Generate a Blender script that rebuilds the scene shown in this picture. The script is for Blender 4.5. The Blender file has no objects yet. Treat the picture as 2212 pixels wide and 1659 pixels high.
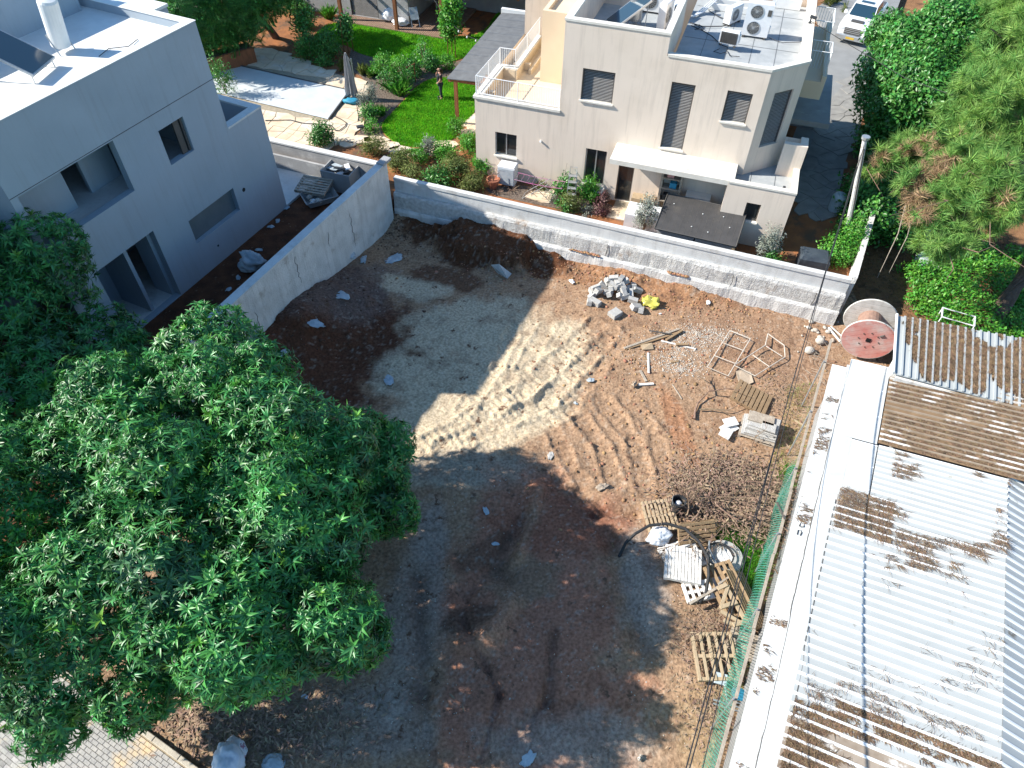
import bpy, math, random
import numpy as np
from mathutils import Vector, Matrix
random.seed(7); RNG = np.random.default_rng(11)
scene = bpy.context.scene
COL = scene.collection
R = math.radians
# ------------------------------------------------------------------ camera
HC = 20.0; FPX = 1523.0; PCX = 1106.0; PCY = 829.5
_d = Vector((-28, 1355, FPX)).normalized()
_fw = (Vector((0, 0, 1)) - _d * _d.z).normalized()
_rt = _d.cross(_fw)
if _rt.x < 0: _rt = -_rt
RM = Matrix((_rt, _fw, -_d))
cam = bpy.data.cameras.new('camera'); camo = bpy.data.objects.new('camera', cam); COL.objects.link(camo)
cam.sensor_width = 36.0; cam.lens = FPX / 2212.0 * 36.0; cam.clip_end = 600; cam.clip_start = 0.1
xr, yr, zr = RM @ Vector((1, 0, 0)), RM @ Vector((0, -1, 0)), RM @ Vector((0, 0, -1))
M4 = Matrix.Identity(4)
for i in range(3):
    M4[i][0], M4[i][1], M4[i][2] = xr[i], yr[i], zr[i]
M4.translation = (0, 0, HC); camo.matrix_world = M4
scene.camera = camo
# ------------------------------------------------------------------ light
SUN_EL, SUN_AZ = 36.0, -2.2            # shadows run toward this azimuth (from +X)
w = bpy.data.worlds.new('World'); scene.world = w; w.use_nodes = True
nt = w.node_tree; bg = nt.nodes['Background']
sky = nt.nodes.new('ShaderNodeTexSky'); sky.sky_type = 'NISHITA'; sky.sun_disc = False
sky.sun_elevation = R(SUN_EL); sky.ozone_density = 3.0; sky.dust_density = 0.3; sky.air_density = 1.0
_sx, _sy = -math.cos(R(SUN_AZ)), -math.sin(R(SUN_AZ))
sky.sun_rotation = math.atan2(_sx, _sy)
tn = nt.nodes.new('ShaderNodeMix'); tn.data_type = 'RGBA'; tn.blend_type = 'MULTIPLY'; tn.inputs[0].default_value = 1.0; tn.inputs[7].default_value = (0.80, 1.03, 1.10, 1)
nt.links.new(sky.outputs[0], tn.inputs[6]); nt.links.new(tn.outputs[2], bg.inputs[0]); bg.inputs[1].default_value = 0.108
sl = bpy.data.lights.new('sun', 'SUN'); so = bpy.data.objects.new('sun', sl); COL.objects.link(so)
sl.energy = 5.0; sl.angle = R(0.53); sl.color = (1.0, 0.945, 0.85)
ldir = Vector((math.cos(R(SUN_AZ)) * math.cos(R(SUN_EL)), math.sin(R(SUN_AZ)) * math.cos(R(SUN_EL)), -math.sin(R(SUN_EL))))
so.rotation_euler = ldir.to_track_quat('-Z', 'Y').to_euler(); so.location = (-40, 0, 40)
vs = scene.view_settings; vs.view_transform = 'Standard'; vs.look = 'None'; vs.exposure = 0.9; vs.gamma = 1.0
vs.use_curve_mapping = False
scene.render.engine = 'CYCLES'
scene.cycles.max_bounces = 6; scene.cycles.transparent_max_bounces = 8

def ground_at(x, y, z=0.0):
    """world point at height z that the survey photograph shows at (x, y)"""
    v = RM @ Vector((x - PCX, y - PCY, FPX)); t = (z - HC) / v.z
    return Vector((v.x * t, v.y * t, z))
def height_at(x, y, base):
    v = RM @ Vector((x - PCX, y - PCY, FPX)); t = math.hypot(base[0], base[1]) / math.hypot(v.x, v.y)
    return HC + v.z * t
# ------------------------------------------------------------------ noise
_tab = np.random.default_rng(3).random((256, 256))
def vnoise(x, y):
    xi = np.floor(x).astype(int); yi = np.floor(y).astype(int); fx = x - xi; fy = y - yi
    fx = fx * fx * (3 - 2 * fx); fy = fy * fy * (3 - 2 * fy)
    g = lambda a, b: _tab[a & 255, b & 255]
    return (g(xi, yi) * (1 - fx) + g(xi + 1, yi) * fx) * (1 - fy) + (g(xi, yi + 1) * (1 - fx) + g(xi + 1, yi + 1) * fx) * fy
def fbm(x, y, o=4, gain=0.5):
    s = 0; a = 1; t = 0
    for i in range(o):
        s = s + a * (vnoise(x * 2 ** i + 17.3 * i, y * 2 ** i + 5.1 * i) - 0.5); t += a; a *= gain
    return s / t
def sstep(a, b, x):
    t = np.clip((x - a) / (b - a), 0, 1); return t * t * (3 - 2 * t)
# ------------------------------------------------------------------ materials
MATS = {}
def mat(name, c1, c2=None, rough=0.8, scale=2.0, detail=6, bump=0.0, bscale=25.0, spec=0.3, metal=0.0, c3=None, s3=0.6, t3=(0.5, 0.65),
        island=None, transl=0.0, stretch=None, attr=None, coat=0.0, bdist=0.05, streak=0.0):
    if name in MATS: return MATS[name]
    m = bpy.data.materials.new(name); m.use_nodes = True; MATS[name] = m
    n = m.node_tree.nodes; L = m.node_tree.links; b = n['Principled BSDF']
    b.inputs['Roughness'].default_value = rough; b.inputs['Metallic'].default_value = metal
    b.inputs['Specular IOR Level'].default_value = spec
    if coat: b.inputs['Coat Weight'].default_value = coat
    c2 = c2 or tuple(v * 0.8 for v in c1)
    geo = n.new('ShaderNodeNewGeometry'); src = geo.outputs['Position']
    if stretch:
        mp = n.new('ShaderNodeMapping'); mp.inputs['Scale'].default_value = stretch; L.new(src, mp.inputs[0]); src = mp.outputs[0]
    nz = n.new('ShaderNodeTexNoise'); nz.inputs['Scale'].default_value = scale; nz.inputs['Detail'].default_value = detail; L.new(src, nz.inputs[0])
    rp = n.new('ShaderNodeValToRGB'); rp.color_ramp.elements[0].position = 0.32; rp.color_ramp.elements[1].position = 0.68
    rp.color_ramp.elements[0].color = (*c1, 1); rp.color_ramp.elements[1].color = (*c2, 1)
    L.new(nz.outputs['Fac'], rp.inputs[0]); col = rp.outputs[0]
    if attr:
        at = n.new('ShaderNodeAttribute'); at.attribute_name = attr
        mx = n.new('ShaderNodeMix'); mx.data_type = 'RGBA'; mx.blend_type = 'MULTIPLY'; mx.inputs[0].default_value = 1.0
        L.new(at.outputs['Color'], mx.inputs[6]); L.new(col, mx.inputs[7]); col = mx.outputs[2]
    if c3:
        n3 = n.new('ShaderNodeTexNoise'); n3.inputs['Scale'].default_value = s3; n3.inputs['Detail'].default_value = 8; n3.inputs['Roughness'].default_value = 0.65
        L.new(src, n3.inputs[0])
        mr = n.new('ShaderNodeMapRange'); mr.inputs[1].default_value = t3[0]; mr.inputs[2].default_value = t3[1]; L.new(n3.outputs['Fac'], mr.inputs[0])
        mx = n.new('ShaderNodeMix'); mx.data_type = 'RGBA'; L.new(mr.outputs[0], mx.inputs[0]); L.new(col, mx.inputs[6]); mx.inputs[7].default_value = (*c3, 1); col = mx.outputs[2]
    if streak:
        mp2 = n.new('ShaderNodeMapping'); mp2.inputs['Scale'].default_value = (5.0, 5.0, 0.35); L.new(geo.outputs['Position'], mp2.inputs[0])
        n4 = n.new('ShaderNodeTexNoise'); n4.inputs['Scale'].default_value = 1.0; n4.inputs['Detail'].default_value = 7; n4.inputs['Roughness'].default_value = 0.7; L.new(mp2.outputs[0], n4.inputs[0])
        mr4 = n.new('ShaderNodeMapRange'); mr4.inputs[1].default_value = 0.5; mr4.inputs[2].default_value = 0.78; mr4.inputs[3].default_value = 0.0; mr4.inputs[4].default_value = streak; L.new(n4.outputs['Fac'], mr4.inputs[0])
        mx4 = n.new('ShaderNodeMix'); mx4.data_type = 'RGBA'; L.new(mr4.outputs[0], mx4.inputs[0]); L.new(col, mx4.inputs[6]); mx4.inputs[7].default_value = (0.2, 0.17, 0.14, 1); col = mx4.outputs[2]
    if island:
        hs = n.new('ShaderNodeHueSaturation'); mr = n.new('ShaderNodeMapRange'); L.new(geo.outputs['Random Per Island'], mr.inputs[0])
        mr.inputs[3].default_value = 1 - island; mr.inputs[4].default_value = 1 + island * 1.5; L.new(mr.outputs[0], hs.inputs['Value'])
        m2 = n.new('ShaderNodeMath'); m2.operation = 'MULTIPLY_ADD'; m2.inputs[1].default_value = 0.05; m2.inputs[2].default_value = 0.475
        mm = n.new('ShaderNodeMath'); mm.operation = 'FRACT'; m7 = n.new('ShaderNodeMath'); m7.operation = 'MULTIPLY'; m7.inputs[1].default_value = 7.31
        L.new(geo.outputs['Random Per Island'], m7.inputs[0]); L.new(m7.outputs[0], mm.inputs[0]); L.new(mm.outputs[0], m2.inputs[0]); L.new(m2.outputs[0], hs.inputs['Hue'])
        L.new(col, hs.inputs['Color']); col = hs.outputs[0]
    L.new(col, b.inputs['Base Color'])
    if bump:
        nb = n.new('ShaderNodeTexNoise'); nb.inputs['Scale'].default_value = bscale; nb.inputs['Detail'].default_value = 5; L.new(src, nb.inputs[0])
        bp = n.new('ShaderNodeBump'); bp.inputs['Strength'].default_value = bump; bp.inputs['Distance'].default_value = bdist
        L.new(nb.outputs['Fac'], bp.inputs['Height']); L.new(bp.outputs[0], b.inputs['Normal'])
    if transl:
        tr = n.new('ShaderNodeBsdfTranslucent'); ms = n.new('ShaderNodeMixShader'); ms.inputs[0].default_value = transl
        hs2 = n.new('ShaderNodeHueSaturation'); hs2.inputs['Value'].default_value = 1.3; L.new(col, hs2.inputs['Color']); L.new(hs2.outputs[0], tr.inputs[0])
        out = n['Material Output']; L.new(b.outputs[0], ms.inputs[1]); L.new(tr.outputs[0], ms.inputs[2]); L.new(ms.outputs[0], out.inputs[0])
    return m
def glass_mat(name, col, rough=0.05):
    if name in MATS: return MATS[name]
    m = bpy.data.materials.new(name); m.use_nodes = True; MATS[name] = m
    b = m.node_tree.nodes['Principled BSDF']; b.inputs['Base Color'].default_value = (*col, 1); b.inputs['Roughness'].default_value = rough
    b.inputs['Specular IOR Level'].default_value = 0.6
    return m
# ------------------------------------------------------------------ mesh builder
class MB:
    def __init__(s): s.v = []; s.f = []; s.mi = []; s.m = 0
    def add(s, vs, fs, M=None):
        o = len(s.v)
        s.v += [tuple(M @ Vector(p)) if M is not None else tuple(p) for p in vs]
        s.f += [tuple(i + o for i in f) for f in fs]; s.mi += [s.m] * len(fs); return s
    def box(s, x0, x1, y0, y1, z0, z1, M=None):
        vs = [(x0, y0, z0), (x1, y0, z0), (x1, y1, z0), (x0, y1, z0), (x0, y0, z1), (x1, y0, z1), (x1, y1, z1), (x0, y1, z1)]
        return s.add(vs, [(3, 2, 1, 0), (4, 5, 6, 7), (0, 1, 5, 4), (1, 2, 6, 5), (2, 3, 7, 6), (3, 0, 4, 7)], M)
    def cbox(s, c, size, M=None, rot=0.0):
        T = Matrix.Translation(c) @ Matrix.Rotation(rot, 4, 'Z')
        if M is not None: T = M @ T
        x, y, z = (q / 2 for q in size); return s.box(-x, x, -y, y, -z, z, T)
    def bbox(s, x0, x1, y0, y1, z0, z1, b=0.02, M=None):      # chamfered top edges
        vs = []
        for (z, e) in ((z0, 0), (z1 - b, 0), (z1, b)):
            vs += [(x0 + e, y0 + e, z), (x1 - e, y0 + e, z), (x1 - e, y1 - e, z), (x0 + e, y1 - e, z)]
        fs = [(3, 2, 1, 0), (8, 9, 10, 11)]
        for k in (0, 4):
            for i in range(4): fs.append((k + i, k + (i + 1) % 4, k + 4 + (i + 1) % 4, k + 4 + i))
        return s.add(vs, fs, M)
    def prism(s, poly, z0, z1, M=None):
        n = len(poly)
        area = sum(poly[i][0] * poly[(i + 1) % n][1] - poly[(i + 1) % n][0] * poly[i][1] for i in range(n))
        if area < 0: poly = poly[::-1]
        zb = z0 if callable(z0) else (lambda p: z0); ztp = z1 if callable(z1) else (lambda p: z1)
        vs = [(p[0], p[1], zb(p)) for p in poly] + [(p[0], p[1], ztp(p)) for p in poly]
        fs = [tuple(range(n - 1, -1, -1)), tuple(range(n, 2 * n))] + [(i, (i + 1) % n, n + (i + 1) % n, n + i) for i in range(n)]
        return s.add(vs, fs, M)
    def tube(s, pts, r, n=6, M=None, cap=True):
        pts = [Vector(p) for p in pts]; N = len(pts); vs = []; fs = []
        rr = r if isinstance(r, (list, tuple)) else [r] * N; up = None
        for i, p in enumerate(pts):
            t = (pts[min(i + 1, N - 1)] - pts[max(i - 1, 0)])
            t = t.normalized() if t.length > 1e-9 else Vector((0, 0, 1))
            if up is None: up = Vector((0, 0, 1)) if abs(t.z) < 0.9 else Vector((1, 0, 0))
            a = t.cross(up)
            if a.length < 1e-4: a = t.orthogonal()
            a.normalize(); b2 = t.cross(a).normalized(); up = -b2 if abs(b2.z) < 0 else up
            for k in range(n):
                th = 2 * math.pi * k / n; vs.append(p + (a * math.cos(th) + b2 * math.sin(th)) * rr[i])
        for i in range(N - 1):
            for k in range(n): fs.append((i * n + k, i * n + (k + 1) % n, (i + 1) * n + (k + 1) % n, (i + 1) * n + k))
        if cap: fs.append(tuple(range(n - 1, -1, -1))); fs.append(tuple(range((N - 1) * n, N * n)))
        return s.add(vs, fs, M)
    def lathe(s, prof, n=16, M=None):
        vs = []; fs = []
        for (r, z) in prof:
            for k in range(n): th = 2 * math.pi * k / n; vs.append((r * math.cos(th), r * math.sin(th), z))
        for i in range(len(prof) - 1):
            for k in range(n): fs.append((i * n + k, i * n + (k + 1) % n, (i + 1) * n + (k + 1) % n, (i + 1) * n + k))
        fs.append(tuple(range(n - 1, -1, -1))); e = (len(prof) - 1) * n; fs.append(tuple(range(e, e + n)))
        return s.add(vs, fs, M)
    def quad(s, a, b, c, d, M=None): return s.add([a, b, c, d], [(0, 1, 2, 3)], M)
    def build(s, name, mats, parent=None, smooth=False):
        me = bpy.data.meshes.new(name); off = Vector((0, 0, 0))
        vs = s.v
        if parent is None and vs:
            a = np.array(vs); off = Vector(((a[:, 0].min() + a[:, 0].max()) / 2, (a[:, 1].min() + a[:, 1].max()) / 2, a[:, 2].min()))
            vs = (a - np.array(off)).tolist()
        me.from_pydata(vs, [], s.f)
        mats = mats if isinstance(mats, (list, tuple)) else [mats]
        for q in mats: me.materials.append(q)
        if len(mats) > 1: me.polygons.foreach_set('material_index', s.mi)
        if smooth: me.polygons.foreach_set('use_smooth', [True] * len(me.polygons))
        me.update(); o = bpy.data.objects.new(name, me); o.location = off; COL.objects.link(o)
        if parent is not None: o.parent = parent
        return o
def mesh_np(name, V, F, mats, parent=None, smooth=False, attr=None, mi=None):
    V = np.asarray(V, dtype=np.float32); F = np.asarray(F, dtype=np.int32); M, k = F.shape
    me = bpy.data.meshes.new(name); off = np.zeros(3)
    if parent is None:
        off = np.array([(V[:, 0].min() + V[:, 0].max()) / 2, (V[:, 1].min() + V[:, 1].max()) / 2, V[:, 2].min()]); V = (V - off).astype(np.float32)
    me.vertices.add(len(V)); me.vertices.foreach_set('co', V.ravel())
    me.loops.add(M * k); me.loops.foreach_set('vertex_index', F.ravel())
    me.polygons.add(M); me.polygons.foreach_set('loop_start', np.arange(M, dtype=np.int32) * k)
    if smooth: me.polygons.foreach_set('use_smooth', np.ones(M, dtype=bool))
    mats = mats if isinstance(mats, (list, tuple)) else [mats]
    for q in mats: me.materials.append(q)
    if mi is not None: me.polygons.foreach_set('material_index', np.asarray(mi, dtype=np.int32))
    me.update(calc_edges=True); me.validate()
    if attr is not None:
        ca = me.color_attributes.new('tint', 'FLOAT_COLOR', 'POINT'); a = np.ones((len(V), 4), dtype=np.float32); a[:, :3] = attr; ca.data.foreach_set('color', a.ravel())
    o = bpy.data.objects.new(name, me); o.location = off; COL.objects.link(o)
    if parent is not None: o.parent = parent
    return o
def tag(o, label, cat, group=None):
    o['label'] = label; o['category'] = cat
    if group: o['group'] = group
    return o
def struct(o): o['kind'] = 'structure'; return o
def stuff(o): o['kind'] = 'stuff'; return o
def thing(name, label, cat, loc=(0, 0, 0), rotz=0.0, group=None):
    o = bpy.data.objects.new(name, None); COL.objects.link(o); o.location = loc; o.rotation_euler = (0, 0, rotz); o.empty_display_size = 0.2
    return tag(o, label, cat, group)
def copy_tree(o, parent=None):
    c = o.copy(); COL.objects.link(c)
    if parent is not None: c.parent = parent
    for ch in list(o.children): copy_tree(ch, c)
    return c
def share(o, name, parent, M=None):          # piece sharing mesh data with o
    c = bpy.data.objects.new(name, o if isinstance(o, bpy.types.Mesh) else o.data); COL.objects.link(c); c.parent = parent
    if M is not None: c.matrix_local = M
    return c
def TR(x, y, z, rz=0.0, rx=0.0, ry=0.0, s=1.0):
    return Matrix.Translation((x, y, z)) @ Matrix.Rotation(rz, 4, 'Z') @ Matrix.Rotation(ry, 4, 'Y') @ Matrix.Rotation(rx, 4, 'X') @ Matrix.Scale(s, 4)
def ico(sub=2):
    import bmesh
    bm = bmesh.new(); bmesh.ops.create_icosphere(bm, subdivisions=sub, radius=1.0)
    v = np.array([p.co[:] for p in bm.verts]); f = np.array([[q.index for q in t.verts] for t in bm.faces]); bm.free(); return v, f
ICO1, ICO2, ICO3, ICO4 = ico(1), ico(2), ico(3), ico(4)
def crumple(name, c, rx, ry, h, material, seed=0, rz=0.0, parent=None):
    n = 13; g = np.linspace(-1, 1, n); X, Y = np.meshgrid(g, g); X = X.ravel(); Y = Y.ravel(); o = np.random.default_rng(seed + 7).random(4) * 60
    ang = np.arctan2(Y, X); lim = 0.75 + 0.9 * fbm(np.cos(ang) * 1.7 + o[0], np.sin(ang) * 1.7 + o[1], 4, .7); rad = np.hypot(X, Y)
    k = np.minimum(1, lim / np.maximum(rad, 1e-6)) * (1 + .35 * fbm(X * 3 + o[2], Y * 3 + o[3], 3)); X2, Y2 = X * k * rx, Y * k * ry
    Z = h * (1.1 - .6 * np.minimum(rad, 1.2)) * (.35 + 1.6 * np.abs(fbm(X * 2.2 + o[2], Y * 2.2 + o[1], 4, .7)) * 2); Z[rad > 1.1] *= .3
    cs, sn = math.cos(rz), math.sin(rz); P = np.stack([X2 * cs - Y2 * sn + c[0], X2 * sn + Y2 * cs + c[1], Z + c[2]], 1)
    idx = np.arange(n * n).reshape(n, n); F = np.concatenate([np.stack([idx[:-1, :-1].ravel(), idx[:-1, 1:].ravel(), idx[1:, 1:].ravel()], 1), np.stack([idx[:-1, :-1].ravel(), idx[1:, 1:].ravel(), idx[1:, :-1].ravel()], 1)])
    return mesh_np(name, P, F, material, parent)
def lump(name, c, size, material, parent=None, ico_=ICO2, amp=0.25, freq=1.6, seed=0, smooth=False, flat=True, rz=0.0, ridge=0.0):
    v, f = ico_; rg = np.random.default_rng(seed + 100)
    o3 = rg.random(3) * 50
    d = 1 + amp * 2 * (fbm(v[:, 0] * freq + o3[0] + v[:, 2] * 1.7 * freq, v[:, 1] * freq + o3[1] - v[:, 2] * 1.3 * freq, 3))
    if ridge: d = d - ridge * np.abs(fbm(v[:, 0] * 2.6 + o3[1] + v[:, 2] * 2, v[:, 1] * 2.6 + o3[2] - v[:, 2] * 1.6, 4, .6)) * 2.2
    p = v * d[:, None] * np.array(size)
    if flat: p[:, 2] = np.maximum(p[:, 2], -0.35 * size[2])
    cs, sn = math.cos(rz), math.sin(rz)
    p = np.stack([p[:, 0] * cs - p[:, 1] * sn, p[:, 0] * sn + p[:, 1] * cs, p[:, 2]], 1) + np.array(c)
    return mesh_np(name, p, f, material, parent, smooth)
# ------------------------------------------------------------------ palette
soil_m = mat('lot_soil', (1.05, 1.05, 1.05), (0.55, 0.53, 0.51), rough=0.95, scale=11, detail=10, bump=0.6, bscale=14, attr='tint', spec=0.1, c3=(0.13, 0.075, 0.05), s3=1.9, t3=(0.6, 0.66))
garden_soil_m = mat('garden_soil', (0.36, 0.15, 0.065), (0.22, 0.1, 0.05), rough=0.95, scale=1.7, bump=0.6, c3=(0.14, 0.09, 0.06), s3=0.8, t3=(0.5, 0.62), spec=0.1)
mulch_m = mat('mulch', (0.2, 0.16, 0.13), (0.1, 0.075, 0.06), rough=0.95, scale=9, bump=0.9, bscale=18, spec=0.1)
yard_soil_m = mat('yard_soil', (0.16, 0.065, 0.035), (0.075, 0.035, 0.022), rough=0.95, scale=2.5, bump=0.6, spec=0.1, c3=(0.26, 0.15, 0.1), s3=5, t3=(0.6, 0.68))
scrub_m = mat('scrub_soil', (0.3, 0.16, 0.08), (0.2, 0.105, 0.055), rough=0.95, scale=2.2, bump=0.7, spec=0.1, c3=(0.12, 0.07, 0.04), s3=1.3, t3=(0.52, 0.64))
lawn_m = mat('lawn', (0.13, 0.36, 0.014), (0.075, 0.25, 0.012), rough=0.9, scale=2.2, bump=0.5, bscale=30, spec=0.1, c3=(0.27, 0.33, 0.06), s3=1.1, t3=(0.5, 0.66))
grass_m = mat('grass_blade', (0.15, 0.42, 0.018), (0.08, 0.28, 0.014), rough=0.7, scale=1.5, island=0.35, transl=0.3, spec=0.2)
wildgrass_m = mat('wild_grass', (0.12, 0.26, 0.03), (0.32, 0.26, 0.11), rough=0.8, scale=1.3, island=0.4, transl=0.25, spec=0.2)
stone_m = mat('flagstone', (0.68, 0.57, 0.4), (0.56, 0.45, 0.3), rough=0.85, scale=1.6, bump=0.25, c3=(0.66, 0.6, 0.5), s3=0.9, island=0.12)
joint_m = mat('paving_joint', (0.4, 0.34, 0.25), (0.3, 0.25, 0.18), rough=0.95, scale=6, bump=0.4)
beige_m = mat('beige_render', (0.76, 0.65, 0.545), (0.72, 0.615, 0.515), rough=0.9, scale=0.7, detail=8, bump=0.12, bscale=60, c3=(0.67, 0.565, 0.46), s3=0.35, t3=(0.5, 0.75), spec=0.15, bdist=0.01, streak=0.28)
cream_m = mat('cream_render', (0.66, 0.55, 0.4), (0.62, 0.5, 0.36), rough=0.9, scale=0.8, bump=0.12, bscale=60, spec=0.15, bdist=0.01)
shaded_white_m = mat('shaded_white_render', (0.365, 0.42, 0.475), (0.335, 0.385, 0.435), rough=0.9, scale=0.6, detail=8, bump=0.15, bscale=50, c3=(0.3, 0.35, 0.4), s3=0.25, t3=(0.5, 0.8), spec=0.15, bdist=0.01, streak=0.22)  # white walls: the blue of their shade is mixed into the base colour
coping_m = mat('coping', (0.72, 0.69, 0.62), (0.64, 0.6, 0.53), rough=0.85, scale=3, bump=0.15, c3=(0.4, 0.34, 0.26), s3=2.2, t3=(0.64, 0.78))
white_m = mat('white_paint', (0.74, 0.74, 0.72), (0.68, 0.68, 0.66), rough=0.5, scale=3)
deck_m = mat('roof_felt', (0.38, 0.4, 0.41), (0.3, 0.32, 0.33), rough=0.85, scale=1.6, bump=0.2, c3=(0.46, 0.47, 0.47), s3=0.9, t3=(0.5, 0.7))
seam_m = mat('roof_seam', (0.16, 0.17, 0.18), rough=0.9, scale=5)
dark_m = mat('dark_interior', (0.02, 0.022, 0.024), (0.012, 0.012, 0.014), rough=0.9, scale=2)
slat_m = mat('shutter_slat', (0.36, 0.345, 0.33), (0.32, 0.305, 0.29), rough=0.45, scale=4)
frame_m = mat('window_frame', (0.1, 0.095, 0.09), (0.08, 0.075, 0.07), rough=0.4, scale=4)
alu_m = mat('grey_metal', (0.5, 0.52, 0.53), (0.42, 0.44, 0.45), rough=0.35, scale=5, metal=0.6)
whitemetal_m = mat('white_metal', (0.72, 0.73, 0.74), (0.66, 0.67, 0.68), rough=0.35, scale=5)
pane_m = glass_mat('window_pane', (0.018, 0.022, 0.024))
conc_m = mat('old_concrete', (0.7, 0.69, 0.67), (0.56, 0.55, 0.53), rough=0.92, scale=1.8, detail=10, bump=0.6, bscale=16, c3=(0.36, 0.32, 0.27), s3=1.4, t3=(0.6, 0.74), spec=0.15, streak=0.4)
roughconc_m = mat('rough_concrete', (0.64, 0.63, 0.61), (0.44, 0.43, 0.41), rough=0.95, scale=7, detail=10, bump=1.0, bscale=22, spec=0.1, c3=(0.3, 0.2, 0.13), s3=1.2, t3=(0.6, 0.75))
smoothconc_m = mat('smooth_concrete', (0.66, 0.66, 0.65), (0.58, 0.58, 0.57), rough=0.9, scale=1.1, bump=0.15, bscale=30, c3=(0.42, 0.4, 0.37), s3=1.0, t3=(0.56, 0.78), streak=0.3)
block_m = mat('concrete_block', (0.47, 0.46, 0.44), (0.37, 0.36, 0.34), rough=0.95, scale=9, bump=0.5, bscale=40)
greywall_m = mat('grey_render', (0.36, 0.36, 0.36), (0.3, 0.3, 0.3), rough=0.9, scale=2, bump=0.3, c3=(0.5, 0.5, 0.49), s3=0.8, t3=(0.58, 0.7))
pallet_m = mat('pallet_wood', (0.33, 0.225, 0.13), (0.26, 0.175, 0.1), rough=0.85, scale=5, bump=0.3, stretch=(1, 1, 1))
greywood_m = mat('weathered_wood', (0.42, 0.36, 0.29), (0.3, 0.25, 0.2), rough=0.9, scale=7, bump=0.3)
whitewood_m = mat('whitewashed_wood', (0.72, 0.7, 0.66), (0.6, 0.57, 0.53), rough=0.85, scale=5, bump=0.3, c3=(0.36, 0.3, 0.24), s3=3, t3=(0.6, 0.72))
freshwood_m = mat('fresh_pine_wood', (0.43, 0.33, 0.22), (0.36, 0.27, 0.17), rough=0.75, scale=6, bump=0.2)
postwood_m = mat('stained_post_wood', (0.27, 0.11, 0.05), (0.19, 0.075, 0.035), rough=0.7, scale=8, stretch=(1, 1, 0.2), bump=0.2)
deckwood_m = mat('deck_wood', (0.3, 0.2, 0.145), (0.22, 0.145, 0.105), rough=0.8, scale=5, bump=0.2)
bark_m = mat('bark', (0.16, 0.115, 0.085), (0.085, 0.06, 0.045), rough=0.95, scale=6, stretch=(1, 1, 0.35), bump=0.9, bscale=12)
twig_m = mat('dry_twig', (0.26, 0.18, 0.125), (0.16, 0.105, 0.075), rough=0.9, scale=8, island=0.3)
litter_m = mat('dry_leaf', (0.32, 0.225, 0.155), (0.19, 0.13, 0.095), rough=0.85, scale=4, island=0.4, spec=0.2)
needle_m = mat('dry_needle', (0.19, 0.125, 0.075), (0.1, 0.07, 0.048), rough=0.9, scale=4, island=0.4, spec=0.1)
mango_m = mat('mango_leaf', (0.027, 0.14, 0.03), (0.056, 0.225, 0.046), rough=0.4, scale=0.7, island=0.55, transl=0.16, spec=0.45, c3=(0.04, 0.12, 0.045), s3=0.5, t3=(0.54, 0.62))
mango_new_m = mat('mango_new_leaf', (0.09, 0.26, 0.035), (0.13, 0.3, 0.05), rough=0.4, scale=1.1, island=0.35, transl=0.25, spec=0.5)
broad_m = mat('broad_leaf', (0.045, 0.17, 0.03), (0.08, 0.25, 0.045), rough=0.4, scale=1.0, island=0.4, transl=0.25, spec=0.5)
bright_m = mat('bright_leaf', (0.07, 0.24, 0.025), (0.11, 0.32, 0.04), rough=0.45, scale=1.4, island=0.35, transl=0.3, spec=0.4)
pine_m = mat('pine_needle', (0.1, 0.235, 0.055), (0.24, 0.39, 0.09), rough=0.55, scale=0.8, island=0.35, transl=0.25, spec=0.3)
pine_dead_m = mat('pine_dead_needle', (0.4, 0.28, 0.16), (0.28, 0.19, 0.11), rough=0.8, scale=2, island=0.3, transl=0.15)
silver_m = mat('silver_leaf', (0.3, 0.32, 0.28), (0.2, 0.23, 0.18), rough=0.6, scale=2, island=0.3, transl=0.15)
olive_m = mat('olive_leaf', (0.14, 0.19, 0.05), (0.2, 0.23, 0.07), rough=0.55, scale=2, island=0.35, transl=0.25)
purple_m = mat('purple_leaf', (0.14, 0.055, 0.06), (0.08, 0.05, 0.04), rough=0.5, scale=2, island=0.3, transl=0.15)
rock_m = mat('pale_rock', (0.52, 0.48, 0.42), (0.4, 0.36, 0.31), rough=0.9, scale=4, bump=0.5, c3=(0.36, 0.27, 0.2), s3=3, t3=(0.6, 0.75))
clod_m = mat('soil_clod', (0.36, 0.2, 0.11), (0.24, 0.13, 0.075), rough=0.95, scale=5, bump=0.6, island=0.2)
plastic_w = mat('white_plastic', (0.7, 0.71, 0.73), (0.6, 0.62, 0.65), rough=0.4, scale=3, island=0.1)
plastic_b = mat('pale_blue_plastic', (0.36, 0.42, 0.46), (0.52, 0.57, 0.6), rough=0.4, scale=4)
yellow_m = mat('yellow_bag', (0.52, 0.49, 0.1), (0.42, 0.39, 0.08), rough=0.45, scale=4, c3=(0.55, 0.53, 0.4), s3=5, t3=(0.6, 0.64))
blackpl_m = mat('black_plastic', (0.03, 0.032, 0.035), (0.05, 0.052, 0.055), rough=0.4, scale=4)
cable_m = mat('black_cable', (0.035, 0.035, 0.037), rough=0.6, scale=4)
rustpipe_m = mat('dirty_pipe', (0.6, 0.55, 0.48), (0.45, 0.4, 0.34), rough=0.6, scale=5)
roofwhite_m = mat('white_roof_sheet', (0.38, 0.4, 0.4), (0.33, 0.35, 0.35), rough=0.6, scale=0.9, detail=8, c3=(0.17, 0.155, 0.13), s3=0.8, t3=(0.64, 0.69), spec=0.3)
roofrib_m = mat('white_roof_rib', (0.72, 0.73, 0.73), (0.64, 0.65, 0.65), rough=0.5, scale=3, c3=(0.4, 0.38, 0.33), s3=2.5, t3=(0.62, 0.72))
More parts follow.
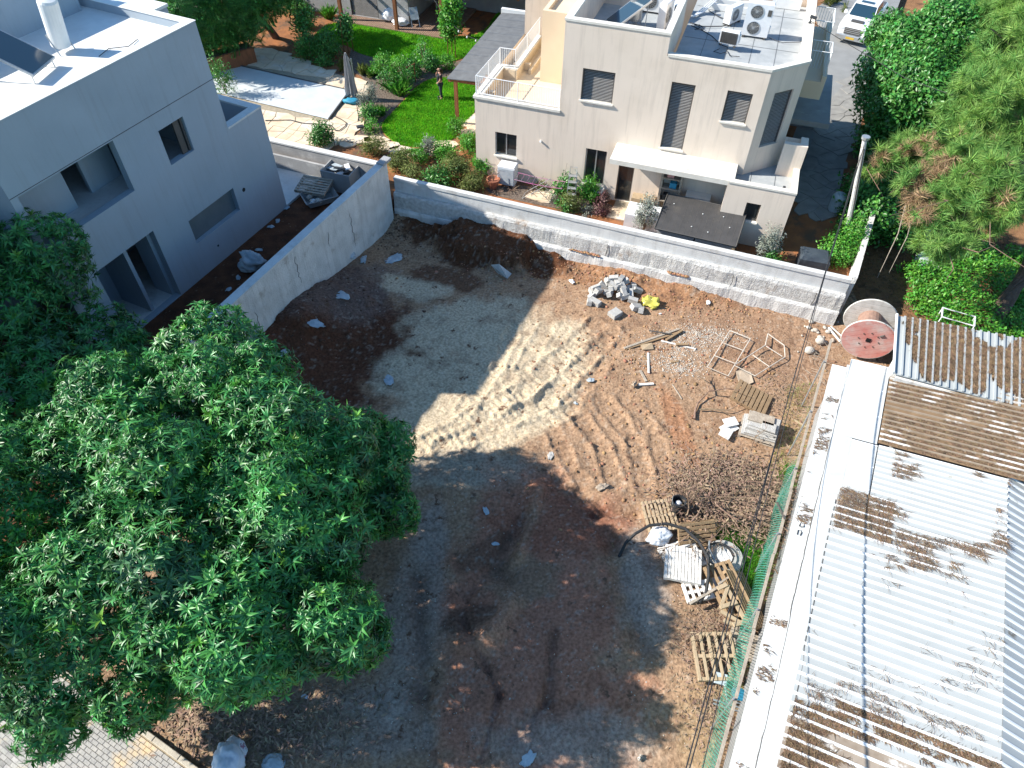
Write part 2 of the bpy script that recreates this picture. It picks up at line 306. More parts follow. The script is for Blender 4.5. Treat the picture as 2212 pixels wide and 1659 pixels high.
roofdirt_m = mat('dirty_roof_sheet', (0.2, 0.155, 0.115), (0.32, 0.27, 0.22), rough=0.85, scale=2.5, detail=10, c3=(0.62, 0.62, 0.6), s3=1.6, t3=(0.56, 0.64))
rooflitter_m = mat('littered_roof_sheet', (0.23, 0.15, 0.085), (0.17, 0.11, 0.065), rough=0.9, scale=3, detail=10, c3=(0.5, 0.47, 0.42), s3=1.2, t3=(0.66, 0.76))
asphalt_m = mat('driveway', (0.27, 0.27, 0.265), (0.22, 0.22, 0.215), rough=0.9, scale=1.2, bump=0.2)
path_m = mat('side_path', (0.3, 0.29, 0.27), (0.22, 0.21, 0.2), rough=0.9, scale=2, bump=0.3)
pergola_m = mat('grey_roof_board', (0.16, 0.165, 0.17), (0.12, 0.124, 0.13), rough=0.6, scale=3)
charcoal_m = mat('charcoal_panel', (0.075, 0.072, 0.072), (0.055, 0.054, 0.055), rough=0.5, scale=3, c3=(0.11, 0.1, 0.09), s3=1.5, t3=(0.55, 0.75))
poolcover_m = mat('pool_cover', (0.6, 0.62, 0.62), (0.5, 0.53, 0.54), rough=0.4, scale=0.8, detail=7, bump=0.3, bscale=3, c3=(0.58, 0.61, 0.62), s3=1.2, t3=(0.5, 0.7))
netgreen_m = mat('green_mesh', (0.05, 0.28, 0.2), (0.08, 0.34, 0.25), rough=0.6, scale=3)
blue_m = mat('blue_cloth', (0.04, 0.3, 0.45), (0.03, 0.22, 0.36), rough=0.6, scale=6)
pot_m = mat('terracotta', (0.42, 0.17, 0.1), (0.33, 0.13, 0.075), rough=0.8, scale=4)
red_m = mat('red_paint', (0.62, 0.24, 0.21), (0.64, 0.38, 0.34), rough=0.8, scale=2.5, c3=(0.62, 0.55, 0.52), s3=1.2, t3=(0.5, 0.7))
whitedisc_m = mat('white_spool_wood', (0.62, 0.6, 0.56), (0.5, 0.48, 0.44), rough=0.85, scale=4, c3=(0.4, 0.37, 0.33), s3=2, t3=(0.58, 0.7))
kerb_m = mat('kerb', (0.5, 0.45, 0.36), (0.4, 0.35, 0.28), rough=0.9, scale=4, bump=0.3)
paver_m = mat('paver', (0.4, 0.38, 0.34), (0.31, 0.3, 0.28), rough=0.9, scale=5, bump=0.3, c3=(0.56, 0.44, 0.26), s3=0.9, t3=(0.54, 0.66), island=0.2)

# ------------------------------------------------------------------ terrain of the building lot
A66 = R(66.0); LW = Vector((-5.70, 27.70, 0)); LWd = Vector((math.cos(A66), math.sin(A66), 0)); LWn = Vector((math.sin(A66), -math.cos(A66), 0))
BW0 = Vector((-5.59, 28.29, 0)); BW1 = Vector((13.27, 21.68, 0)); BWd = (BW1 - BW0).normalized(); BWn = Vector((BWd.y, -BWd.x, 0)); BWL = (BW1 - BW0).length
G = 1.0
def blob(X, Y, px, py, rx, ry, rot=0.0, soft=0.45):
    c = ground_at(px, py, 0.1); dx, dy = X - c.x, Y - c.y; a = R(rot)
    u = (dx * math.cos(a) + dy * math.sin(a)) / rx; v = (-dx * math.sin(a) + dy * math.cos(a)) / ry
    q = np.sqrt(u * u + v * v) + 1.25 * fbm(X * 0.8 + px, Y * 0.8 + py, 7, 0.66)
    soft = soft * .5; return 1 - sstep(1 - soft, 1 + soft * 0.4, q)
def seg_dist(X, Y, a, b):
    dx, dy = b[0] - a[0], b[1] - a[1]; L2 = dx * dx + dy * dy
    t = np.clip(((X - a[0]) * dx + (Y - a[1]) * dy) / L2, 0, 1)
    d = np.hypot(X - a[0] - t * dx, Y - a[1] - t * dy); return d, t * math.sqrt(L2)
TRACKS = []
for pl, wdt, amp in [([(905, 965), (1120, 850), (1290, 700)], .42, .10), ([(960, 965), (1180, 860), (1325, 715)], .40, .10), ([(1020, 975), (1215, 890), (1340, 740)], .3, .06),
                     ([(1240, 880), (1300, 960), (1330, 1040)], .33, .08), ([(1300, 860), (1370, 950), (1395, 1050)], .33, .08), ([(1180, 900), (1235, 1000), (1260, 1040)], .3, .07), ([(1350, 850), (1415, 930), (1440, 1020)], .28, .06),
                     ([(1050, 880), (1130, 800), (1180, 700)], .35, .05), ([(1110, 700), (1075, 790), (1000, 880)], .3, .07)]:
    q = [ground_at(x, y, 0.1) for x, y in pl]
    for i in range(len(q) - 1): TRACKS.append((q[i], q[i + 1], wdt, amp))
RUTS = []
for pl, wdt, dep in [([(900, 1250), (915, 1500), (940, 1659)], .25, .07), ([(1000, 1340), (1080, 1500), (1040, 1640)], .12, .10), ([(1200, 1040), (1330, 1180), (1390, 1400)], .3, .09), ([(1200, 1360), (1180, 1520), (1100, 1600)], .12, .06), ([(1250, 1060), (1290, 1100), (1380, 1110)], .2, .16), ([(1010, 1290), (1080, 1230), (1130, 1120)], .35, .18), ([(1000, 1400), (1060, 1375), (1100, 1310)], .3, -.16), ([(1020, 1290), (1120, 1200), (1165, 1060)], .2, -.12)]:
    q = [ground_at(x, y, 0.0) for x, y in pl]
    for i in range(len(q) - 1): RUTS.append((q[i], q[i + 1], wdt, dep))
def HT(X, Y, fine=True):
    X = np.asarray(X, dtype=float); Y = np.asarray(Y, dtype=float)
    dl = (X - LW.x) * LWn.x + (Y - LW.y) * LWn.y; al = -((X - LW.x) * LWd.x + (Y - LW.y) * LWd.y)
    db = (X - BW0.x) * BWn.x + (Y - BW0.y) * BWn.y; ub = (X - BW0.x) * BWd.x + (Y - BW0.y) * BWd.y
    h = 0.16 * fbm(X * .35, Y * .35, 3) + 0.10 * fbm(X * 1.3 + 9, Y * 1.3, 4)
    h = h + (0.15 + 0.95 * sstep(1, 9, al)) * (1 - sstep(0.1, 2.8, dl + 1.0 * fbm(X * .8, Y * .8, 3)))
    pile = (0.42 + 0.75 * fbm(ub * .55 + 3, ub * 0 + 2.5, 4)) * (1 - 0.75 * sstep(13, 17, ub))
    h = h + np.maximum(pile, 0.02) * np.exp(-(np.maximum(db - 0.5, 0) / 0.55) ** 2) * (0.75 + 0.6 * fbm(X * 3, Y * 3, 3))
    h = h + 0.75 * blob(X, Y, 1050, 535, 2.9, 1.1, -18, .8) + 0.25 * blob(X, Y, 700, 690, 2.2, 1.6, 0, .9)
    if fine:
        wob = fbm(X * 2.1 + 11, Y * 2.1, 4, .6); dw = .35 * fbm(X * 1.2, Y * 1.2 + 4, 4, .6)
        h = h + 0.035 * fbm(X * 5, Y * 5, 3) + 0.018 * fbm(X * 13, Y * 13, 2)
        rug = blob(X, Y, 1250, 830, 5.5, 4.5, 0, .9); h = h + rug * 0.10 * (np.abs(fbm(X * 3.2 + 40, Y * 3.2, 3)) - 0.08)
        for a, b, wd, am in TRACKS:
            d, t = seg_dist(X, Y, a, b); d = np.abs(d + dw); m = 1 - sstep(wd * .55, wd * 1.0, d)
            m2 = np.exp(-((d - wd * 1.1) / .09) ** 2)
            h = h + m * am * (-.45 + .9 * wob + (0.22 + .8 * wob) * np.sin(t * 2 * math.pi / 0.27 + d * 3 + 5 * wob)) + m2 * am * (0.4 + 2.0 * wob)
        for a, b, wd, dp in RUTS:
            d, t = seg_dist(X, Y, a, b); d = d + 0.25 * fbm(X * 2, Y * 2, 3); h = h - 1.6 * dp * np.exp(-(d / wd) ** 2)
    out = sstep(13.2, 15.0, X) * sstep(12, 18, Y)
    h = h * (1 - 0.5 * out) + out * (0.25 + 0.65 * sstep(27, 36, Y))
    lim = np.where((dl < -0.05) | ((db < -0.05) & (X < 13.2 + (Y - 21.7) * .49)), 0.7, 9)
    return np.minimum(h, lim)
def hz(x, y): return float(HT(np.array([x]), np.array([y]))[0])
def lot(px, py, dz=0.0):
    p = ground_at(px, py, 0.1)
    for _ in range(3): p = ground_at(px, py, hz(p.x, p.y) + dz)
    return p
st = 0.065
xs = np.arange(-12.5, 14.6, st); ys = np.arange(1.0, 28.6, st); XX, YY = np.meshgrid(xs, ys); Z = HT(XX, YY)
n0, n1 = len(ys), len(xs); idx = np.arange(n0 * n1).reshape(n0, n1)
F = np.stack([idx[:-1, :-1].ravel(), idx[:-1, 1:].ravel(), idx[1:, 1:].ravel(), idx[1:, :-1].ravel()], 1)
x, y = XX.ravel(), YY.ravel()
c = np.empty((len(x), 3)); c[:] = (0.40, 0.26, 0.165)
def paint(mask, col, k=1.0):
    global c
    m = np.clip(mask * k, 0, 1)[:, None]; c = c * (1 - m) + np.array(col) * m
paint(blob(x, y, 1650, 700, 4, 3, -15), (0.34, 0.215, 0.14), .8)
paint(blob(x, y, 1300, 590, 5, 1.3, -18), (0.35, 0.19, 0.105))
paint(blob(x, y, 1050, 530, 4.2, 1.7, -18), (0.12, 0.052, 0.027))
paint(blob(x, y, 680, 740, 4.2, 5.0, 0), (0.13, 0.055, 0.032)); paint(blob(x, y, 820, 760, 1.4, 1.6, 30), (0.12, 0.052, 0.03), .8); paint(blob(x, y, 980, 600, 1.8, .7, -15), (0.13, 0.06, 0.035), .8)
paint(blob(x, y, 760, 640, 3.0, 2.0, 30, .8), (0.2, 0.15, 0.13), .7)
for px, py, rx, ry, ro in [(1000, 900, 3.4, 2.0, 40), (1130, 800, 3.4, 2.6, 50), (1200, 740, 1.6, 1.5, 0), (1060, 900, 2.6, 1.4, 20), (1010, 700, 3.0, 1.6, 20), (890, 800, 1.7, 1.3, 0), (900, 620, 1.6, .8, -15), (930, 900, 1.7, 1.6, 0), (960, 1000, 2.3, .9, 0), (1080, 740, 2, 2, 0)]:
    paint(blob(x, y, px, py, rx, ry, ro, .7), (0.62, 0.51, 0.36), .95)
paint(blob(x, y, 1000, 1010, 3.4, .8, 0, .8), (0.4, 0.33, 0.25))
paint(blob(x, y, 1470, 930, .45, 1.9, 10), (0.38, 0.17, 0.085), .6)
paint(blob(x, y, 1150, 1350, 3.3, 5.5, 0, .8), (0.42, 0.2, 0.13))
paint(blob(x, y, 1180, 1120, 2.6, 1.5, 0, .8), (0.34, 0.145, 0.09))
for px, py, rx, ry in [(890, 1330, .9, 3.2), (770, 1560, 2.0, .9), (1400, 1270, .8, 2.0), (1230, 1600, 2.5, .9), (930, 1150, .6, 1.2)]:
    paint(blob(x, y, px, py, rx, ry, 0, .9), (0.4, 0.33, 0.28), .7)
paint(blob(x, y, 1130, 1250, 1.2, 1.0, 0), (0.3, 0.2, 0.13), .8)
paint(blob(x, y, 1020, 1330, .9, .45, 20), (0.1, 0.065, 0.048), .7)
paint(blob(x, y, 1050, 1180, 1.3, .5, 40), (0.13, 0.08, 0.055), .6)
wb2 = .75 * fbm(x * .9, y * .9, 6, .65)
for a, b_, wd, dp in RUTS:
    d, t = seg_dist(x, y, a, b_); paint(np.exp(-((np.abs(d + wb2)) / (wd * 1.3)) ** 2) * np.clip(.55 + 2.2 * fbm(x * .7 + 9, y * .7, 4), 0, 1), (0.16, 0.09, 0.065) if dp > 0 else (0.5, 0.31, 0.2), .6)
paint(blob(x, y, 560, 1570, 2.2, 1.0, 0, .8), (0.42, 0.3, 0.19))
paint(blob(x, y, 1560, 1560, 1.2, 1.6, 0, .8), (0.4, 0.27, 0.16))
paint(blob(x, y, 1570, 1380, 1.2, 1.6, 0, .8), (0.3, 0.2, 0.13))
grit = np.clip((fbm(x * 9, y * 9, 3) - .16) * 9, 0, 1); paint(grit, (0.5, 0.45, 0.38), .35)
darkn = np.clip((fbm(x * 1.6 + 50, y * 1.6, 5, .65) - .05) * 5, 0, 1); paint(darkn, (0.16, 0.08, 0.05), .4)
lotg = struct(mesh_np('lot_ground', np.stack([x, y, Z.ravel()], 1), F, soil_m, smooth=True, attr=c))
# wider ground under and around everything
xs = np.arange(13.6, 60, .35); ys = np.arange(-6, 80, .35); XX, YY = np.meshgrid(xs, ys); Z = HT(XX, YY, False) - .03
n0, n1 = len(ys), len(xs); idx = np.arange(n0 * n1).reshape(n0, n1)
F = np.stack([idx[:-1, :-1].ravel(), idx[:-1, 1:].ravel(), idx[1:, 1:].ravel(), idx[1:, :-1].ravel()], 1)
struct(mesh_np('scrub_ground', np.stack([XX.ravel(), YY.ravel(), Z.ravel()], 1), F, scrub_m, smooth=True))
b = MB(); b.quad((-300, -200, -.6), (300, -200, -.6), (300, 400, -.6), (-300, 400, -.6)); struct(b.build('ground', scrub_m))
b = MB(); b.quad((-14, -8, -.12), (14, -8, -.12), (14, 1.1, -.12), (-14, 1.1, -.12)); struct(b.build('front_ground', scrub_m))
# garden plateau behind the back wall, yard strip beside the white house
wb = BW0 - BWn * .1
gp_ = lambda px, py, z=G: ground_at(px, py, z)
e1 = BW1 - BWn * .22; bd = Vector((1.64, 3.33, 0)).normalized()
e2 = e1 + bd * 11; e3 = Vector((19.5, 40, 0))
poly = [tuple(v)[:2] for v in (BW0 - BWn * .22 - BWd * 0.2, e1, e2, e3)] + [(19.5, 90), (-70, 90), (-70, 32.2)]
w2 = LW + LWd * .9 - LWn * .3; poly.append((w2.x, w2.y))
b = MB(); b.prism(poly, 0.2, G); struct(b.build('garden_ground', garden_soil_m))
yp = [LW - LWn * .3 + LWd * .9, LW - LWn * .3 - LWd * 30, Vector((-45, 0, 0)), Vector((-70, 32.2, 0))]
b = MB(); b.prism([(p.x, p.y) for p in yp], 0.2, G - .012); struct(b.build('yard_ground', yard_soil_m))
# ------------------------------------------------------------------ lot walls
def wall_frame(o, d): return Matrix(((d.x, -d.y, 0, o.x), (d.y, d.x, 0, o.y), (0, 0, 1, 0), (0, 0, 0, 1)))   # local x along d, local y to the left of d
def strip_profile(b, L, prof, nseg, jit, seed, x0=0.0):     # extrude a (y,z) profile along x with surface noise
    rg = np.random.default_rng(seed); nP = len(prof); vs = []
    for i in range(nseg + 1):
        xx = x0 + (L - x0) * i / nseg
        for j, (yy, zz) in enumerate(prof):
            k = jit[j]; n1 = float(fbm(np.array([xx * 2.3 + 7 * j]), np.array([zz * 2 + seed]), 4)[0])
            vs.append((xx, yy + k * n1 * 2, zz + k * .7 * n1))
    fs = []
    for i in range(nseg):
        for j in range(nP - 1): fs.append((i * nP + j, (i + 1) * nP + j, (i + 1) * nP + j + 1, i * nP + j + 1))
    fs.append(tuple(range(nP))); fs.append(tuple(range(nseg * nP + nP - 1, nseg * nP - 1, -1))); b.add(vs, fs)
bw = thing('boundary_wall', 'long pale concrete boundary wall between the dirt lot and the beige house garden', 'wall', BW0, math.atan2(BWd.y, BWd.x))
# local x along wall, local -y toward the lot
b = MB(); strip_profile(b, BWL, [(.0, 1.5), (.0, 2.02), (-.035, 2.05), (-.035, 2.2), (.2, 2.2), (.2, .9)], 60, [.012, .008, .006, .008, .004, 0], 1); b.build('wall_stem', smoothconc_m, bw)
b = MB(); strip_profile(b, BWL + .02, [(-.24, .72), (-.22, 1.38), (-.16, 1.5), (.02, 1.5), (.02, .7)], 150, [.06, .05, .035, .01, 0], 2); b.build('rough_band', roughconc_m, bw)
b = MB(); strip_profile(b, BWL + .04, [(-.36, -.4), (-.33, .62), (-.28, .74), (0, .74), (0, -.4)], 120, [.05, .05, .04, .01, 0], 3); b.build('footing_band', conc_m, bw)
b = MB()
for (xx, zz) in [(10.2, 1.1), (15.6, 1.0), (17.2, .4), (13.9, .35), (18.9, 1.05), (7.3, .4)]:
    b.tube([(xx, -.27, zz - .3), (xx + .05, -.275, zz), (xx + .02, -.26, zz + .35)], .012, 4)
b.build('crack', dark_m, bw)
for k, (x0, x1, zz) in enumerate([(8.6, 10.0, .74), (13.0, 13.9, .74), (3.0, 6.1, .72)]):
    rg = random.Random(k); V = []; Fc = []
    v, f = ICO1
    for i in range(90):
        s = rg.uniform(.015, .05); p = np.array([rg.uniform(x0, x1), -.3 + rg.uniform(-.05, .06), zz + rg.uniform(0, .03)]); o = len(V) * 12; V.append(v * s * np.array([rg.uniform(.8, 2), 1, .8]) + p); Fc.append(f + i * 12)
    mesh_np('soil_ridge', np.concatenate(V), np.concatenate(Fc), clod_m, bw)
lw = thing('retaining_wall', 'tall stained concrete wall in the shade along the white house yard', 'wall', LW - LWd * 14, A66)
b = MB(); strip_profile(b, 14.0, [(.0, -.4), (.0, 3.1), (.01, 3.24)], 90, [.02, .02, .012], 5); b.build('wall_face', conc_m, lw)
b = MB(); b.box(-2, 14.0, .012, .33, .3, 3.24); b.box(13.7, 14.35, -.02, .34, 3.24, 3.36); b.build('wall_body', greywall_m, lw)
b = MB(); strip_profile(b, 14.0, [(-.015, 3.22), (-.02, 3.3), (.35, 3.3), (.35, 3.2)], 40, [.015, .012, .004, .004], 6); b.build('wall_coping', smoothconc_m, lw)
b = MB()
rg = random.Random(6)
for xx, z0_, z1_ in ((4.6, 1.2, 2.3), (7.2, 1.6, 2.9), (10.9, .9, 2.6), (9.3, 2.0, 2.7)):
    zz = z0_; p_ = []
    while zz < z1_: p_.append((xx + rg.uniform(-.06, .06), -.012 + rg.uniform(-.012, .006), zz)); zz += .13
    b.tube(p_, [.004 + .006 * math.sin(3.14 * i / len(p_)) for i in range(len(p_))], 3)
b.build('crack', dark_m, lw)
# side boundary wall running back from the end of the boundary wall
sb = thing('side_garden_wall', 'narrow boundary wall running back from the end of the pale wall', 'wall', e1 + Vector((.18, .1, 0)), math.atan2(bd.y, bd.x))
b = MB(); strip_profile(b, 13.5, [(-.1, -.3), (-.1, 2.1), (.1, 2.1), (.1, .9)], 40, [.02, .02, .02, 0], 8); b.build('wall_body', conc_m, sb)

# ------------------------------------------------------------------ wall with holes (local x=u, z up, outward -y)
def wall_skin(b, u0, u1, z0, z1, holes, depth=.22, v=0.0, cols=None):
    us = sorted({u0, u1, *[h[0] for h in holes], *[h[1] for h in holes]}); zs = sorted({z0, z1, *[h[2] for h in holes], *[h[3] for h in holes]})
    for i in range(len(us) - 1):
        run = None
        for j in range(len(zs) - 1):
            cu, cz = (us[i] + us[i + 1]) / 2, (zs[j] + zs[j + 1]) / 2
            inside = any(h[0] < cu < h[1] and h[2] < cz < h[3] for h in holes)
            if not inside: b.quad((us[i], v, zs[j]), (us[i + 1], v, zs[j]), (us[i + 1], v, zs[j + 1]), (us[i], v, zs[j + 1]))
    for (a, c, d, e) in holes:
        q = v + depth
        b.quad((a, v, d), (a, q, d), (c, q, d), (c, v, d)); b.quad((a, v, e), (c, v, e), (c, q, e), (a, q, e))
        b.quad((a, v, d), (a, v, e), (a, q, e), (a, q, d)); b.quad((c, v, d), (c, q, d), (c, q, e), (c, v, e))
def shutter(parent, u0, u1, z0, z1, v=0.14, M=None, n=None, sill=True):
    wn = bpy.data.objects.new('shuttered_window', None); COL.objects.link(wn); wn.parent = parent
    if M is not None: wn.matrix_local = M
    b = MB(); t = .05
    b.box(u0 + .002, u0 + t, v - .06, v + .07, z0 + .002, z1 - .002); b.box(u1 - t, u1 - .002, v - .06, v + .07, z0 + .002, z1 - .002)
    b.box(u0 + t, u1 - t, v - .055, v + .068, z1 - .1, z1 - .003); b.build('shutter_frame', frame_m, wn)
    b = MB(); b.box(u0 + .003, u1 - .003, v + .08, v + .1, z0 + .003, z1 - .003); b.build('pane', dark_m, wn)
    n = n or int((z1 - z0) / .066); pitch = (z1 - z0 - .1) / n
    b = MB(); L = u1 - u0 - 2 * t - .004
    b.add([(0, -.016, -.001), (L, -.016, -.001), (L, .016, .009), (0, .016, .009), (0, -.018, -.014), (L, -.018, -.014), (L, .016, -.004), (0, .016, -.004)],
          [(0, 1, 2, 3), (7, 6, 5, 4), (0, 4, 5, 1), (3, 2, 6, 7), (0, 3, 7, 4), (1, 5, 6, 2)])
    first = b.build('slat', slat_m, wn); first.location = (u0 + t + .002, v, z0 + .03)
    for k in range(1, n):
        share(first, 'slat', wn, Matrix.Translation((u0 + t + .002, v + random.uniform(-.002, .002), z0 + .03 + k * pitch)))
    if sill:
        b = MB(); b.box(u0 - .05, u1 + .05, -.07, v + .05, z0 - .06, z0 + .001); b.build('sill', coping_m, wn)
    return wn
def glazed(parent, u0, u1, z0, z1, v=.12, cols=2, sill=True, name='window', open_frac=0):
    wn = bpy.data.objects.new(name, None); COL.objects.link(wn); wn.parent = parent
    b = MB(); t = .05
    b.box(u0 + .002, u0 + t, v - .03, v + .03, z0 + .002, z1 - .002); b.box(u1 - t, u1 - .002, v - .03, v + .03, z0 + .002, z1 - .002)
    b.box(u0 + t, u1 - t, v - .028, v + .028, z1 - t, z1 - .003); b.box(u0 + t, u1 - t, v - .028, v + .028, z0 + .003, z0 + t)
    for k in range(1, cols):
        uu = u0 + (u1 - u0) * k / cols; b.box(uu - .025, uu + .025, v - .035, v + .026, z0 + t, z1 - t)
    b.build('window_frame', alu_m if cols > 1 else frame_m, wn)
    for k in range(cols):
        a = u0 + t + (u1 - u0 - 2 * t) * k / cols; c2 = u0 + t + (u1 - u0 - 2 * t) * (k + 1) / cols
        b = MB(); b.box(a + .02, c2 - .02, v - .006, v + .006, z0 + t - .01, z1 - t + .01); b.build('pane', pane_m, wn)
    if sill:
        b = MB(); b.box(u0 - .05, u1 + .05, -.08, v + .02, z0 - .06, z0 + .001); b.build('sill', coping_m, wn)
    return wn

# ------------------------------------------------------------------ beige two-storey house
HO = Vector((-1.95, 30.73, G)); HA = R(-17.5)
house = thing('beige_house', 'two storey beige rendered house with roof terrace and slatted shutters', 'house', HO, HA)
HMw = Matrix.Translation(HO) @ Matrix.Rotation(HA, 4, 'Z')
W1 = (4.85, 6.23, 4.56, 5.91); WT = (8.56, 9.52, 3.05, 5.93); W3 = (10.79, 11.78, 4.66, 5.94); G1 = (.97, 2.03, 1.2, 2.36); FD = (5.32, 6.3, .62, 2.37); DR = (6.9, 7.62, .02, 2.72)
b = MB()
wall_skin(b, 0, 3.97, -.2, 3.82, [G1]); wall_skin(b, 3.97, 8.18, -.2, 7.7, [W1, FD, DR]); wall_skin(b, 8.18, 12.23, -.2, 6.9, [WT, W3])
b.build('front_wall', beige_m, house)
b = MB(); b.quad((0, 0, -.2), (0, 7.4, -.2), (0, 7.4, 3.82), (0, 0, 3.82)); b.quad((0, 7.4, -.2), (13.58, 9.5, -.2), (13.58, 9.5, 6.9), (0, 7.4, 6.9))
b.quad((13.58, 1.32, -.2), (13.58, 9.5, -.2), (13.58, 9.5, 6.9), (13.58, 1.32, 6.9))
b.quad((3.97, 0, 3.5), (3.97, 0, 7.7), (3.97, 3.4, 7.7), (3.97, 3.4, 3.5)); b.build('side_wall', beige_m, house)
# chamfered corner wall with its own shuttered window
chd = Vector((13.58 - 12.23, 1.32, 0)); chL = chd.length; chM = Matrix.Translation((12.23, 0, 0)) @ Matrix.Rotation(math.atan2(chd.y, chd.x), 4, 'Z')
b = MB(); wall_skin(b, 0, chL, -.2, 6.9, [(.5, 1.48, 3.6, 5.95)]); ob = b.build('corner_wall', beige_m, house); ob.matrix_local = chM
shutter(house, .5, 1.48, 3.6, 5.95, M=chM, sill=False)
shutter(house, *W1); shutter(house, *WT); shutter(house, *W3)
glazed(house, *G1); glazed(house, *FD); glazed(house, *DR, cols=1, sill=False, name='glass_door')
# terrace: floor, low parapet, planter walls
b = MB(); b.quad((.28, .28, 3.42), (3.97, .28, 3.42), (3.97, 7.2, 3.42), (.28, 7.2, 3.42)); b.build('terrace_floor', cream_m, house)
b = MB(); b.box(.002, .3, .25, 3.35, 3.3, 3.86); b.box(.302, 3.968, .004, .25, 3.3, 3.82); b.box(.302, .98, 3.1, 3.35, 3.3, 3.86); b.box(.72, .98, 3.352, 7.2, 3.3, 3.86); b.build('terrace_parapet', cream_m, house)
b = MB(); b.box(-.06, 4.0, -.06, .22, 3.822, 3.93); b.box(-.06, .32, .222, 3.38, 3.862, 3.93); b.box(.322, 1.0, 3.12, 3.38, 3.862, 3.93); b.box(.74, 1.0, 3.382, 7.2, 3.862, 3.93); b.build('terrace_coping', coping_m, house)
b = MB(); b.box(.302, .62, .9, 1.1, 3.42, 3.75); b.box(.982, 1.3, 4.2, 4.4, 3.42, 3.75); b.box(1.32, 1.45, 3.9, 7.2, 3.42, 3.62); b.build('planter_wall', cream_m, house)
rail = bpy.data.objects.new('terrace_railing', None); COL.objects.link(rail); rail.parent = house
runs = [((.05, .1), (3.93, .1)), ((.05, .1), (.12, 3.2)), ((.12, 3.2), (.86, 3.24)), ((.86, 3.24), (.86, 7.2))]
b = MB()
for (p, q) in runs:
    for zz in (4.02, 4.78): b.tube([(p[0], p[1], zz), (q[0], q[1], zz)], .022, 5)
b.build('handrail', whitemetal_m, rail)
b = MB(); b.tube([(0, 0, 3.92), (0, 0, 4.8)], .026, 6); pm_ = b.build('post', whitemetal_m, rail); pm_.location = (.05, .1, 0)
b = MB(); b.tube([(0, 0, 4.02), (0, 0, 4.78)], .009, 4, cap=False); bal = b.build('baluster', whitemetal_m, rail); bal.location = (.17, .1, 0)
for (p, q) in runs:
    L = math.hypot(q[0] - p[0], q[1] - p[1]); n = int(L / .105)
    for k in range(1, n): share(bal, 'baluster', rail, Matrix.Translation((p[0] + (q[0] - p[0]) * k / n, p[1] + (q[1] - p[1]) * k / n, 0)))
    share(pm_, 'post', rail, Matrix.Translation((q[0], q[1], 0)))
share(pm_, 'post', rail, Matrix.Translation((2.0, .1, 0))); share(pm_, 'post', rail, Matrix.Translation((.08, 1.7, 0))); share(pm_, 'post', rail, Matrix.Translation((.86, 5.2, 0)))
# cream set-back stair block
b = MB(); b.prism([(2.05, 3.4), (3.97, 3.4), (3.97, 7.3), (2.05, 7.3)], 3.43, 6.45); b.box(2.05, 3.968, 3.4, 3.6, 6.452, 6.62); b.box(2.05, 2.25, 3.602, 7.3, 6.452, 6.62); b.build('stair_block', cream_m, house)
# raised roof
b = MB(); b.quad((4.2, .2, 6.2), (8.0, .2, 6.2), (8.0, 6.5, 6.2), (4.2, 6.5, 6.2)); b.add([(8.3, .2, 6.18), (12.15, .2, 6.18), (13.4, 1.42, 6.18), (13.4, 9.2, 6.18), (8.3, 9.2, 6.18)], [(0, 1, 2, 3, 4)]); b.build('roof_deck', deck_m, house)
b = MB(); b.box(3.972, 8.178, .003, .22, 6.1, 7.68); b.box(3.972, 4.2, .222, 6.5, 6.1, 7.68); b.box(7.97, 8.178, .222, 4.4, 6.1, 7.68); b.box(4.2, 7.97, 6.3, 6.5, 6.1, 7.4)
b.box(8.182, 12.2, .003, .2, 6.1, 6.88); b.prism([(12.2, .003), (12.228, .003), (13.577, 1.322), (13.577, 1.5), (13.42, 1.42), (12.15, .2)], 6.1, 6.88); b.box(13.3, 13.578, 1.52, 9.4, 6.1, 6.7); b.build('roof_parapet', beige_m, house)
b = MB(); b.box(3.94, 8.2, -.03, .25, 7.683, 7.77); b.box(3.94, 4.23, .252, 6.5, 7.683, 7.77); b.box(7.94, 8.2, .252, 4.42, 7.683, 7.77)
b.box(8.202, 12.16, -.03, .23, 6.883, 6.98); b.prism([(12.162, -.03), (12.24, -.03), (13.61, 1.31), (13.61, 1.52), (13.36, 1.46), (12.162, .23)], 6.883, 6.98); b.box(13.2, 13.62, 1.522, 9.4, 6.703, 6.8); b.build('roof_coping', coping_m, house)
b = MB()
for uu in (9.3, 10.3, 11.3, 12.3): b.box(uu, uu + .025, .3, 9.0, 6.181, 6.187)
for vv in (3.9, 7.6): b.box(8.4, 13.2, vv, vv + .02, 6.188, 6.193)
b.build('deck_seam', seam_m, house)
b = MB(); b.box(8.9, 11.2, 7.3, 7.45, 6.2, 6.45); b.box(8.9, 11.2, 8.0, 8.15, 6.2, 6.45); b.box(11.7, 13.0, 8.6, 8.75, 6.2, 6.6); b.build('roof_curb', white_m, house)
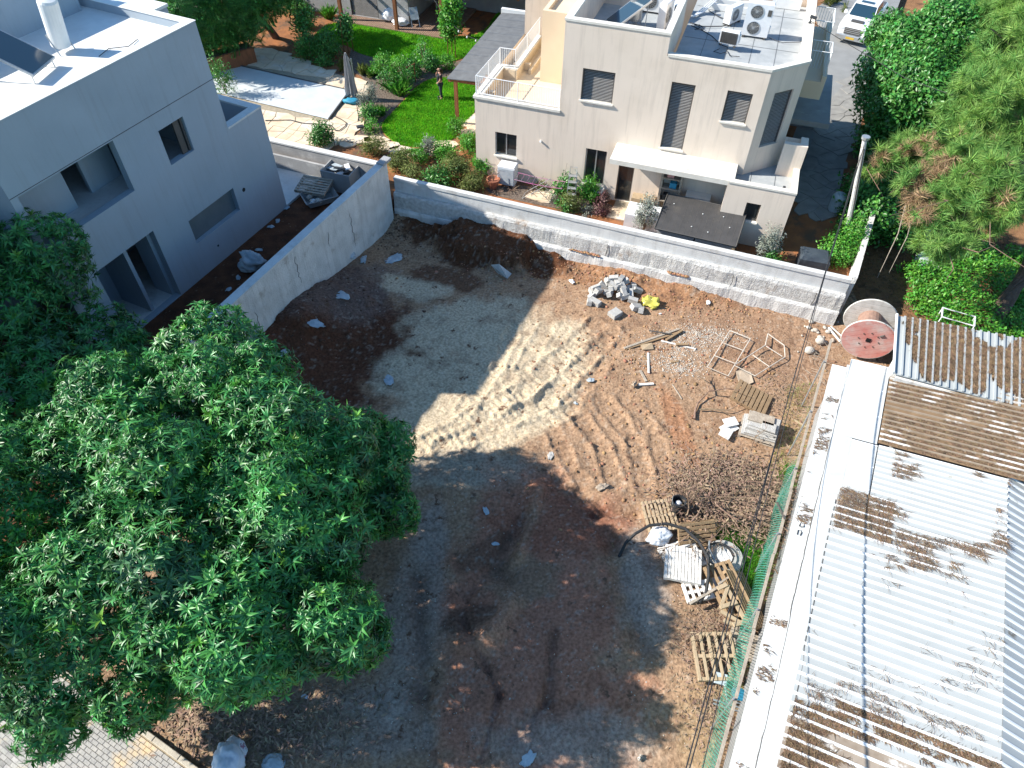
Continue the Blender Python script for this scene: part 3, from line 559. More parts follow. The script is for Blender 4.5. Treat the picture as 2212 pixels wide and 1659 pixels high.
# right-hand ledge, carport slab and balcony rails
b = MB(); b.box(13.582, 14.6, 3.4, 9.4, 4.6, 5.35); b.box(14.42, 14.6, 3.4, 9.4, 5.352, 5.6); b.build('side_ledge', cream_m, house)
b = MB(); b.box(13.583, 15.6, 5.1, 10.5, 2.55, 2.8); b.box(13.583, 15.58, 10.1, 10.3, -.2, 2.55); b.build('carport_slab_and_blocker', greywall_m, house)  # end wall below the slab is added to keep the carport dark
b = MB()
for (v0, v1) in ((3.6, 4.7), (6.9, 8.6)):
    b.tube([(14.5, v0, 6.5), (14.5, v1, 6.5)], .02, 5); b.tube([(13.7, v1, 6.5), (14.5, v1, 6.5)], .02, 5); b.tube([(13.7, v0, 6.5), (14.5, v0, 6.5)], .02, 5)
    k = v0
    while k < v1: b.tube([(14.5, k, 5.6), (14.5, k, 6.5)], .009, 4); k += .12
    k = 13.7
    while k < 14.5: b.tube([(k, v1, 5.36), (k, v1, 6.5)], .009, 4); k += .12
b.build('balcony_rail', whitemetal_m, house)
# porch canopy and storage wing
b = MB(); b.box(6.68, 11.72, -1.43, -.002, 2.68, 2.9); b.build('porch_canopy', coping_m, house)
SW = (12.68, 13.28, 1.2, 2.07)
b = MB(); wall_skin(b, 11.72, 14.46, -.2, 2.82, [SW], v=-1.43); b.quad((11.72, -1.43, -.2), (11.72, -1.43, 2.66), (11.72, -.003, 2.66), (11.72, -.003, -.2)); b.quad((14.46, -1.43, -.2), (14.46, 1.3, -.2), (14.46, 1.3, 2.82), (14.46, -1.43, 2.82))
b.quad((13.582, 1.3, -.2), (14.46, 1.3, -.2), (14.46, 1.3, 3.8), (13.582, 1.3, 3.8)); b.build('storage_wall', beige_m, house)
wn = glazed(house, *SW, cols=1); wn.location = (0, -1.43, 0)
b = MB(); b.quad((11.9, -1.25, 2.45), (14.3, -1.25, 2.45), (14.3, 1.3, 2.45), (11.9, 1.3, 2.45)); b.build('storage_deck', deck_m, house)
b = MB(); b.box(11.724, 11.9, -1.426, .0, 2.4, 2.8); b.box(11.902, 14.3, -1.426, -1.24, 2.4, 2.8); b.box(14.3, 14.456, -1.426, .6, 2.4, 2.8); b.build('storage_parapet', beige_m, house)
b = MB(); b.box(11.722, 14.48, -1.46, -1.2, 2.822, 2.9); b.box(14.24, 14.48, -1.198, .5, 2.822, 2.9); b.box(11.722, 11.95, -1.198, -.003, 2.822, 2.9); b.build('storage_coping', coping_m, house)
b = MB(); b.box(13.56, 14.5, .5, .74, 2.3, 3.9); b.box(14.2, 14.5, .742, 1.3, 2.3, 3.9); b.build('garden_screen_wall', beige_m, house)
b = MB(); b.box(12.6, 12.62, -1.2, .4, 2.455, 2.462); b.box(13.6, 13.62, -1.2, .4, 2.455, 2.462); b.build('deck_seam', seam_m, house)
b = MB(); b.lathe([(.05, 0), (.05, .38), (.06, .39), (.06, .46), (.02, .47)], 10, Matrix.Translation((13.95, -1.12, 2.46))); b.build('vent_pipe', blackpl_m, house)
b = MB(); b.tube([(3.19, 0, 2.3), (3.19, -.1, 2.33)], .05, 8); b.build('wall_lamp', white_m, house)
# recessed shelf, cabinet front and plinth under the porch
b = MB(); b.box(8.9, 9.0, -.45, -.003, .02, 2.3); b.box(9.75, 9.85, -.45, -.003, .02, 2.3)
for zz in (.02, .7, 1.35, 1.85, 2.25): b.box(9.0, 9.75, -.45, -.004, zz, zz + .05)
b.build('porch_shelf', greywood_m, house)
b = MB(); b.box(10.1, 11.2, -.5, -.003, .02, 1.25); b.build('porch_cabinet', white_m, house)
b = MB(); b.box(7.75, 8.8, -.5, -.003, .45, .62); b.build('porch_bench', freshwood_m, house)
b = MB(); b.box(7.0, 11.7, -1.43, -.002, -.2, .03); b.build('porch_floor', joint_m, house)
# shelf contents
for k, (uu, zz, c_) in enumerate([(9.1, .76, blackpl_m), (9.32, 1.41, blue_m), (9.15, 1.92, red_m)]):
    b = MB(); b.bbox(uu, uu + .3, -.4, -.1, zz, zz + .26, .02, HMw); tag(b.build('storage_box', c_), ['black storage box on the middle porch shelf', 'blue storage box on the upper porch shelf', 'reddish storage box on the topmost porch shelf'][k], 'box', 'boxes on the porch shelf')
# ---- things on the beige house roof
def condenser(name, label, u, v, z, wd, dp, ht, fans, rot=0.0, back=False):
    t = thing(name, label, 'air conditioner', HMw @ Vector((u, v, z)), HA + rot, 'air conditioner units on the flat roof')
    b = MB(); b.bbox(-wd / 2, wd / 2, -dp / 2, dp / 2, .08, ht, .03); b.build('casing', whitemetal_m, t)
    b = MB(); b.box(-wd / 2 + .05, -wd / 2 + .15, -dp / 2 - .03, dp / 2 + .03, 0, .08); b.box(wd / 2 - .15, wd / 2 - .05, -dp / 2 - .03, dp / 2 + .03, 0, .08); b.build('foot', frame_m, t)
    for k in range(fans):
        r = min(wd * .36, (ht - .15) / fans * .43); zc = .1 + (ht - .12) * (k + .5) / fans; uc = -wd * .1
        Mf = Matrix.Translation((uc, -dp / 2 - .004, zc)) @ Matrix.Rotation(R(90), 4, 'X')
        b = MB(); b.lathe([(r, 0), (r, .012), (r * .93, .02), (r * .93, .008)], 24, Mf); b.m = 1
        b.lathe([(r * .9, .001), (r * .9, .009)], 20, Mf); b.m = 0; b.lathe([(r * .16, .01), (r * .16, .03)], 12, Mf)
        for q in range(18):
            a = q * 2 * math.pi / 18; b.tube([Mf @ Vector((r * .15 * math.cos(a), r * .15 * math.sin(a), .02)), Mf @ Vector((r * .9 * math.cos(a + .5), r * .9 * math.sin(a + .5), .02))], .006, 3, cap=False)
        for rr in (.3, .5, .7):
            b.tube([Mf @ Vector((r * rr * math.cos(q * .35), r * rr * math.sin(q * .35), .022)) for q in range(19)], .005, 3, cap=False)
        b.build('fan_grille', [alu_m, frame_m], t)
    if back:
        b = MB()
        for k in range(9): b.box(-wd / 2 + .06, wd / 2 - .06, -dp / 2 - .02, -dp / 2 - .006, .14 + k * (ht - .2) / 9, .17 + k * (ht - .2) / 9)
        for k in range(7): b.box(-wd / 2 + .08 + k * (wd - .16) / 7, -wd / 2 + .1 + k * (wd - .16) / 7, -dp / 2 - .03, -dp / 2 - .021, .12, ht - .06)
        b.box(-wd / 2 + .05, wd / 2 - .05, -dp / 2 - .006, -dp / 2 - .003, .12, ht - .04); b.build('coil_guard', frame_m, t)
    b = MB(); b.box(wd / 2, wd / 2 + .05, -.08, .08, .2, .5); b.build('valve_cover', white_m, t)
    return t
t = condenser('outdoor_unit', 'tall white two fan outdoor unit standing on the grey flat roof', 11.25, 4.95, 6.19, 1.1, .4, 1.42, 2)
b = MB(); b.box(.34, .5, -.215, -.205, .95, 1.2); b.build('dark_label', frame_m, t)
condenser('outdoor_unit', 'small white condenser with dark coil side in front of the tall two fan unit', 10.3, 3.25, 6.35, .8, .3, .6, 0, rot=R(-8), back=True)
condenser('outdoor_unit', 'slim white outdoor unit standing sideways behind the small condenser', 10.15, 6.1, 6.19, .9, .34, .75, 1, rot=R(62))
condenser('outdoor_unit', 'white single fan unit behind the silver water tank', 6.5, 6.0, 6.21, 1.0, .36, .95, 1)
condenser('outdoor_unit', 'white unit turned edge on beside the silver water tank', 7.35, 4.4, 6.21, .9, .34, 1.15, 1, rot=R(78))
t = condenser('outdoor_unit', 'white unit with grille in the corner of the raised roof', 7.6, 5.6, 6.21, .8, .3, .7, 0, rot=R(70), back=True)
tk = thing('water_tank', 'upright silver solar water tank on the raised roof', 'water tank', HMw @ Vector((6.05, 4.3, 6.21)), HA)
b = MB(); b.lathe([(.28, .22), (.3, .25), (.3, 1.75), (.27, 1.82), (.1, 1.86)], 24); b.build('tank_body', alu_m, tk, smooth=False)
b = MB()
for k in range(4): a = k * 1.57 + .4; b.tube([(.3 * math.cos(a), .3 * math.sin(a), 0), (.27 * math.cos(a), .27 * math.sin(a), .3)], .02, 5)
b.tube([(.31 * math.cos(q * .33), .31 * math.sin(q * .33), .3) for q in range(20)], .015, 4); b.build('tank_stand', alu_m, tk)
def collector(label, u, v, z, rot, wd=1.0, ln=1.9, tilt=32, M=None, cat='solar panel'):
    base = (M or HMw) @ Vector((u, v, z)); t = thing('solar_collector', label, cat, base, (HA if M is None else A65) + rot, 'solar collectors')
    Mt = Matrix.Translation((0, 0, .25)) @ Matrix.Rotation(R(tilt), 4, 'X')
    b = MB(); b.box(-wd / 2, wd / 2, 0, ln, 0, .08, Mt); b.build('collector_frame', alu_m, t)
    b = MB(); b.box(-wd / 2 + .04, wd / 2 - .04, .04, ln - .04, .081, .086, Mt); b.build('collector_glass', glass_mat('collector_glass', (.03, .06, .09), .12), t)
    b = MB()
    for sx in (-1, 1):
        p = Mt @ Vector((sx * wd * .45, ln * .9, 0)); b.tube([(p.x, p.y, 0), p], .02, 4); p2 = Mt @ Vector((sx * wd * .45, .1, 0)); b.tube([(p2.x, p2.y, 0), p2], .02, 4); b.tube([(p.x, p.y, .02), (p2.x, p2.y, .02)], .015, 4)
    b.build('collector_stand', alu_m, t); return t
collector('dark solar collector leaning beside the silver water tank on the beige house', 5.2, 3.2, 6.21, R(-55))
rg = random.Random(5)
RC = ['thick black pipe from the raised roof end onto the grey flat roof', 'black pipe and cable tangle running to the small condenser', 'black pipe running to the slim sideways outdoor unit', 'thin cable from the tall two fan unit to the roof edge', 'short cable loop in front of the small condenser', 'loose cable coil on the roof left of the small condenser', 'knotted black cables in the shade of the raised wall']
for k, pl in enumerate([[(9.0, 7.0), (9.6, 6.4), (10.0, 6.2)], [(8.5, 5.0), (9.1, 4.6), (9.5, 4.2), (10.0, 3.5), (10.3, 3.3)], [(8.4, 5.3), (9.0, 5.1), (9.8, 5.4), (10.1, 5.8)], [(11.9, 4.9), (12.3, 4.7), (12.5, 4.6), (13.2, 4.9), (13.5, 5.4)], [(10.3, 3.0), (10.5, 2.5), (10.9, 2.5)], [(10.0, 3.0), (9.8, 2.7), (10.1, 2.55), (10.3, 2.8)], [(8.6, 5.2), (8.9, 5.0), (8.7, 4.7), (9.1, 4.8), (8.8, 5.3)]]):
    b = MB(); P = [HMw @ Vector((p[0], p[1], 6.23 + .03 * rg.random())) for p in pl]; b.tube(P, .022 if k < 3 else .014, 5); tag(b.build('roof_cable', cable_m), RC[k], 'cable', 'cables on the flat roof')
b = MB()
for k in range(3): b.tube([HMw @ Vector((9.0 + .12 * k, 8.0, 6.5)), HMw @ Vector((9.0 + .1 * k, 7.4, 6.55)), HMw @ Vector((8.6 + .1 * k, 6.6, 6.3)), HMw @ Vector((8.4, 6.0, 6.25))], .03, 6)
tag(b.build('pipe_bundle', whitemetal_m), 'bundle of white insulated pipes bending down onto the flat roof', 'pipes')
t = thing('cctv_camera', 'small black camera on the roof edge above the driveway', 'camera', HMw @ Vector((13.4, 5.6, 6.8)), HA)
b = MB(); b.lathe([(.06, 0), (.06, .05), (.03, .06), (.03, .22)], 10); b.build('mount', blackpl_m, t)
b = MB(); b.tube([(-.05, 0, .28), (.22, -.05, .24)], .07, 8); b.build('camera_body', blackpl_m, t)
b = MB(); b.tube([HMw @ Vector((13.4, 5.6, 6.9)), HMw @ Vector((14.9, 5.0, 6.5)), HMw @ Vector((17.5, 3.2, 6.1)), HMw @ Vector((21, 1.0, 6.2))], .014, 4); tag(b.build('service_cable', cable_m), 'thin black cable running from the roof camera into the leafy tree', 'cable')
# ------------------------------------------------------------------ white house under construction
A65 = R(65.5); WO = Vector((-11.363, 25.745, G))
wh = thing('white_house', 'unfinished white rendered house with empty window openings', 'house', WO, A65)
WMw = Matrix.Translation(WO) @ Matrix.Rotation(A65, 4, 'Z')
# local x along facade (far = +), local y inward (left), outward = -y
TOP = 8.88
UE = -8.8
OP = [(-3.07, -1.87, 4.86, 6.2), (-3.27, -.68, 1.47, 2.54), (-8.55, -4.86, 4.84, 6.75), (-7.55, -4.85, .02, 3.13)]
b = MB(); wall_skin(b, UE, 0, -.3, TOP - .1, OP, depth=.3); b.quad((UE, 0, -.3), (UE, 0, TOP - .1), (UE, 1.2, TOP - .1), (UE, 1.2, -.3)); wall_skin(b, 0, 1.99, -.3, 4.75, [], depth=.3)
b.quad((0, 0, 4.4), (0, 0, TOP - .1), (0, 6, TOP - .1), (0, 6, 4.4)); b.quad((1.99, 0, -.3), (1.99, 10.8, -.3), (1.99, 10.8, 4.75), (1.99, 0, 4.75))
b.build('facade_wall', shaded_white_m, wh)
b = MB(); b.box(-15, UE - .004, 1.13, 9, -.3, TOP - .02); b.box(-8.79, -.3, 9, 9.2, -.3, TOP - .2); b.build('rear_wall', shaded_white_m, wh)
b = MB(); b.tube([(UE, -.002, 6.8), (0, -.002, 6.8)], .012, 4); b.build('facade_joint', frame_m, wh)
# interior rooms seen through the openings
b = MB()
b.quad((-8.79, .3, 4.7), (-.3, .3, 4.7), (-.3, 6, 4.7), (-8.79, 6, 4.7)); b.quad((-8.79, .3, 3.3), (-8.79, 6, 3.3), (-.3, 6, 3.3), (-.3, .3, 3.3)); b.quad((-8.79, .3, 0), (-.3, .3, 0), (-.3, 5, 0), (-8.79, 5, 0))
b.quad((-8.79, .3, 8.2), (-8.79, 6, 8.2), (-.3, 6, 8.2), (-.3, .3, 8.2)); b.build('floor_slab', smoothconc_m, wh)
b = MB(); b.box(-8.6, -6.35, 1.15, 1.3, 4.7, 8.2); b.box(-5.5, -4.2, 1.4, 1.55, 4.7, 8.2); b.box(-3.9, -3.7, .31, 6, 4.7, 8.2); b.box(-8.79, -.3, 4.0, 4.2, 4.7, 8.2); b.box(-1.5, -1.35, .31, 4, 4.7, 8.2)
b.box(-8.79, -6.0, 1.9, 2.05, 0, 3.3); b.box(-6.1, -5.95, .35, 1.9, 0, 3.3); b.box(-5.0, -4.85, .31, 1.2, 0, 3.3); b.box(-8.79, -.3, 3.9, 4.1, 0, 3.3); b.build('room_wall', shaded_white_m, wh)
b = MB(); b.box(-3.26, -.69, .2, .24, 1.48, 2.53); b.build('window_board', mat('blue_grey_board', (.15, .17, .18), (.12, .14, .15), rough=.6), wh)
b = MB(); b.box(-2.3, -2.05, .12, .2, 4.87, 6.19); b.box(-1.98, -1.9, .1, .2, 4.87, 6.19); b.build('window_track', frame_m, wh)
# roof deck, parapets, stair head
b = MB(); b.quad((UE, .28, TOP - .32), (-.28, .28, TOP - .32), (-.28, 6, TOP - .32), (UE, 6, TOP - .32)); b.build('roof_deck', white_m, wh)
b = MB(); b.box(UE, 0, .004, .3, TOP - .6, TOP - .02); b.box(-.3, -.002, .302, 9, TOP - .6, TOP - .02); b.build('roof_parapet', shaded_white_m, wh)
b = MB(); b.box(UE, .02, -.02, .33, TOP - .018, TOP); b.box(-.33, .02, .332, 9, TOP - .018, TOP); b.build('roof_coping', white_m, wh)
b = MB(); b.box(UE, -.6, 4.9, 9.4, TOP - .32, TOP + 1.15); b.build('stair_head', shaded_white_m, wh)
b = MB(); b.box(UE, -.55, 4.85, 5.3, TOP + 1.152, TOP + 1.25); b.build('stair_head_coping', white_m, wh)
b = MB(); b.box(.004, .7, 2.0, 8, 4.0, TOP - .12); b.build('rear_block', shaded_white_m, wh)
b = MB(); b.box(.024, .74, 1.95, 8, TOP - .118, TOP - .02); b.build('rear_block_coping', white_m, wh)
# low wing terrace with parapet well
b = MB(); b.quad((.0, .3, 3.9), (1.7, .3, 3.9), (1.7, 10.5, 3.9), (0, 10.5, 3.9)); b.build('terrace_floor', smoothconc_m, wh)
b = MB(); b.box(.003, 1.66, .003, .34, 3.7, 4.78); b.box(1.66, 1.987, .003, 10.8, 3.7, 4.78); b.box(.003, 1.66, 10.4, 10.8, 3.7, 4.78); b.build('terrace_parapet', shaded_white_m, wh)
b = MB(); b.box(.0, 1.64, -.015, .36, 4.782, 4.86); b.box(1.642, 2.01, -.015, 10.8, 4.782, 4.86); b.build('terrace_coping', smoothconc_m, wh)
b = MB(); b.tube([(-.16, -.003, 2.15), (-.16, .02, 2.15)], .09, 14); b.tube([(-2.35, -.003, .75), (-2.35, .02, .75)], .05, 10); b.build('pipe_sleeve', dark_m, wh)
# solar water heater on the white roof
hb = thing('water_heater', 'white cylindrical solar water heater on the unfinished white roof', 'water heater', WMw @ Vector((-3.4, 2.7, TOP - .31)), A65)
Mh = Matrix.Translation((0, 0, .2)) @ Matrix.Rotation(R(12), 4, 'X')
b = MB(); b.lathe([(.26, 0), (.3, .03), (.3, 1.45), (.26, 1.52), (.1, 1.55)], 20, Mh); b.build('tank_body', white_m, hb)
b = MB(); b.tube([(-.3, -.2, 0), (-.3, .1, .6), (.3, .1, .6), (.3, -.2, 0)], .025, 5); b.build('tank_stand', alu_m, hb)
collector('aluminium framed solar collector beside the heater on the white roof', -4.9, 1.7, TOP - .31, R(20), M=WMw, wd=1.3, ln=1.7, tilt=28)
b = MB(); b.tube([WMw @ Vector(p) for p in [(-1.6, 1.2, TOP - .29), (-2.2, 1.0, TOP - .27), (-2.6, 1.5, TOP - .29), (-3.2, 1.3, TOP - .28)]], .014, 4); b.tube([WMw @ Vector(p) for p in [(-1.2, .5, TOP - .29), (-1.5, .6, TOP - .29), (-1.4, .9, TOP - .29)]], .012, 4); tag(b.build('roof_cable', cable_m), 'dark loose cable lying on the sunlit white roof', 'cable')
b = MB()
for k, (u, v, sx, sy, sz) in enumerate([(-7.8, 3.2, 1.6, .9, .7), (-8.0, 1.6, .7, .9, .5)]):
    bb = MB(); bb.bbox(-sx / 2, sx / 2, -sy / 2, sy / 2, 0, sz, .03, WMw @ TR(u, v, TOP - .31)); tag(bb.build('roof_plinth', white_m), ['long white rendered plinth near the edge of the white roof', 'squat white plinth at the photo edge of the white roof'][k], 'plinth', 'plinths on the white roof')
pallet_yard = True
# yard slab, planter, boundary at back of yard
ys_ = thing('yard_patio', 'bluish bare concrete patio slab beside the white house in the shade', 'patio', WMw @ Vector((1.99, 0, 0)), A65)
b = MB(); b.box(.004, 3.3, .0, 5.5, -.2, .1); b.build('slab', smoothconc_m, ys_)
yw = thing('yard_wall', 'grey rendered rear wall of the white house yard', 'wall', ground_at(479 + 500 * .2, 184.3 + 585 * .2, 2.8), 0)
q0 = ground_at(570, 300, 2.3); q1 = ground_at(479.2 + 1660 * .2, 184.3 + 850 * .2, 2.3); yd = (q1 - q0); yl = math.hypot(yd.x, yd.y); yw.location = (q0.x, q0.y, 0); yw.rotation_euler.z = math.atan2(yd.y, yd.x)
b = MB(); b.box(0, yl + .1, 0, .25, .8, 2.22); b.build('wall_body', greywall_m, yw)
b = MB(); b.box(-.02, yl + .12, -.03, .28, 2.222, 2.3); b.build('wall_coping', smoothconc_m, yw)
pl = thing('planter', 'long low concrete planter along the rear wall of the yard', 'planter', (q0.x, q0.y, G), yw.rotation_euler.z); plo = ground_at(585, 321, 1.8); plw = -((plo.x - q0.x) * -math.sin(yw.rotation_euler.z) + (plo.y - q0.y) * math.cos(yw.rotation_euler.z)); plw = max(.35, min(1.0, plw))
b = MB(); b.box(.2, yl * .66, -plw, -plw + .12, .1, .8); b.box(yl * .66 - .12, yl * .66, -plw + .122, -.003, .1, .8); b.build('planter_wall', greywall_m, pl)
b = MB(); b.box(.2, yl * .66 - .12, -plw + .122, -.003, .1, .62); b.build('planter_soil', yard_soil_m, pl)
# the builder's things in the yard
def bag(name, label, c, size, m, seed, cat='bag', group=None, rz=0.0, amp=.42):
    return tag(lump(name, c, size, m, None, ICO4, amp=amp, freq=1.5, seed=seed, rz=rz, ridge=.35), label, cat, group)
p = ground_at(548, 580, 1.0); bag('bulk_bag', 'large bluish white builder sack on the red soil strip beside the white house', (p.x, p.y, 1.32), (.5, .42, .55), plastic_b, 3, 'sack', rz=.4)
sk = thing('rubble_skip', 'open metal skip tray full of rubble in the shaded yard', 'skip', ground_at(693, 437, 1.0), R(30))
b = MB(); b.add([(-.6, -.4, .1), (.6, -.4, .1), (.6, .4, .1), (-.6, .4, .1), (-.75, -.5, .4), (.75, -.5, .4), (.75, .5, .4), (-.75, .5, .4)], [(0, 1, 5, 4), (1, 2, 6, 5), (2, 3, 7, 6), (3, 0, 4, 7), (3, 2, 1, 0)])
b.tube([(-.75, -.5, .4), (.75, -.5, .4), (.75, .5, .4), (-.75, .5, .4), (-.75, -.5, .4)], .03, 5); b.build('skip_body', greywall_m, sk)
for k in range(8): lump('rubble_piece', (random.uniform(-.5, .5), random.uniform(-.32, .32), .3), (random.uniform(.1, .25), random.uniform(.1, .2), .1), rock_m if k % 2 else plastic_b, sk, ICO1, seed=k + 60, rz=k)
cr = thing('site_crate', 'large open metal site crate with bluish offcuts at the yard corner', 'crate', ground_at(742, 402, 1.0), R(-18))
b = MB(); 
for (x0, x1, y0, y1) in ((-.75, .75, -.55, -.5), (-.75, .75, .5, .55), (-.75, -.7, -.5, .5), (.7, .75, -.5, .5)): b.box(x0, x1, y0, y1, 0, 1.0)
b.box(-.7, .7, -.5, .5, 0, .7); b.build('crate_body', greywall_m, cr)
for k in range(9): b = MB(); b.box(-.25, .25, -.12, .12, 0, .03, TR(random.uniform(-.45, .45), random.uniform(-.3, .3), .72 + .035 * k, random.uniform(0, 3), random.uniform(-.2, .2))); b.build('offcut', [plastic_b, plastic_w, frame_m][k % 3], cr)
for k, (px, py) in enumerate([(585, 490), (620, 450), (515, 600), (560, 540), (495, 625), (600, 478)]):
    p = ground_at(px, py, 1.0); tag(crumple('yard_scrap', (p.x, p.y, 1.0), .2, .12, .07, plastic_b, k, k), ['crumpled pale scrap on the yard soil halfway along the retaining wall', 'crumpled pale scrap on the yard soil near the far retaining wall', 'crumpled pale scrap on the yard soil left of the big bluish sack', 'crumpled pale scrap on the yard soil just above the big bluish sack', 'crumpled pale scrap on the yard soil nearest the big mango tree', 'crumpled pale scrap at the foot of the white house wall'][k], 'scrap', 'scraps on the yard soil')
# ------------------------------------------------------------------ garden ground covers
def gpoly(pts, z=G): return [ground_at(x, y, z) for x, y in pts]
def smooth_poly(P, it=2):
    for _ in range(it):
        Q = []
        for i in range(len(P)):
            a, b_ = P[i], P[(i + 1) % len(P)]; Q += [a * .75 + b_ * .25, a * .25 + b_ * .75]
        P = Q
    return P
def slab(name, pts, m, z0, z1, sm=0):
    P = gpoly(pts, z1)
    if sm: P = smooth_poly(P, sm)
    b = MB(); b.prism([(p.x, p.y) for p in P], z0, z1); return b.build(name, m), [(p.x, p.y) for p in P]
def inside(poly, x, y):
    x = np.asarray(x); y = np.asarray(y); r = np.zeros(x.shape, bool); n = len(poly)
    for i in range(n):
        x1, y1 = poly[i]; x2, y2 = poly[(i + 1) % n]
        if y1 == y2: continue
        c_ = ((y1 > y) != (y2 > y)) & (x < (x2 - x1) * (y - y1) / (y2 - y1) + x1); r ^= c_
    return r
LAWN1 = [(712, 50), (772, 50), (860, 63), (952, 80), (1045, 78), (1075, 20), (1120, 30), (1070, 95), (1020, 118), (985, 130), (940, 143), (870, 138), (800, 122), (768, 112), (752, 96), (700, 92), (672, 84), (690, 65)]
LAWN2 = [(908, 180), (950, 166), (1000, 172), (1030, 178), (1030, 240), (1005, 264), (990, 284), (977, 304), (910, 318), (868, 315), (837, 297), (820, 273), (845, 247), (875, 215)]
l1, L1 = slab('lawn', LAWN1, lawn_m, G - .05, G + .03, 2); struct(l1)
l2, L2 = slab('lawn', LAWN2, lawn_m, G - .05, G + .03, 2); struct(l2)
def blades(name, poly, n, h0, h1, wd, m, z=0.0, lean=.5, parent=None, hfun=None):
    P = np.array(poly); lo, hi = P.min(0), P.max(0)
    xy = RNG.random((int(n * 2.2), 2)) * (hi - lo) + lo; xy = xy[inside(poly, xy[:, 0], xy[:, 1])][:n]; n = len(xy)
    zz = hfun(xy[:, 0], xy[:, 1]) if hfun else np.full(n, z)
    h = h0 + (h1 - h0) * RNG.random(n); a = RNG.random(n) * 6.283; ln = lean * h * RNG.random(n); la = RNG.random(n) * 6.283
    V = np.empty((n, 3, 3)); dx, dy = np.cos(a) * wd / 2, np.sin(a) * wd / 2
    V[:, 0] = np.stack([xy[:, 0] - dx, xy[:, 1] - dy, zz], 1); V[:, 1] = np.stack([xy[:, 0] + dx, xy[:, 1] + dy, zz], 1)
    V[:, 2] = np.stack([xy[:, 0] + np.cos(la) * ln, xy[:, 1] + np.sin(la) * ln, zz + h], 1)
    return stuff(mesh_np(name, V.reshape(-1, 3), np.arange(n * 3).reshape(-1, 3), m, parent))
tag(blades('lawn_grass', L1, 36000, .04, .13, .05, grass_m, G + .03), 'bright mown grass of the far lawn before the wooden pergola', 'grass')
tag(blades('lawn_grass', L2, 26000, .04, .13, .045, grass_m, G + .03), 'bright mown grass of the lawn the person stands on', 'grass')
mu, _ = slab('mulch_bed', [(760, 95), (800, 120), (870, 138), (940, 143), (1000, 130), (1040, 118), (1032, 172), (950, 164), (905, 178), (872, 213), (843, 245), (817, 272), (834, 299), (866, 318), (912, 322), (960, 312), (985, 340), (900, 335), (850, 333), (800, 318), (770, 300), (785, 270), (800, 215), (790, 170), (750, 150)], mulch_m, G - .05, G + .012, 1); struct(mu)
mu, _ = slab('mulch_bed', [(1045, 400), (1130, 400), (1200, 408), (1300, 432), (1330, 448), (1310, 470), (1200, 450), (1120, 433), (1060, 420)], mulch_m, G - .05, G + .012, 1); struct(mu)
# pool paving: base sheet plus individual stones
PAVE = [(440, 200), (470, 150), (505, 128), (545, 106), (600, 112), (650, 128), (680, 152), (712, 155), (748, 166), (790, 180), (812, 186), (795, 215), (784, 250), (778, 278), (735, 315), (690, 315), (580, 306), (560, 280), (520, 260)]
pb, PV = slab('pool_paving', PAVE, joint_m, G - .05, G + .02, 1); struct(pb)
pf = ground_at(757, 196, G + .06); pn = ground_at(711, 258, G + .06); fl = ground_at(494, 137, G + .06)
pd = (fl - pf).normalized(); pw = (pn - pf); pL = 15.5
POOL = [(q.x, q.y) for q in (pf, pf + pw, pf + pw + pd * pL, pf + pd * pL)]
def stones(parent_loc, poly, cell, ang, m, z0, z1, hole=None, name='stone', limit=300, gap=.03, parent=None, jit=.32):
    P = np.array(poly); cx, cy = P.mean(0); ca, sa = math.cos(ang), math.sin(ang); rad = np.abs(P - [cx, cy]).max() * 1.5; n = int(rad / cell) + 2
    rg = random.Random(int(cell * 1000)); corners = {}
    def cor(i, j):
        if (i, j) not in corners: corners[(i, j)] = (i + rg.uniform(-jit, jit), j + (0.5 if False else 0) + rg.uniform(-jit, jit))
        return corners[(i, j)]
    out = []
    for j in range(-n, n):
        i = -n + (j % 2)
        while i < n:
            k = rg.choice([1, 1, 1, 2]); pts = [cor(i + q, j) for q in range(k + 1)] + [cor(i + q, j + 1) for q in range(k, -1, -1)]; i += k
            mx = sum(p[0] for p in pts) / len(pts); my = sum(p[1] for p in pts) / len(pts)
            sh = 1 - gap / cell; pts = [(mx + (p[0] - mx) * sh, my + (p[1] - my) * sh) for p in pts]
            wpts = [(cx + (p[0] * ca - p[1] * sa) * cell, cy + (p[0] * sa + p[1] * ca) * cell) for p in pts]
            xs_, ys_ = np.array([p[0] for p in wpts]), np.array([p[1] for p in wpts])
            if not inside(poly, xs_.mean(), ys_.mean()): continue
            if hole is not None and (inside(hole, xs_, ys_).any() or inside(hole, xs_.mean(), ys_.mean())): continue
            out.append(wpts)
    out.sort(key=lambda q: q[0][0] ** 2 + q[0][1] ** 2)
    rest = MB()
    for k, wp in enumerate(out):
        b = MB() if k < limit else rest; dz = rg.uniform(-.006, .01); b.prism([(p[0] - parent_loc[0], p[1] - parent_loc[1]) for p in wp], z0 - parent_loc[2], z1 + dz - parent_loc[2])
        if k < limit: b.build(name, m, parent)
    if rest.f: stuff(rest.build(name, m, parent))
stones(pb.location, PV, .62, R(-17), stone_m, G - .02, G + .05, hole=POOL, parent=pb)
pc = thing('pool_cover', 'wrinkled pale grey cover stretched over the garden pool', 'pool cover', (pf.x, pf.y, G), 0)
nx, ny = 60, 20; uu, vv = np.meshgrid(np.linspace(0, pL, nx), np.linspace(0, 1, ny)); px_ = pf.x + pd.x * uu + pw.x * vv; py_ = pf.y + pd.y * uu + pw.y * vv
pz = .06 + .03 * fbm(px_ * .8, py_ * .8, 3) + .02 * np.abs(fbm(px_ * 3 + py_ * 2, py_ * 1.0, 2)) * 2
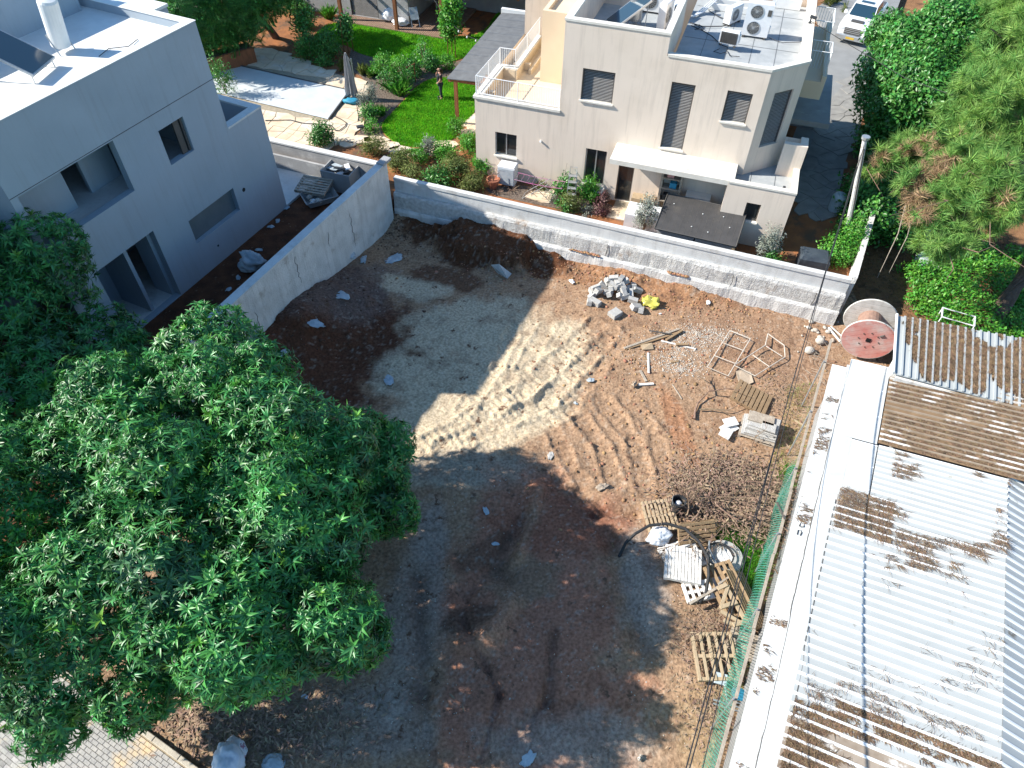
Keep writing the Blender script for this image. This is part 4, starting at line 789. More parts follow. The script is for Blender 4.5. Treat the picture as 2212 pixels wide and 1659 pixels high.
idx = np.arange(nx * ny).reshape(ny, nx); Fq = np.stack([idx[:-1, :-1].ravel(), idx[:-1, 1:].ravel(), idx[1:, 1:].ravel(), idx[1:, :-1].ravel()], 1)
mesh_np('cover_sheet', np.stack([px_.ravel() - pf.x, py_.ravel() - pf.y, pz.ravel()], 1), Fq, poolcover_m, pc, True)
b = MB(); b.tube([(0, 0, .1), tuple(pw.xy) + (.1,)], .06, 6); b.tube([(0, 0, .09), tuple((pd * pL).xy) + (.09,)], .035, 5); b.build('edge_rail', frame_m, pc)
b = MB(); b.tube([ground_at(*q, G + .09) for q in [(620, 260), (690, 262), (740, 270), (775, 269), (800, 270), (822, 280), (840, 280), (857, 266), (850, 258), (825, 247), (823, 252)][0:0] or [(573, 260), (628, 259), (655, 266), (692, 268), (714, 270), (724, 281), (733, 282), (746, 272), (748, 265), (738, 258), (725, 252)]], .022, 5)
tag(b.build('hose', cable_m), 'dark hose snaking across the sunlit paving by the covered pool', 'hose')
p = ground_at(761, 221, G + .05); tag(lump('blue_net', (p.x, p.y, p.z + .08), (.5, .3, .14), blue_m, None, ICO3, .45, 2.5, 5), 'crumpled blue cloth lying at the pool corner by the umbrella', 'cloth')
# terracotta coloured raised planter left of the pool
pl = thing('timber_planter', 'long brown timber box at the shaded far end of the pool', 'planter', ground_at(480, 148, G), R(38))
b = MB(); b.bbox(-2.0, 2.0, -.5, .5, 0, .9, .05); b.build('planter_box', postwood_m, pl)
b = MB(); b.box(-1.9, 1.9, -.4, .4, .9, .92); b.build('planter_soil', mulch_m, pl)
# stepping stones of the garden path
STP = [(812, 302, .75), (838, 315, .85), (868, 325, .8), (895, 330, .75), (965, 312, .8), (775, 303, .8), (750, 312, .5), (940, 322, .7), (1010, 285, .6), (1002, 268, .6)]
STL = ['pale stepping stone beside the solar path lamp', 'large pale stepping stone at the left curve of the near lawn', 'rounded pale stepping stone below the left curve of the near lawn', 'pale stepping stone at the lowest point of the lawn curve', 'pale stepping stone left of the silvery dark shrub, in the gravel', 'pale angular stone at the pool paving edge of the path', 'small white stone flake on the red soil by the pool paving', 'pale stepping stone right beside the silvery dark shrub', 'small pale stone under the arching bright shrub', 'small pale stone at the foot of the brown pergola post']
for k, (sx, sy, sr) in enumerate(STP):
    p = ground_at(sx, sy, G + .03); rg = random.Random(k); b = MB()
    b.prism([(p.x + sr * rg.uniform(.7, 1.05) * math.cos(a * .9), p.y + .62 * sr * rg.uniform(.7, 1.05) * math.sin(a * .9)) for a in range(7)], G - .03, G + .06)
    tag(b.build('stepping_stone', stone_m), STL[k], 'stone', 'stepping stones')
for k, (pts, lb) in enumerate([([(1148, 412), (1200, 408), (1186, 438), (1172, 437), (1134, 424)], 'pale paving slab under the folding laundry rack'), ([(1325, 445), (1420, 462), (1390, 483), (1310, 468)], 'pale paving slab before the porch glass door'), ([(1003, 262), (1030, 240), (1030, 285), (1015, 290)], 'pale paving by the corner of the beige house')]):
    s_, _ = slab('paving_slab', pts, stone_m, G - .05, G + .05); tag(s_, lb, 'paving')
# side path in the shade, driveway
s_, SP = slab('side_path', [(1700, 430), (1745, 330), (1770, 260), (1800, 200), (1900, 120), (1870, 240), (1830, 330), (1812, 420), (1795, 470), (1752, 480), (1738, 440)], path_m, G - .05, G + .03, 1); struct(s_)
stones(s_.location, SP, .7, R(30), path_m, G - .02, G + .05, parent=s_, limit=120, jit=.35)
dvp = gpoly([(1700, 330), (1790, 95), (1760, 20), (1850, -40), (1960, -40), (1900, 120), (1850, 300)], G - .03)
b = MB(); b.prism([(p.x, p.y) for p in dvp], .3, G + .02); struct(b.build('driveway', asphalt_m))

# ------------------------------------------------------------------ person
def skin_figure(name, verts, edges, radii, m, parent, sub=2):
    me = bpy.data.meshes.new(name); me.from_pydata([Vector(v) for v in verts], edges, []); me.materials.append(m)
    o = bpy.data.objects.new(name, me); COL.objects.link(o); o.parent = parent
    o.modifiers.new('skin', 'SKIN'); s = o.modifiers.new('sub', 'SUBSURF'); s.levels = sub; s.render_levels = sub
    if not me.skin_vertices: me.skin_vertices.new()
    for i, r_ in enumerate(radii): me.skin_vertices[0].data[i].radius = r_ if isinstance(r_, tuple) else (r_, r_)
    me.skin_vertices[0].data[0].use_root = True
    return o
skin_m = mat('skin', (.5, .28, .2), (.46, .25, .18), rough=.6, scale=8); shirt_m = mat('black_cloth', (.018, .02, .026), (.026, .028, .034), rough=.8, scale=9); jeans_m = mat('dark_jeans', (.022, .03, .045), (.03, .04, .055), rough=.85, scale=9); hair_m = mat('dark_hair', (.022, .014, .01), (.035, .022, .015), rough=.5, scale=14)
pf_ = ground_at(953, 213, G + .03); man = thing('person', 'person in black shirt and dark jeans standing on the lawn, hand at the face', 'person', pf_, R(-160))
# facing local +x
bv = [(0, 0, .93), (0, 0, 1.1), (.02, 0, 1.25), (.0, 0, 1.4), (.01, 0, 1.5), (.03, 0, 1.58), (.035, 0, 1.66), (.02, 0, 1.71),
      (0, .19, 1.4), (.05, .24, 1.15), (.14, .17, 1.02), (0, -.19, 1.4), (.12, -.2, 1.16), (.17, -.06, 1.38), (.16, -.03, 1.47),
      (0, .1, .9), (.02, .11, .5), (-.02, .11, .09), (.12, .12, .04), (0, -.1, .9), (-.02, -.11, .5), (-.05, -.11, .09), (.09, -.12, .04)]
be = [(0, 1), (1, 2), (2, 3), (3, 4), (4, 5), (5, 6), (6, 7), (3, 8), (8, 9), (9, 10), (3, 11), (11, 12), (12, 13), (13, 14), (0, 15), (15, 16), (16, 17), (17, 18), (0, 19), (19, 20), (20, 21), (21, 22)]
br = [(.13, .15), (.13, .15), (.13, .16), (.1, .13), .055, .075, .09, .06, .065, .048, .035, .065, .048, .035, .035, .095, .07, .05, .04, .095, .07, .05, .04]
skin_figure('body', bv, be, br, skin_m, man)
skin_figure('shirt', [(0, 0, .95), (.015, 0, 1.12), (.025, 0, 1.27), (0, 0, 1.42), (0, .19, 1.41), (.04, .225, 1.22), (0, -.19, 1.41), (.09, -.2, 1.22)], [(0, 1), (1, 2), (2, 3), (3, 4), (4, 5), (3, 6), (6, 7)], [(.16, .18), (.165, .18), (.155, .18), (.11, .13), .085, .07, .085, .07], shirt_m, man)
skin_figure('jeans', [(0, 0, .95), (0, .1, .88), (.02, .11, .5), (-.02, .11, .1), (0, -.1, .88), (-.02, -.11, .5), (-.05, -.11, .1)], [(0, 1), (1, 2), (2, 3), (0, 4), (4, 5), (5, 6)], [(.14, .16), .11, .082, .07, .11, .082, .07], jeans_m, man)
skin_figure('hair', [(-.03, 0, 1.7), (-.07, 0, 1.62), (-.1, 0, 1.5), (-.11, 0, 1.38)], [(0, 1), (1, 2), (2, 3)], [(.1, .1), (.085, .11), (.06, .11), (.04, .08)], hair_m, man)
for sx, sy in ((.12, .12), (.09, -.12)):
    b = MB(); b.bbox(sx - .18, sx + .09, sy - .05, sy + .05, 0.0, .09, .03); b.build('shoe', blackpl_m, man)
def hand(base, dirv, up, parent, curl=.5):
    d = Vector(dirv).normalized(); u_ = Vector(up).normalized(); s_ = d.cross(u_).normalized(); B = Vector(base); b = MB()
    b.tube([B, B + d * .04, B + d * .085], [.026, .038, .034], 6)
    for k, ln in enumerate((.062, .074, .07, .055)):
        o = B + d * .08 + s_ * (-.028 + .019 * k); q = o + d * ln * .5 + u_ * -.01; b.tube([o, q, q + (d * (1 - curl) - u_ * curl) * ln * .5], [.0095, .009, .007], 5)
    o = B + d * .03 - s_ * .033; b.tube([o, o + (d * .6 - s_ * .6) * .045, o + (d * .9 - s_ * .5) * .08], [.011, .01, .008], 5)
    return b.build('hand', skin_m, parent)
hand((.15, .16, 1.0), (.6, -.6, -.3), (.3, .3, .8), man); hand((.17, -.05, 1.4), (-.25, .25, .9), (-.9, 0, -.3), man)
b = MB()
b.tube([(.118, 0, 1.665), (.142, 0, 1.635), (.12, 0, 1.625)], [.012, .018, .012], 5); b.build('nose', skin_m, man)
b = MB()
for s_ in (-1, 1): b.tube([(.112, s_ * .032, 1.672), (.12, s_ * .032, 1.672)], .011, 6)
b.tube([(.115, -.024, 1.595), (.12, 0, 1.595), (.115, .024, 1.595)], .007, 4); b.build('eyes_and_mouth', hair_m, man)

# ------------------------------------------------------------------ closed parasol
ub = thing('parasol', 'closed grey garden parasol standing beside the pool cover', 'parasol', ground_at(771, 212, G + .05), 0)
Hu = height_at(752, 114, ub.location) - G - .05
b = MB(); b.tube([(0, 0, 0), (0, 0, Hu - .3)], .035, 8); b.tube([(.02, .05, Hu - .6), (-.25, -.08, Hu)], .03, 6); b.build('pole', alu_m, ub)
b = MB(); b.lathe([(.3, 0), (.3, .07), (.06, .09), (.05, .3)], 12); b.build('base', frame_m, ub)
b = MB(); n = 22; prof = [(Hu + .02, .05), (Hu - .25, .13), (Hu - .9, .2), (Hu - 1.5, .27), (Hu - 2.05, .34), (Hu - 2.3, .36)]; vs = []
for zz, r_ in prof:
    for k in range(n):
        a = 2 * math.pi * k / n; rr = r_ * (1.0 if k % 2 else .62); vs.append((-.24 + rr * math.cos(a), -.08 + rr * math.sin(a), zz + (.1 * ((k // 2) % 3) if zz < Hu - 2 else 0)))
fs = [(i * n + k, i * n + (k + 1) % n, (i + 1) * n + (k + 1) % n, (i + 1) * n + k) for i in range(len(prof) - 1) for k in range(n)]; fs.append(tuple(range(n))); b.add(vs, fs)
b.build('folded_canopy', mat('parasol_cloth', (.42, .42, .43), (.2, .205, .215), rough=.9, scale=8, stretch=(1, 1, .1)), ub)

# ------------------------------------------------------------------ side pergola roof at the beige house
pg = thing('side_pergola', 'grey boarded pergola roof on brown wooden posts against the beige house', 'pergola', HMw @ Vector((-2.7, 3.3, 0)), HA)
for k in range(9):
    y0 = .0 + k * .95; b = MB()
    L0 = -.05; R0 = 1.72 if y0 < 0.3 else 2.5
    b.add([(L0, y0, 2.78 + .012 * k), (R0, y0, 2.9 + .012 * k), (R0, y0 + .97, 2.9 + .012 * k), (L0, y0 + .97, 2.78 + .012 * k), (L0, y0, 2.82 + .012 * k), (R0, y0, 2.94 + .012 * k), (R0, y0 + .97, 2.94 + .012 * k), (L0, y0 + .97, 2.82 + .012 * k)], [(3, 2, 1, 0), (4, 5, 6, 7), (0, 1, 5, 4), (1, 2, 6, 5), (2, 3, 7, 6), (3, 0, 4, 7)])
    for q in range(1, 7): yy = y0 + q * .138; b.add([(L0, yy, 2.822 + .012 * k), (R0, yy, 2.942 + .012 * k), (R0, yy + .03, 2.942 + .012 * k), (L0, yy + .03, 2.822 + .012 * k), (L0, yy + .015, 2.838 + .012 * k), (R0, yy + .015, 2.958 + .012 * k)], [(0, 1, 5, 4), (4, 5, 2, 3)])
    b.build('roof_board', pergola_m, pg)
b = MB(); b.box(-.12, 2.5, 8.57, 8.8, 2.8, 3.12); b.build('fascia', white_m, pg)
b = MB(); b.box(.0, .16, .75, .91, 0, 2.62); b.build('post', postwood_m, pg); b = MB(); b.box(.0, .16, 7.6, 7.76, 0, 2.62); b.build('post', postwood_m, pg)
b = MB(); b.box(-.02, .16, .1, 8.5, 2.62, 2.77); b.box(.2, 2.6, .1, .22, 2.66, 2.78); b.build('beam', postwood_m, pg)

# ------------------------------------------------------------------ house with wooden pergola at the back of the garden
P1 = ground_at(739, 43, G + .1); bh = thing('garden_house', 'low grey house with dark shutter behind a wooden pergola at the far lawn', 'house', (P1.x, P1.y, G), HA)
bM = Matrix.Translation((P1.x, P1.y, G)) @ Matrix.Rotation(HA, 4, 'Z')
def inb(px, py, z=G + .1): return bM.inverted() @ ground_at(px, py, z)
w1 = inb(819, 43); w2_ = inb(761, 33); w3_ = inb(882, 55); p2 = inb(858, 64); p3 = inb(956, 79)
wy = (w1.y + w2_.y) / 2
b = MB(); wall_skin(b, -4, w3_.x, -.1, 3.6, [(w2_.x, w1.x, .15, 2.6)], v=wy); b.quad((w3_.x, wy, -.1), (w3_.x, wy + 4, -.1), (w3_.x, wy + 4, 3.6), (w3_.x, wy, 3.6)); b.quad((w3_.x, wy + 4, -.1), (16, wy + 4, -.1), (16, wy + 4, 3.6), (w3_.x, wy + 4, 3.6)); b.build('wall', greywall_m, bh)
s_ = shutter(bh, w2_.x, w1.x, .15, 2.6, v=.08, sill=False); s_.location = (0, wy, 0)
b = MB(); b.box(-4.5, 16, wy - .05, wy + 8, 3.62, 3.85); b.build('roof', greywall_m, bh)
b = MB()
for k in range(14): b.box(-1 + k * 1.1, -.86 + k * 1.1, -.5, wy - .06, 3.0, 3.18)
b.build('pergola_rafter', postwood_m, bh)
b = MB(); b.box(4, 16, .2, wy + 4, 3.2, 3.24); b.build('unseen_shade_roof', greywood_m, bh)  # pergola roof out of view, put in for the shade below it
for q in (Vector((0, 0, 0)), p2, p3, Vector((p3.x + .16, p3.y + .2, 0))):
    b = MB(); b.box(q.x - .1, q.x + .1, q.y - .1, q.y + .1, 0, 3.0); b.build('pergola_post', postwood_m, bh)
d0, d1 = inb(735, 40), inb(955, 80)
dk = thing('wooden_deck', 'reddish wooden deck in front of the garden house pergola', 'deck', (P1.x, P1.y, G), HA)
nb = 60
for k in range(nb):
    x0 = -.5 + k * (p3.x + 1.0) / nb; b = MB(); yy = p3.y * (x0 / max(p3.x, .1)); yy = min(yy, 0) - .25; b.box(x0, x0 + (p3.x + 1.0) / nb - .025, yy, wy - .003 if x0 < w3_.x else wy + 3.9, .0, .13); b.build('board', deckwood_m, dk)
for k, (px, py, sz, lb) in enumerate([(842, 44, (.48, .34, .5), 'tall white covered bundle leaning on the garden house wall'), (865, 54, (.55, .33, .3), 'round white covered bundle beside the pergola post')]):
    p = ground_at(px, py, G + .15); tag(lump('covered_bundle', (p.x, p.y, p.z + sz[2] * .5), sz, plastic_w, None, ICO4, .3, 1.5, 40 + k, ridge=.3), lb, 'bundle')
ch = thing('garden_chair', 'folded garden chair draped with a pale blue cloth in the pergola shade', 'chair', ground_at(897, 56, G + .13), R(20))
b = MB(); 
for s_ in (-.25, .25): b.tube([(s_, -.3, 0), (s_, .25, 1.0)], .02, 5); b.tube([(s_, .3, 0), (s_, -.2, .55)], .02, 5)
b.build('chair_frame', alu_m, ch)
b = MB(); b.add([(-.27, -.12, .42), (.27, -.12, .42), (.27, .3, 1.05), (-.27, .3, 1.05), (.27, .42, .5), (-.27, .42, .5)], [(0, 1, 2, 3), (3, 2, 4, 5)]); b.build('cloth', plastic_b, ch)
tb = thing('garden_table', 'grey table with chairs in the dark under the pergola', 'table', ground_at(925, 20, G + .13), HA)
b = MB(); b.box(-.9, .9, -.45, .45, .72, .76); b.build('table_top', alu_m, tb)
for sx in (-.8, .8):
    for sy in (-.4, .4): b = MB(); b.box(sx - .03, sx + .03, sy - .03, sy + .03, 0, .72); b.build('leg', alu_m, tb)
# string lights
sg = thing('string_lights', 'string of small white bulbs hung over the shaded lawn', 'string lights', ground_at(940, 0, 3.6), 0)
A_, B_ = ground_at(938, 0, 3.4), HMw @ Vector((-2.4, 8.0, 2.9)); pts = [A_.lerp(B_, k / 12) - Vector((0, 0, 1.0 * 4 * (k / 12) * (1 - k / 12) * .6)) for k in range(13)]
b = MB(); b.tube([p - sg.location for p in pts], .012, 4); b.build('wire', cable_m, sg)
for k in (4, 6, 8, 10): b = MB(); b.lathe([(.02, .06), (.05, .0), (.04, -.05), (.01, -.08)], 8, Matrix.Translation(pts[k] - sg.location - Vector((0, 0, .08)))); b.build('bulb', white_m, sg)

# ------------------------------------------------------------------ things along the beige house wall
mb = thing('storage_cabinet', 'small pale metal cabinet standing against the beige wall under the left window', 'cabinet', HMw @ Vector((1.75, -.42, .08)), HA)
b = MB(); b.bbox(-.42, .42, -.3, .3, .05, 1.0, .03); b.build('cabinet_body', whitemetal_m, mb)
b = MB(); b.box(-.38, .38, -.318, -.302, .1, .9); b.box(-.36, -.1, -.33, -.319, .8, .83); b.build('cabinet_door', plastic_b, mb)
pt = thing('flower_pot', 'terracotta flower pot in front of the pale metal cabinet', 'pot', HMw @ Vector((1.2, -.95, .0)), 0)
b = MB(); b.lathe([(.2, 0), (.3, .42), (.33, .43), (.33, .5), (.28, .5), (.26, .4), (.02, .38)], 16); b.build('pot_body', pot_m, pt)
b = MB()
for k in range(7): a = k * .9; b.tube([(0, 0, .38), (.1 * math.cos(a), .1 * math.sin(a), .65), (.3 * math.cos(a), .3 * math.sin(a), .85 + .1 * (k % 3))], .012, 4)
b.build('stems', twig_m, pt)
lr = thing('laundry_rack', 'folding laundry rack with pink arms standing on the pale slab', 'laundry rack', HMw @ Vector((3.55, -1.15, .06)), HA)
b = MB()
for y_ in (-.28, .28):
    b.tube([(-.75, y_, 0), (.45, y_, 1.0)], .014, 5); b.tube([(.75, y_, 0), (-.45, y_, 1.0)], .014, 5)
for sx in (-.75, .75): b.tube([(sx, -.28, .01), (sx, .28, .01)], .014, 5)
b.build('rack_legs', alu_m, lr)
b = MB()
for y_ in (-.3, .3): b.tube([(-1.15, y_, .95), (-.45, y_, .9), (.45, y_, .9), (1.15, y_, .95)], .014, 5)
for k in range(9): xx = -1.1 + k * .275; b.tube([(xx, -.3, .93), (xx, .3, .93)], .008, 4)
b.build('rack_top', mat('pink_plastic', (.5, .1, .28), (.4, .3, .35), rough=.5, scale=2), lr)
ld = thing('step_ladder', 'aluminium step ladder standing open beside the tall ground floor window', 'ladder', HMw @ Vector((5.0, -.75, .0)), HA + R(10))
b = MB()
for s_ in (-.22, .22): b.tube([(s_, -.45, 0), (s_ * .7, -.05, 1.55)], .02, 5); b.tube([(s_, .4, 0), (s_ * .7, -.02, 1.5)], .016, 5)
b.tube([(-.16, -.05, 1.55), (-.15, -.05, 1.8), (.15, -.05, 1.8), (.16, -.05, 1.55)], .016, 5); b.build('ladder_frame', alu_m, ld)
for k in range(5): f_ = (k + 1) / 5.6; b = MB(); b.box(-.2, .2, -.1, .1, -.015, .015, Matrix.Translation((0, -.45 + .4 * f_, 1.55 * f_))); b.build('step', alu_m, ld)
b = MB(); b.tube([HMw @ Vector((4.4, -.9, 0)), HMw @ Vector((4.52, -.1, 1.5))], .014, 5); tag(b.build('broom_stick', greywood_m), 'thin stick leaning on the beige wall left of the step ladder', 'stick')
dt = thing('dish_tray', 'white tray hung on the sill of the tall ground floor window', 'tray', HMw @ Vector((6.12, -.3, .5)), HA)
b = MB(); b.box(-.25, .25, -.18, .18, 0, .02)
for (x0, x1, y0, y1) in ((-.27, .27, -.2, -.18), (-.27, .27, .18, .2), (-.27, -.25, -.18, .18), (.25, .27, -.18, .18)): b.box(x0, x1, y0, y1, 0, .1)
b.build('tray_body', white_m, dt)
b = MB(); b.bbox(7.75, 9.3, -1.9, -.9, 0.02, .75, .08, HMw); tag(b.build('covered_table', plastic_w), 'low white covered table beside the porch glass door', 'table')
# dark shed with charcoal roof against the wall
sh = thing('garden_shed', 'low grey garden shed with charcoal sheet roof right behind the boundary wall', 'shed', HMw @ Vector((0, 0, 0)), HA)
def inh(px, py, z): return HMw.inverted() @ ground_at(px, py, G + z)
r0, r1, r2, r3 = inh(1443, 418, 1.45), inh(1614, 457, 1.45), inh(1590, 533, 1.15), inh(1414, 493, 1.15)
b = MB(); b.add([tuple(r0), tuple(r1), tuple(r2), tuple(r3)] + [tuple(q - Vector((0, 0, .05))) for q in (r0, r1, r2, r3)], [(3, 2, 1, 0), (4, 5, 6, 7), (0, 1, 5, 4), (1, 2, 6, 5), (2, 3, 7, 6), (3, 0, 4, 7)]); b.build('roof_panel', charcoal_m, sh)
b = MB()
for a, c_ in ((r0, r1), (r1, r2), (r2, r3), (r3, r0)): b.tube([a + Vector((0, 0, .012)), c_ + Vector((0, 0, .012))], .025, 4)
for k in range(1, 14): b.tube([r0.lerp(r1, k / 14) + Vector((0, 0, .002)), r3.lerp(r2, k / 14) + Vector((0, 0, .002))], .006, 3)
b.build('roof_trim', frame_m, sh)
q3, q2 = r3 + Vector((.12, .12, 0)), r2 + Vector((-.12, .1, 0)); md = (q3 + q2) / 2; dd = (q2 - q3) * .5
for (a, c_) in ((q3, md - dd * .015), (md + dd * .015, q2)):
    b = MB(); b.quad((a.x, a.y, 0), (c_.x, c_.y, 0), (c_.x, c_.y, 1.1), (a.x, a.y, 1.1)); b.quad((a.x, a.y + .05, 0), (c_.x, c_.y + .05, 0), (c_.x, c_.y + .05, 1.1), (a.x, a.y + .05, 1.1)); b.build('front_panel', greywall_m, sh)
q0_, q1_ = r0 + Vector((.1, -.1, 0)), r1 + Vector((-.1, -.1, 0))
b = MB(); b.quad((q0_.x, q0_.y, 0), (q3.x, q3.y, 0), (q3.x, q3.y, 1.1), (q0_.x, q0_.y, 1.4)); b.quad((q1_.x, q1_.y, 0), (q2.x, q2.y, 0), (q2.x, q2.y, 1.1), (q1_.x, q1_.y, 1.4)); b.quad((q0_.x, q0_.y, 0), (q1_.x, q1_.y, 0), (q1_.x, q1_.y, 1.4), (q0_.x, q0_.y, 1.4)); b.build('side_panel', greywall_m, sh)
b = MB(); b.box(q2.x - .02, q2.x + .1, q2.y - .06, q2.y + .06, 0, 1.1); b.build('corner_post', freshwood_m, sh)
for k, (f1, f2) in enumerate([(.12, .25), (.5, .35), (.75, .3), (.42, .75), (.63, .8), (.86, .55)]):
    p = HMw @ (r0.lerp(r1, f1).lerp(r3.lerp(r2, f1), f2)); tag(lump('white_fleck', (p.x, p.y, p.z + .02), (.035, .03, .02), white_m, None, ICO1, .2, 1, k), ['tiny white fleck near the upper left corner of the charcoal shed roof', 'tiny white fleck at the upper middle of the charcoal shed roof', 'tiny white fleck at the upper right of the charcoal shed roof', 'tiny white fleck at the lower middle of the charcoal shed roof', 'tiny white fleck at the lower right of the charcoal shed roof', 'tiny white fleck nearest the right edge of the charcoal shed roof'][k], 'fleck', 'flecks on the shed roof')
# bin-like dark cube and bottle drum in the shade right of the house
b = MB(); p = ground_at(1750, 578, G); b.bbox(-.6, .6, -.45, .45, 0, .75, .1, TR(p.x, p.y, G, R(-15))); tag(b.build('covered_box', mat('dark_tarp', (.035, .045, .06), (.06, .075, .09), rough=.5, scale=2, bump=.6, bscale=6)), 'dark tarpaulin covered box behind the right end of the pale wall', 'box')
b = MB(); p = ground_at(1802, 455, G); b.lathe([(.28, 0), (.32, .1), (.32, .75), (.22, .9), (.1, .95)], 14, TR(p.x, p.y, G)); tag(b.build('plastic_drum', plastic_b), 'pale blue plastic drum in the shade near the pole', 'drum')

# ------------------------------------------------------------------ pickup truck
tp = ground_at(1832, 95, G + .02); back = ground_at(1895, 12, G + .02)
dv = (tp - back); tr = thing('pickup_truck', 'white pickup truck parked on the driveway half hidden by the leafy tree', 'truck', (tp - dv * .5) if False else tp, 0)
ta = math.atan2(dv.y, dv.x); tr.rotation_euler.z = ta      # local +x = front, origin near front axle
carw = mat('truck_white', (.72, .73, .74), (.7, .71, .72), rough=.25, scale=2, coat=.5)
tr.location = tp - Vector((math.cos(ta), math.sin(ta), 0)) * .9
secs = [(1.0, .78, .45, .82), (.93, .9, .4, 1.0), (.55, .95, .38, 1.1), (-.45, .97, .36, 1.18), (-.5, .97, .36, 1.18), (-4.2, .95, .4, 1.15)]
b = MB(); vs = []
for (x_, hw, z0, z1) in secs: vs += [(x_, -hw, z0), (x_, hw, z0), (x_, hw, z1 - .12), (x_, hw - .1, z1), (x_, -hw + .1, z1), (x_, -hw, z1 - .12)]
fs = [tuple(range(5, -1, -1)), tuple(range(30, 36))]
for i in range(5):
    for k in range(6): fs.append((i * 6 + k, i * 6 + (k + 1) % 6, i * 6 + 6 + (k + 1) % 6, i * 6 + 6 + k))
b.add(vs, fs); b.build('body', carw, tr)
b = MB(); b.add([(-.45, -.82, 1.17), (-.45, .82, 1.17), (-1.15, .72, 1.75), (-1.15, -.72, 1.75), (-2.7, -.72, 1.76), (-2.7, .72, 1.76), (-3.0, .82, 1.16), (-3.0, -.82, 1.16)], [(3, 2, 5, 4), (0, 3, 4, 7), (1, 6, 5, 2), (7, 4, 5, 6), (0, 1, 2, 3)]); b.build('cab', carw, tr)
gl = glass_mat('car_glass', (.02, .05, .08), .03)
b = MB(); b.add([(-.49, -.75, 1.215), (-.49, .75, 1.215), (-1.1, .66, 1.725), (-1.1, -.66, 1.725)], [(0, 1, 2, 3)]); o_ = b.build('windshield', gl, tr); o_.location = (.012, 0, .012)
for s_ in (-1, 1):
    b = MB(); b.add([(-.75, s_ * .795, 1.25), (-2.7, s_ * .795, 1.25), (-2.55, s_ * .735, 1.68), (-1.2, s_ * .735, 1.68)], [(0, 1, 2, 3)]); o_ = b.build('side_window', gl, tr); o_.location = (0, s_ * .015, 0)
    b = MB(); b.bbox(-.78, -.6, s_ * 1.02 - .1, s_ * 1.02 + .1, 1.2, 1.38, .04); b.build('mirror', carw, tr)
    b = MB(); b.add([(.955, s_ * .5, .83), (.955, s_ * .86, .8), (.83, s_ * .93, .82), (.83, s_ * .93, .98), (.93, s_ * .8, 1.0), (.965, s_ * .5, .97)], [(0, 1, 2, 3, 4, 5)]); o_ = b.build('headlight', glass_mat('lamp_glass', (.5, .55, .6), .08), tr); o_.location = (.04, 0, 0)
    for xx in (.15, -3.2):
        b = MB(); Mw = TR(xx, s_ * .83, .36, 0, R(90)); b.lathe([(.22, -.12), (.36, -.12), (.37, 0), (.36, .12), (.22, .12)], 18, Mw); wh_ = b.build('tyre', blackpl_m, tr); b = MB(); b.lathe([(.21, -.1), (.21, .1)], 12, Mw); b.build('rim', alu_m, tr)
b = MB(); b.box(1.0, 1.04, -.5, .5, .62, .98); b.build('grille', frame_m, tr)
for zz in (.7, .8, .9): b = MB(); b.box(1.041, 1.06, -.48, .48, zz, zz + .035); b.build('grille_bar', alu_m, tr)
b = MB(); b.bbox(.85, 1.12, -.9, .9, .3, .58, .05); b.build('bumper', alu_m, tr)
b = MB(); b.box(1.121, 1.13, -.26, .26, .36, .48); b.build('number_plate', mat('plate_yellow', (.65, .42, .05)), tr)
b = MB(); b.box(.05, .4, -.38, .38, 1.14, 1.19); b.build('hood_scoop', frame_m, tr)
b = MB(); b.box(-1.75, -1.4, -.4, .4, 1.762, 1.775); b.build('roof_hatch', gl, tr)
b = MB(); b.box(-4.15, -3.05, -.8, .8, 1.16, 1.18); b.build('load_bed', frame_m, tr)
# ------------------------------------------------------------------ long white shed with corrugated roof (right)
SHO = Vector((5.09, 4.22, 0)); SHA = R(64.8); SU = Vector((math.cos(SHA), math.sin(SHA), 0)); SW_ = Vector((math.sin(SHA), -math.cos(SHA), 0))
shed = thing('long_shed', 'long low shed with white corrugated sheet roof beside the dirt lot', 'shed', SHO, SHA)
# local x along the eave (away), local y = -w (w to the right)
SL = .12; ZE = 2.6
def rz_(w_): return ZE + SL * w_
roofplain_m = mat('plain_white_sheet', (0.54, 0.55, 0.54), (0.46, 0.47, 0.46), rough=.55, scale=1.5, c3=(0.5, 0.44, 0.33), s3=.8, t3=(.64, .76), stretch=(1, 2.5, 1))
dirtyrib_m = mat('dirty_roof_rib', (0.3, 0.24, 0.18), (0.22, 0.17, 0.12), rough=.8, scale=3, c3=(0.62, 0.6, 0.57), s3=1.1, t3=(0.52, 0.6))
def sheet(parent, u0, u1, w0, w1, z0, z1, m, ribs=2, rib_h=.035, rib_w=.05, name='roof_sheet', th=.012):
    b = MB(); P = []
    n = max(1, ribs); du = (u1 - u0) / n; prof = []
    for k in range(n):
        a = u0 + k * du; prof += [(a, 0), (a + du - rib_w * 1.6, 0), (a + du - rib_w * 1.25, rib_h), (a + du - rib_w * .35, rib_h)]
    prof.append((u1, 0)); N = len(prof)
    vs = [(p, -w0, z0 + h) for p, h in prof] + [(p, -w1, z1 + h) for p, h in prof]; fs = [(i, N + i, N + i + 1, i + 1) for i in range(N - 1)]; ribf = [i % 4 != 0 for i in range(N - 1)]
    vs += [(p, -w0, z0 + h - th - .02) for p, h in prof]; fs += [(i, i + 1, 2 * N + i + 1, 2 * N + i) for i in range(N - 1)]
    b.add(vs, fs); b.mi = [1 if ribf[i % (N - 1)] else 0 for i in range(len(fs))]; return b.build(name, [m, roofrib_m if m != rooflitter_m else dirtyrib_m], parent)
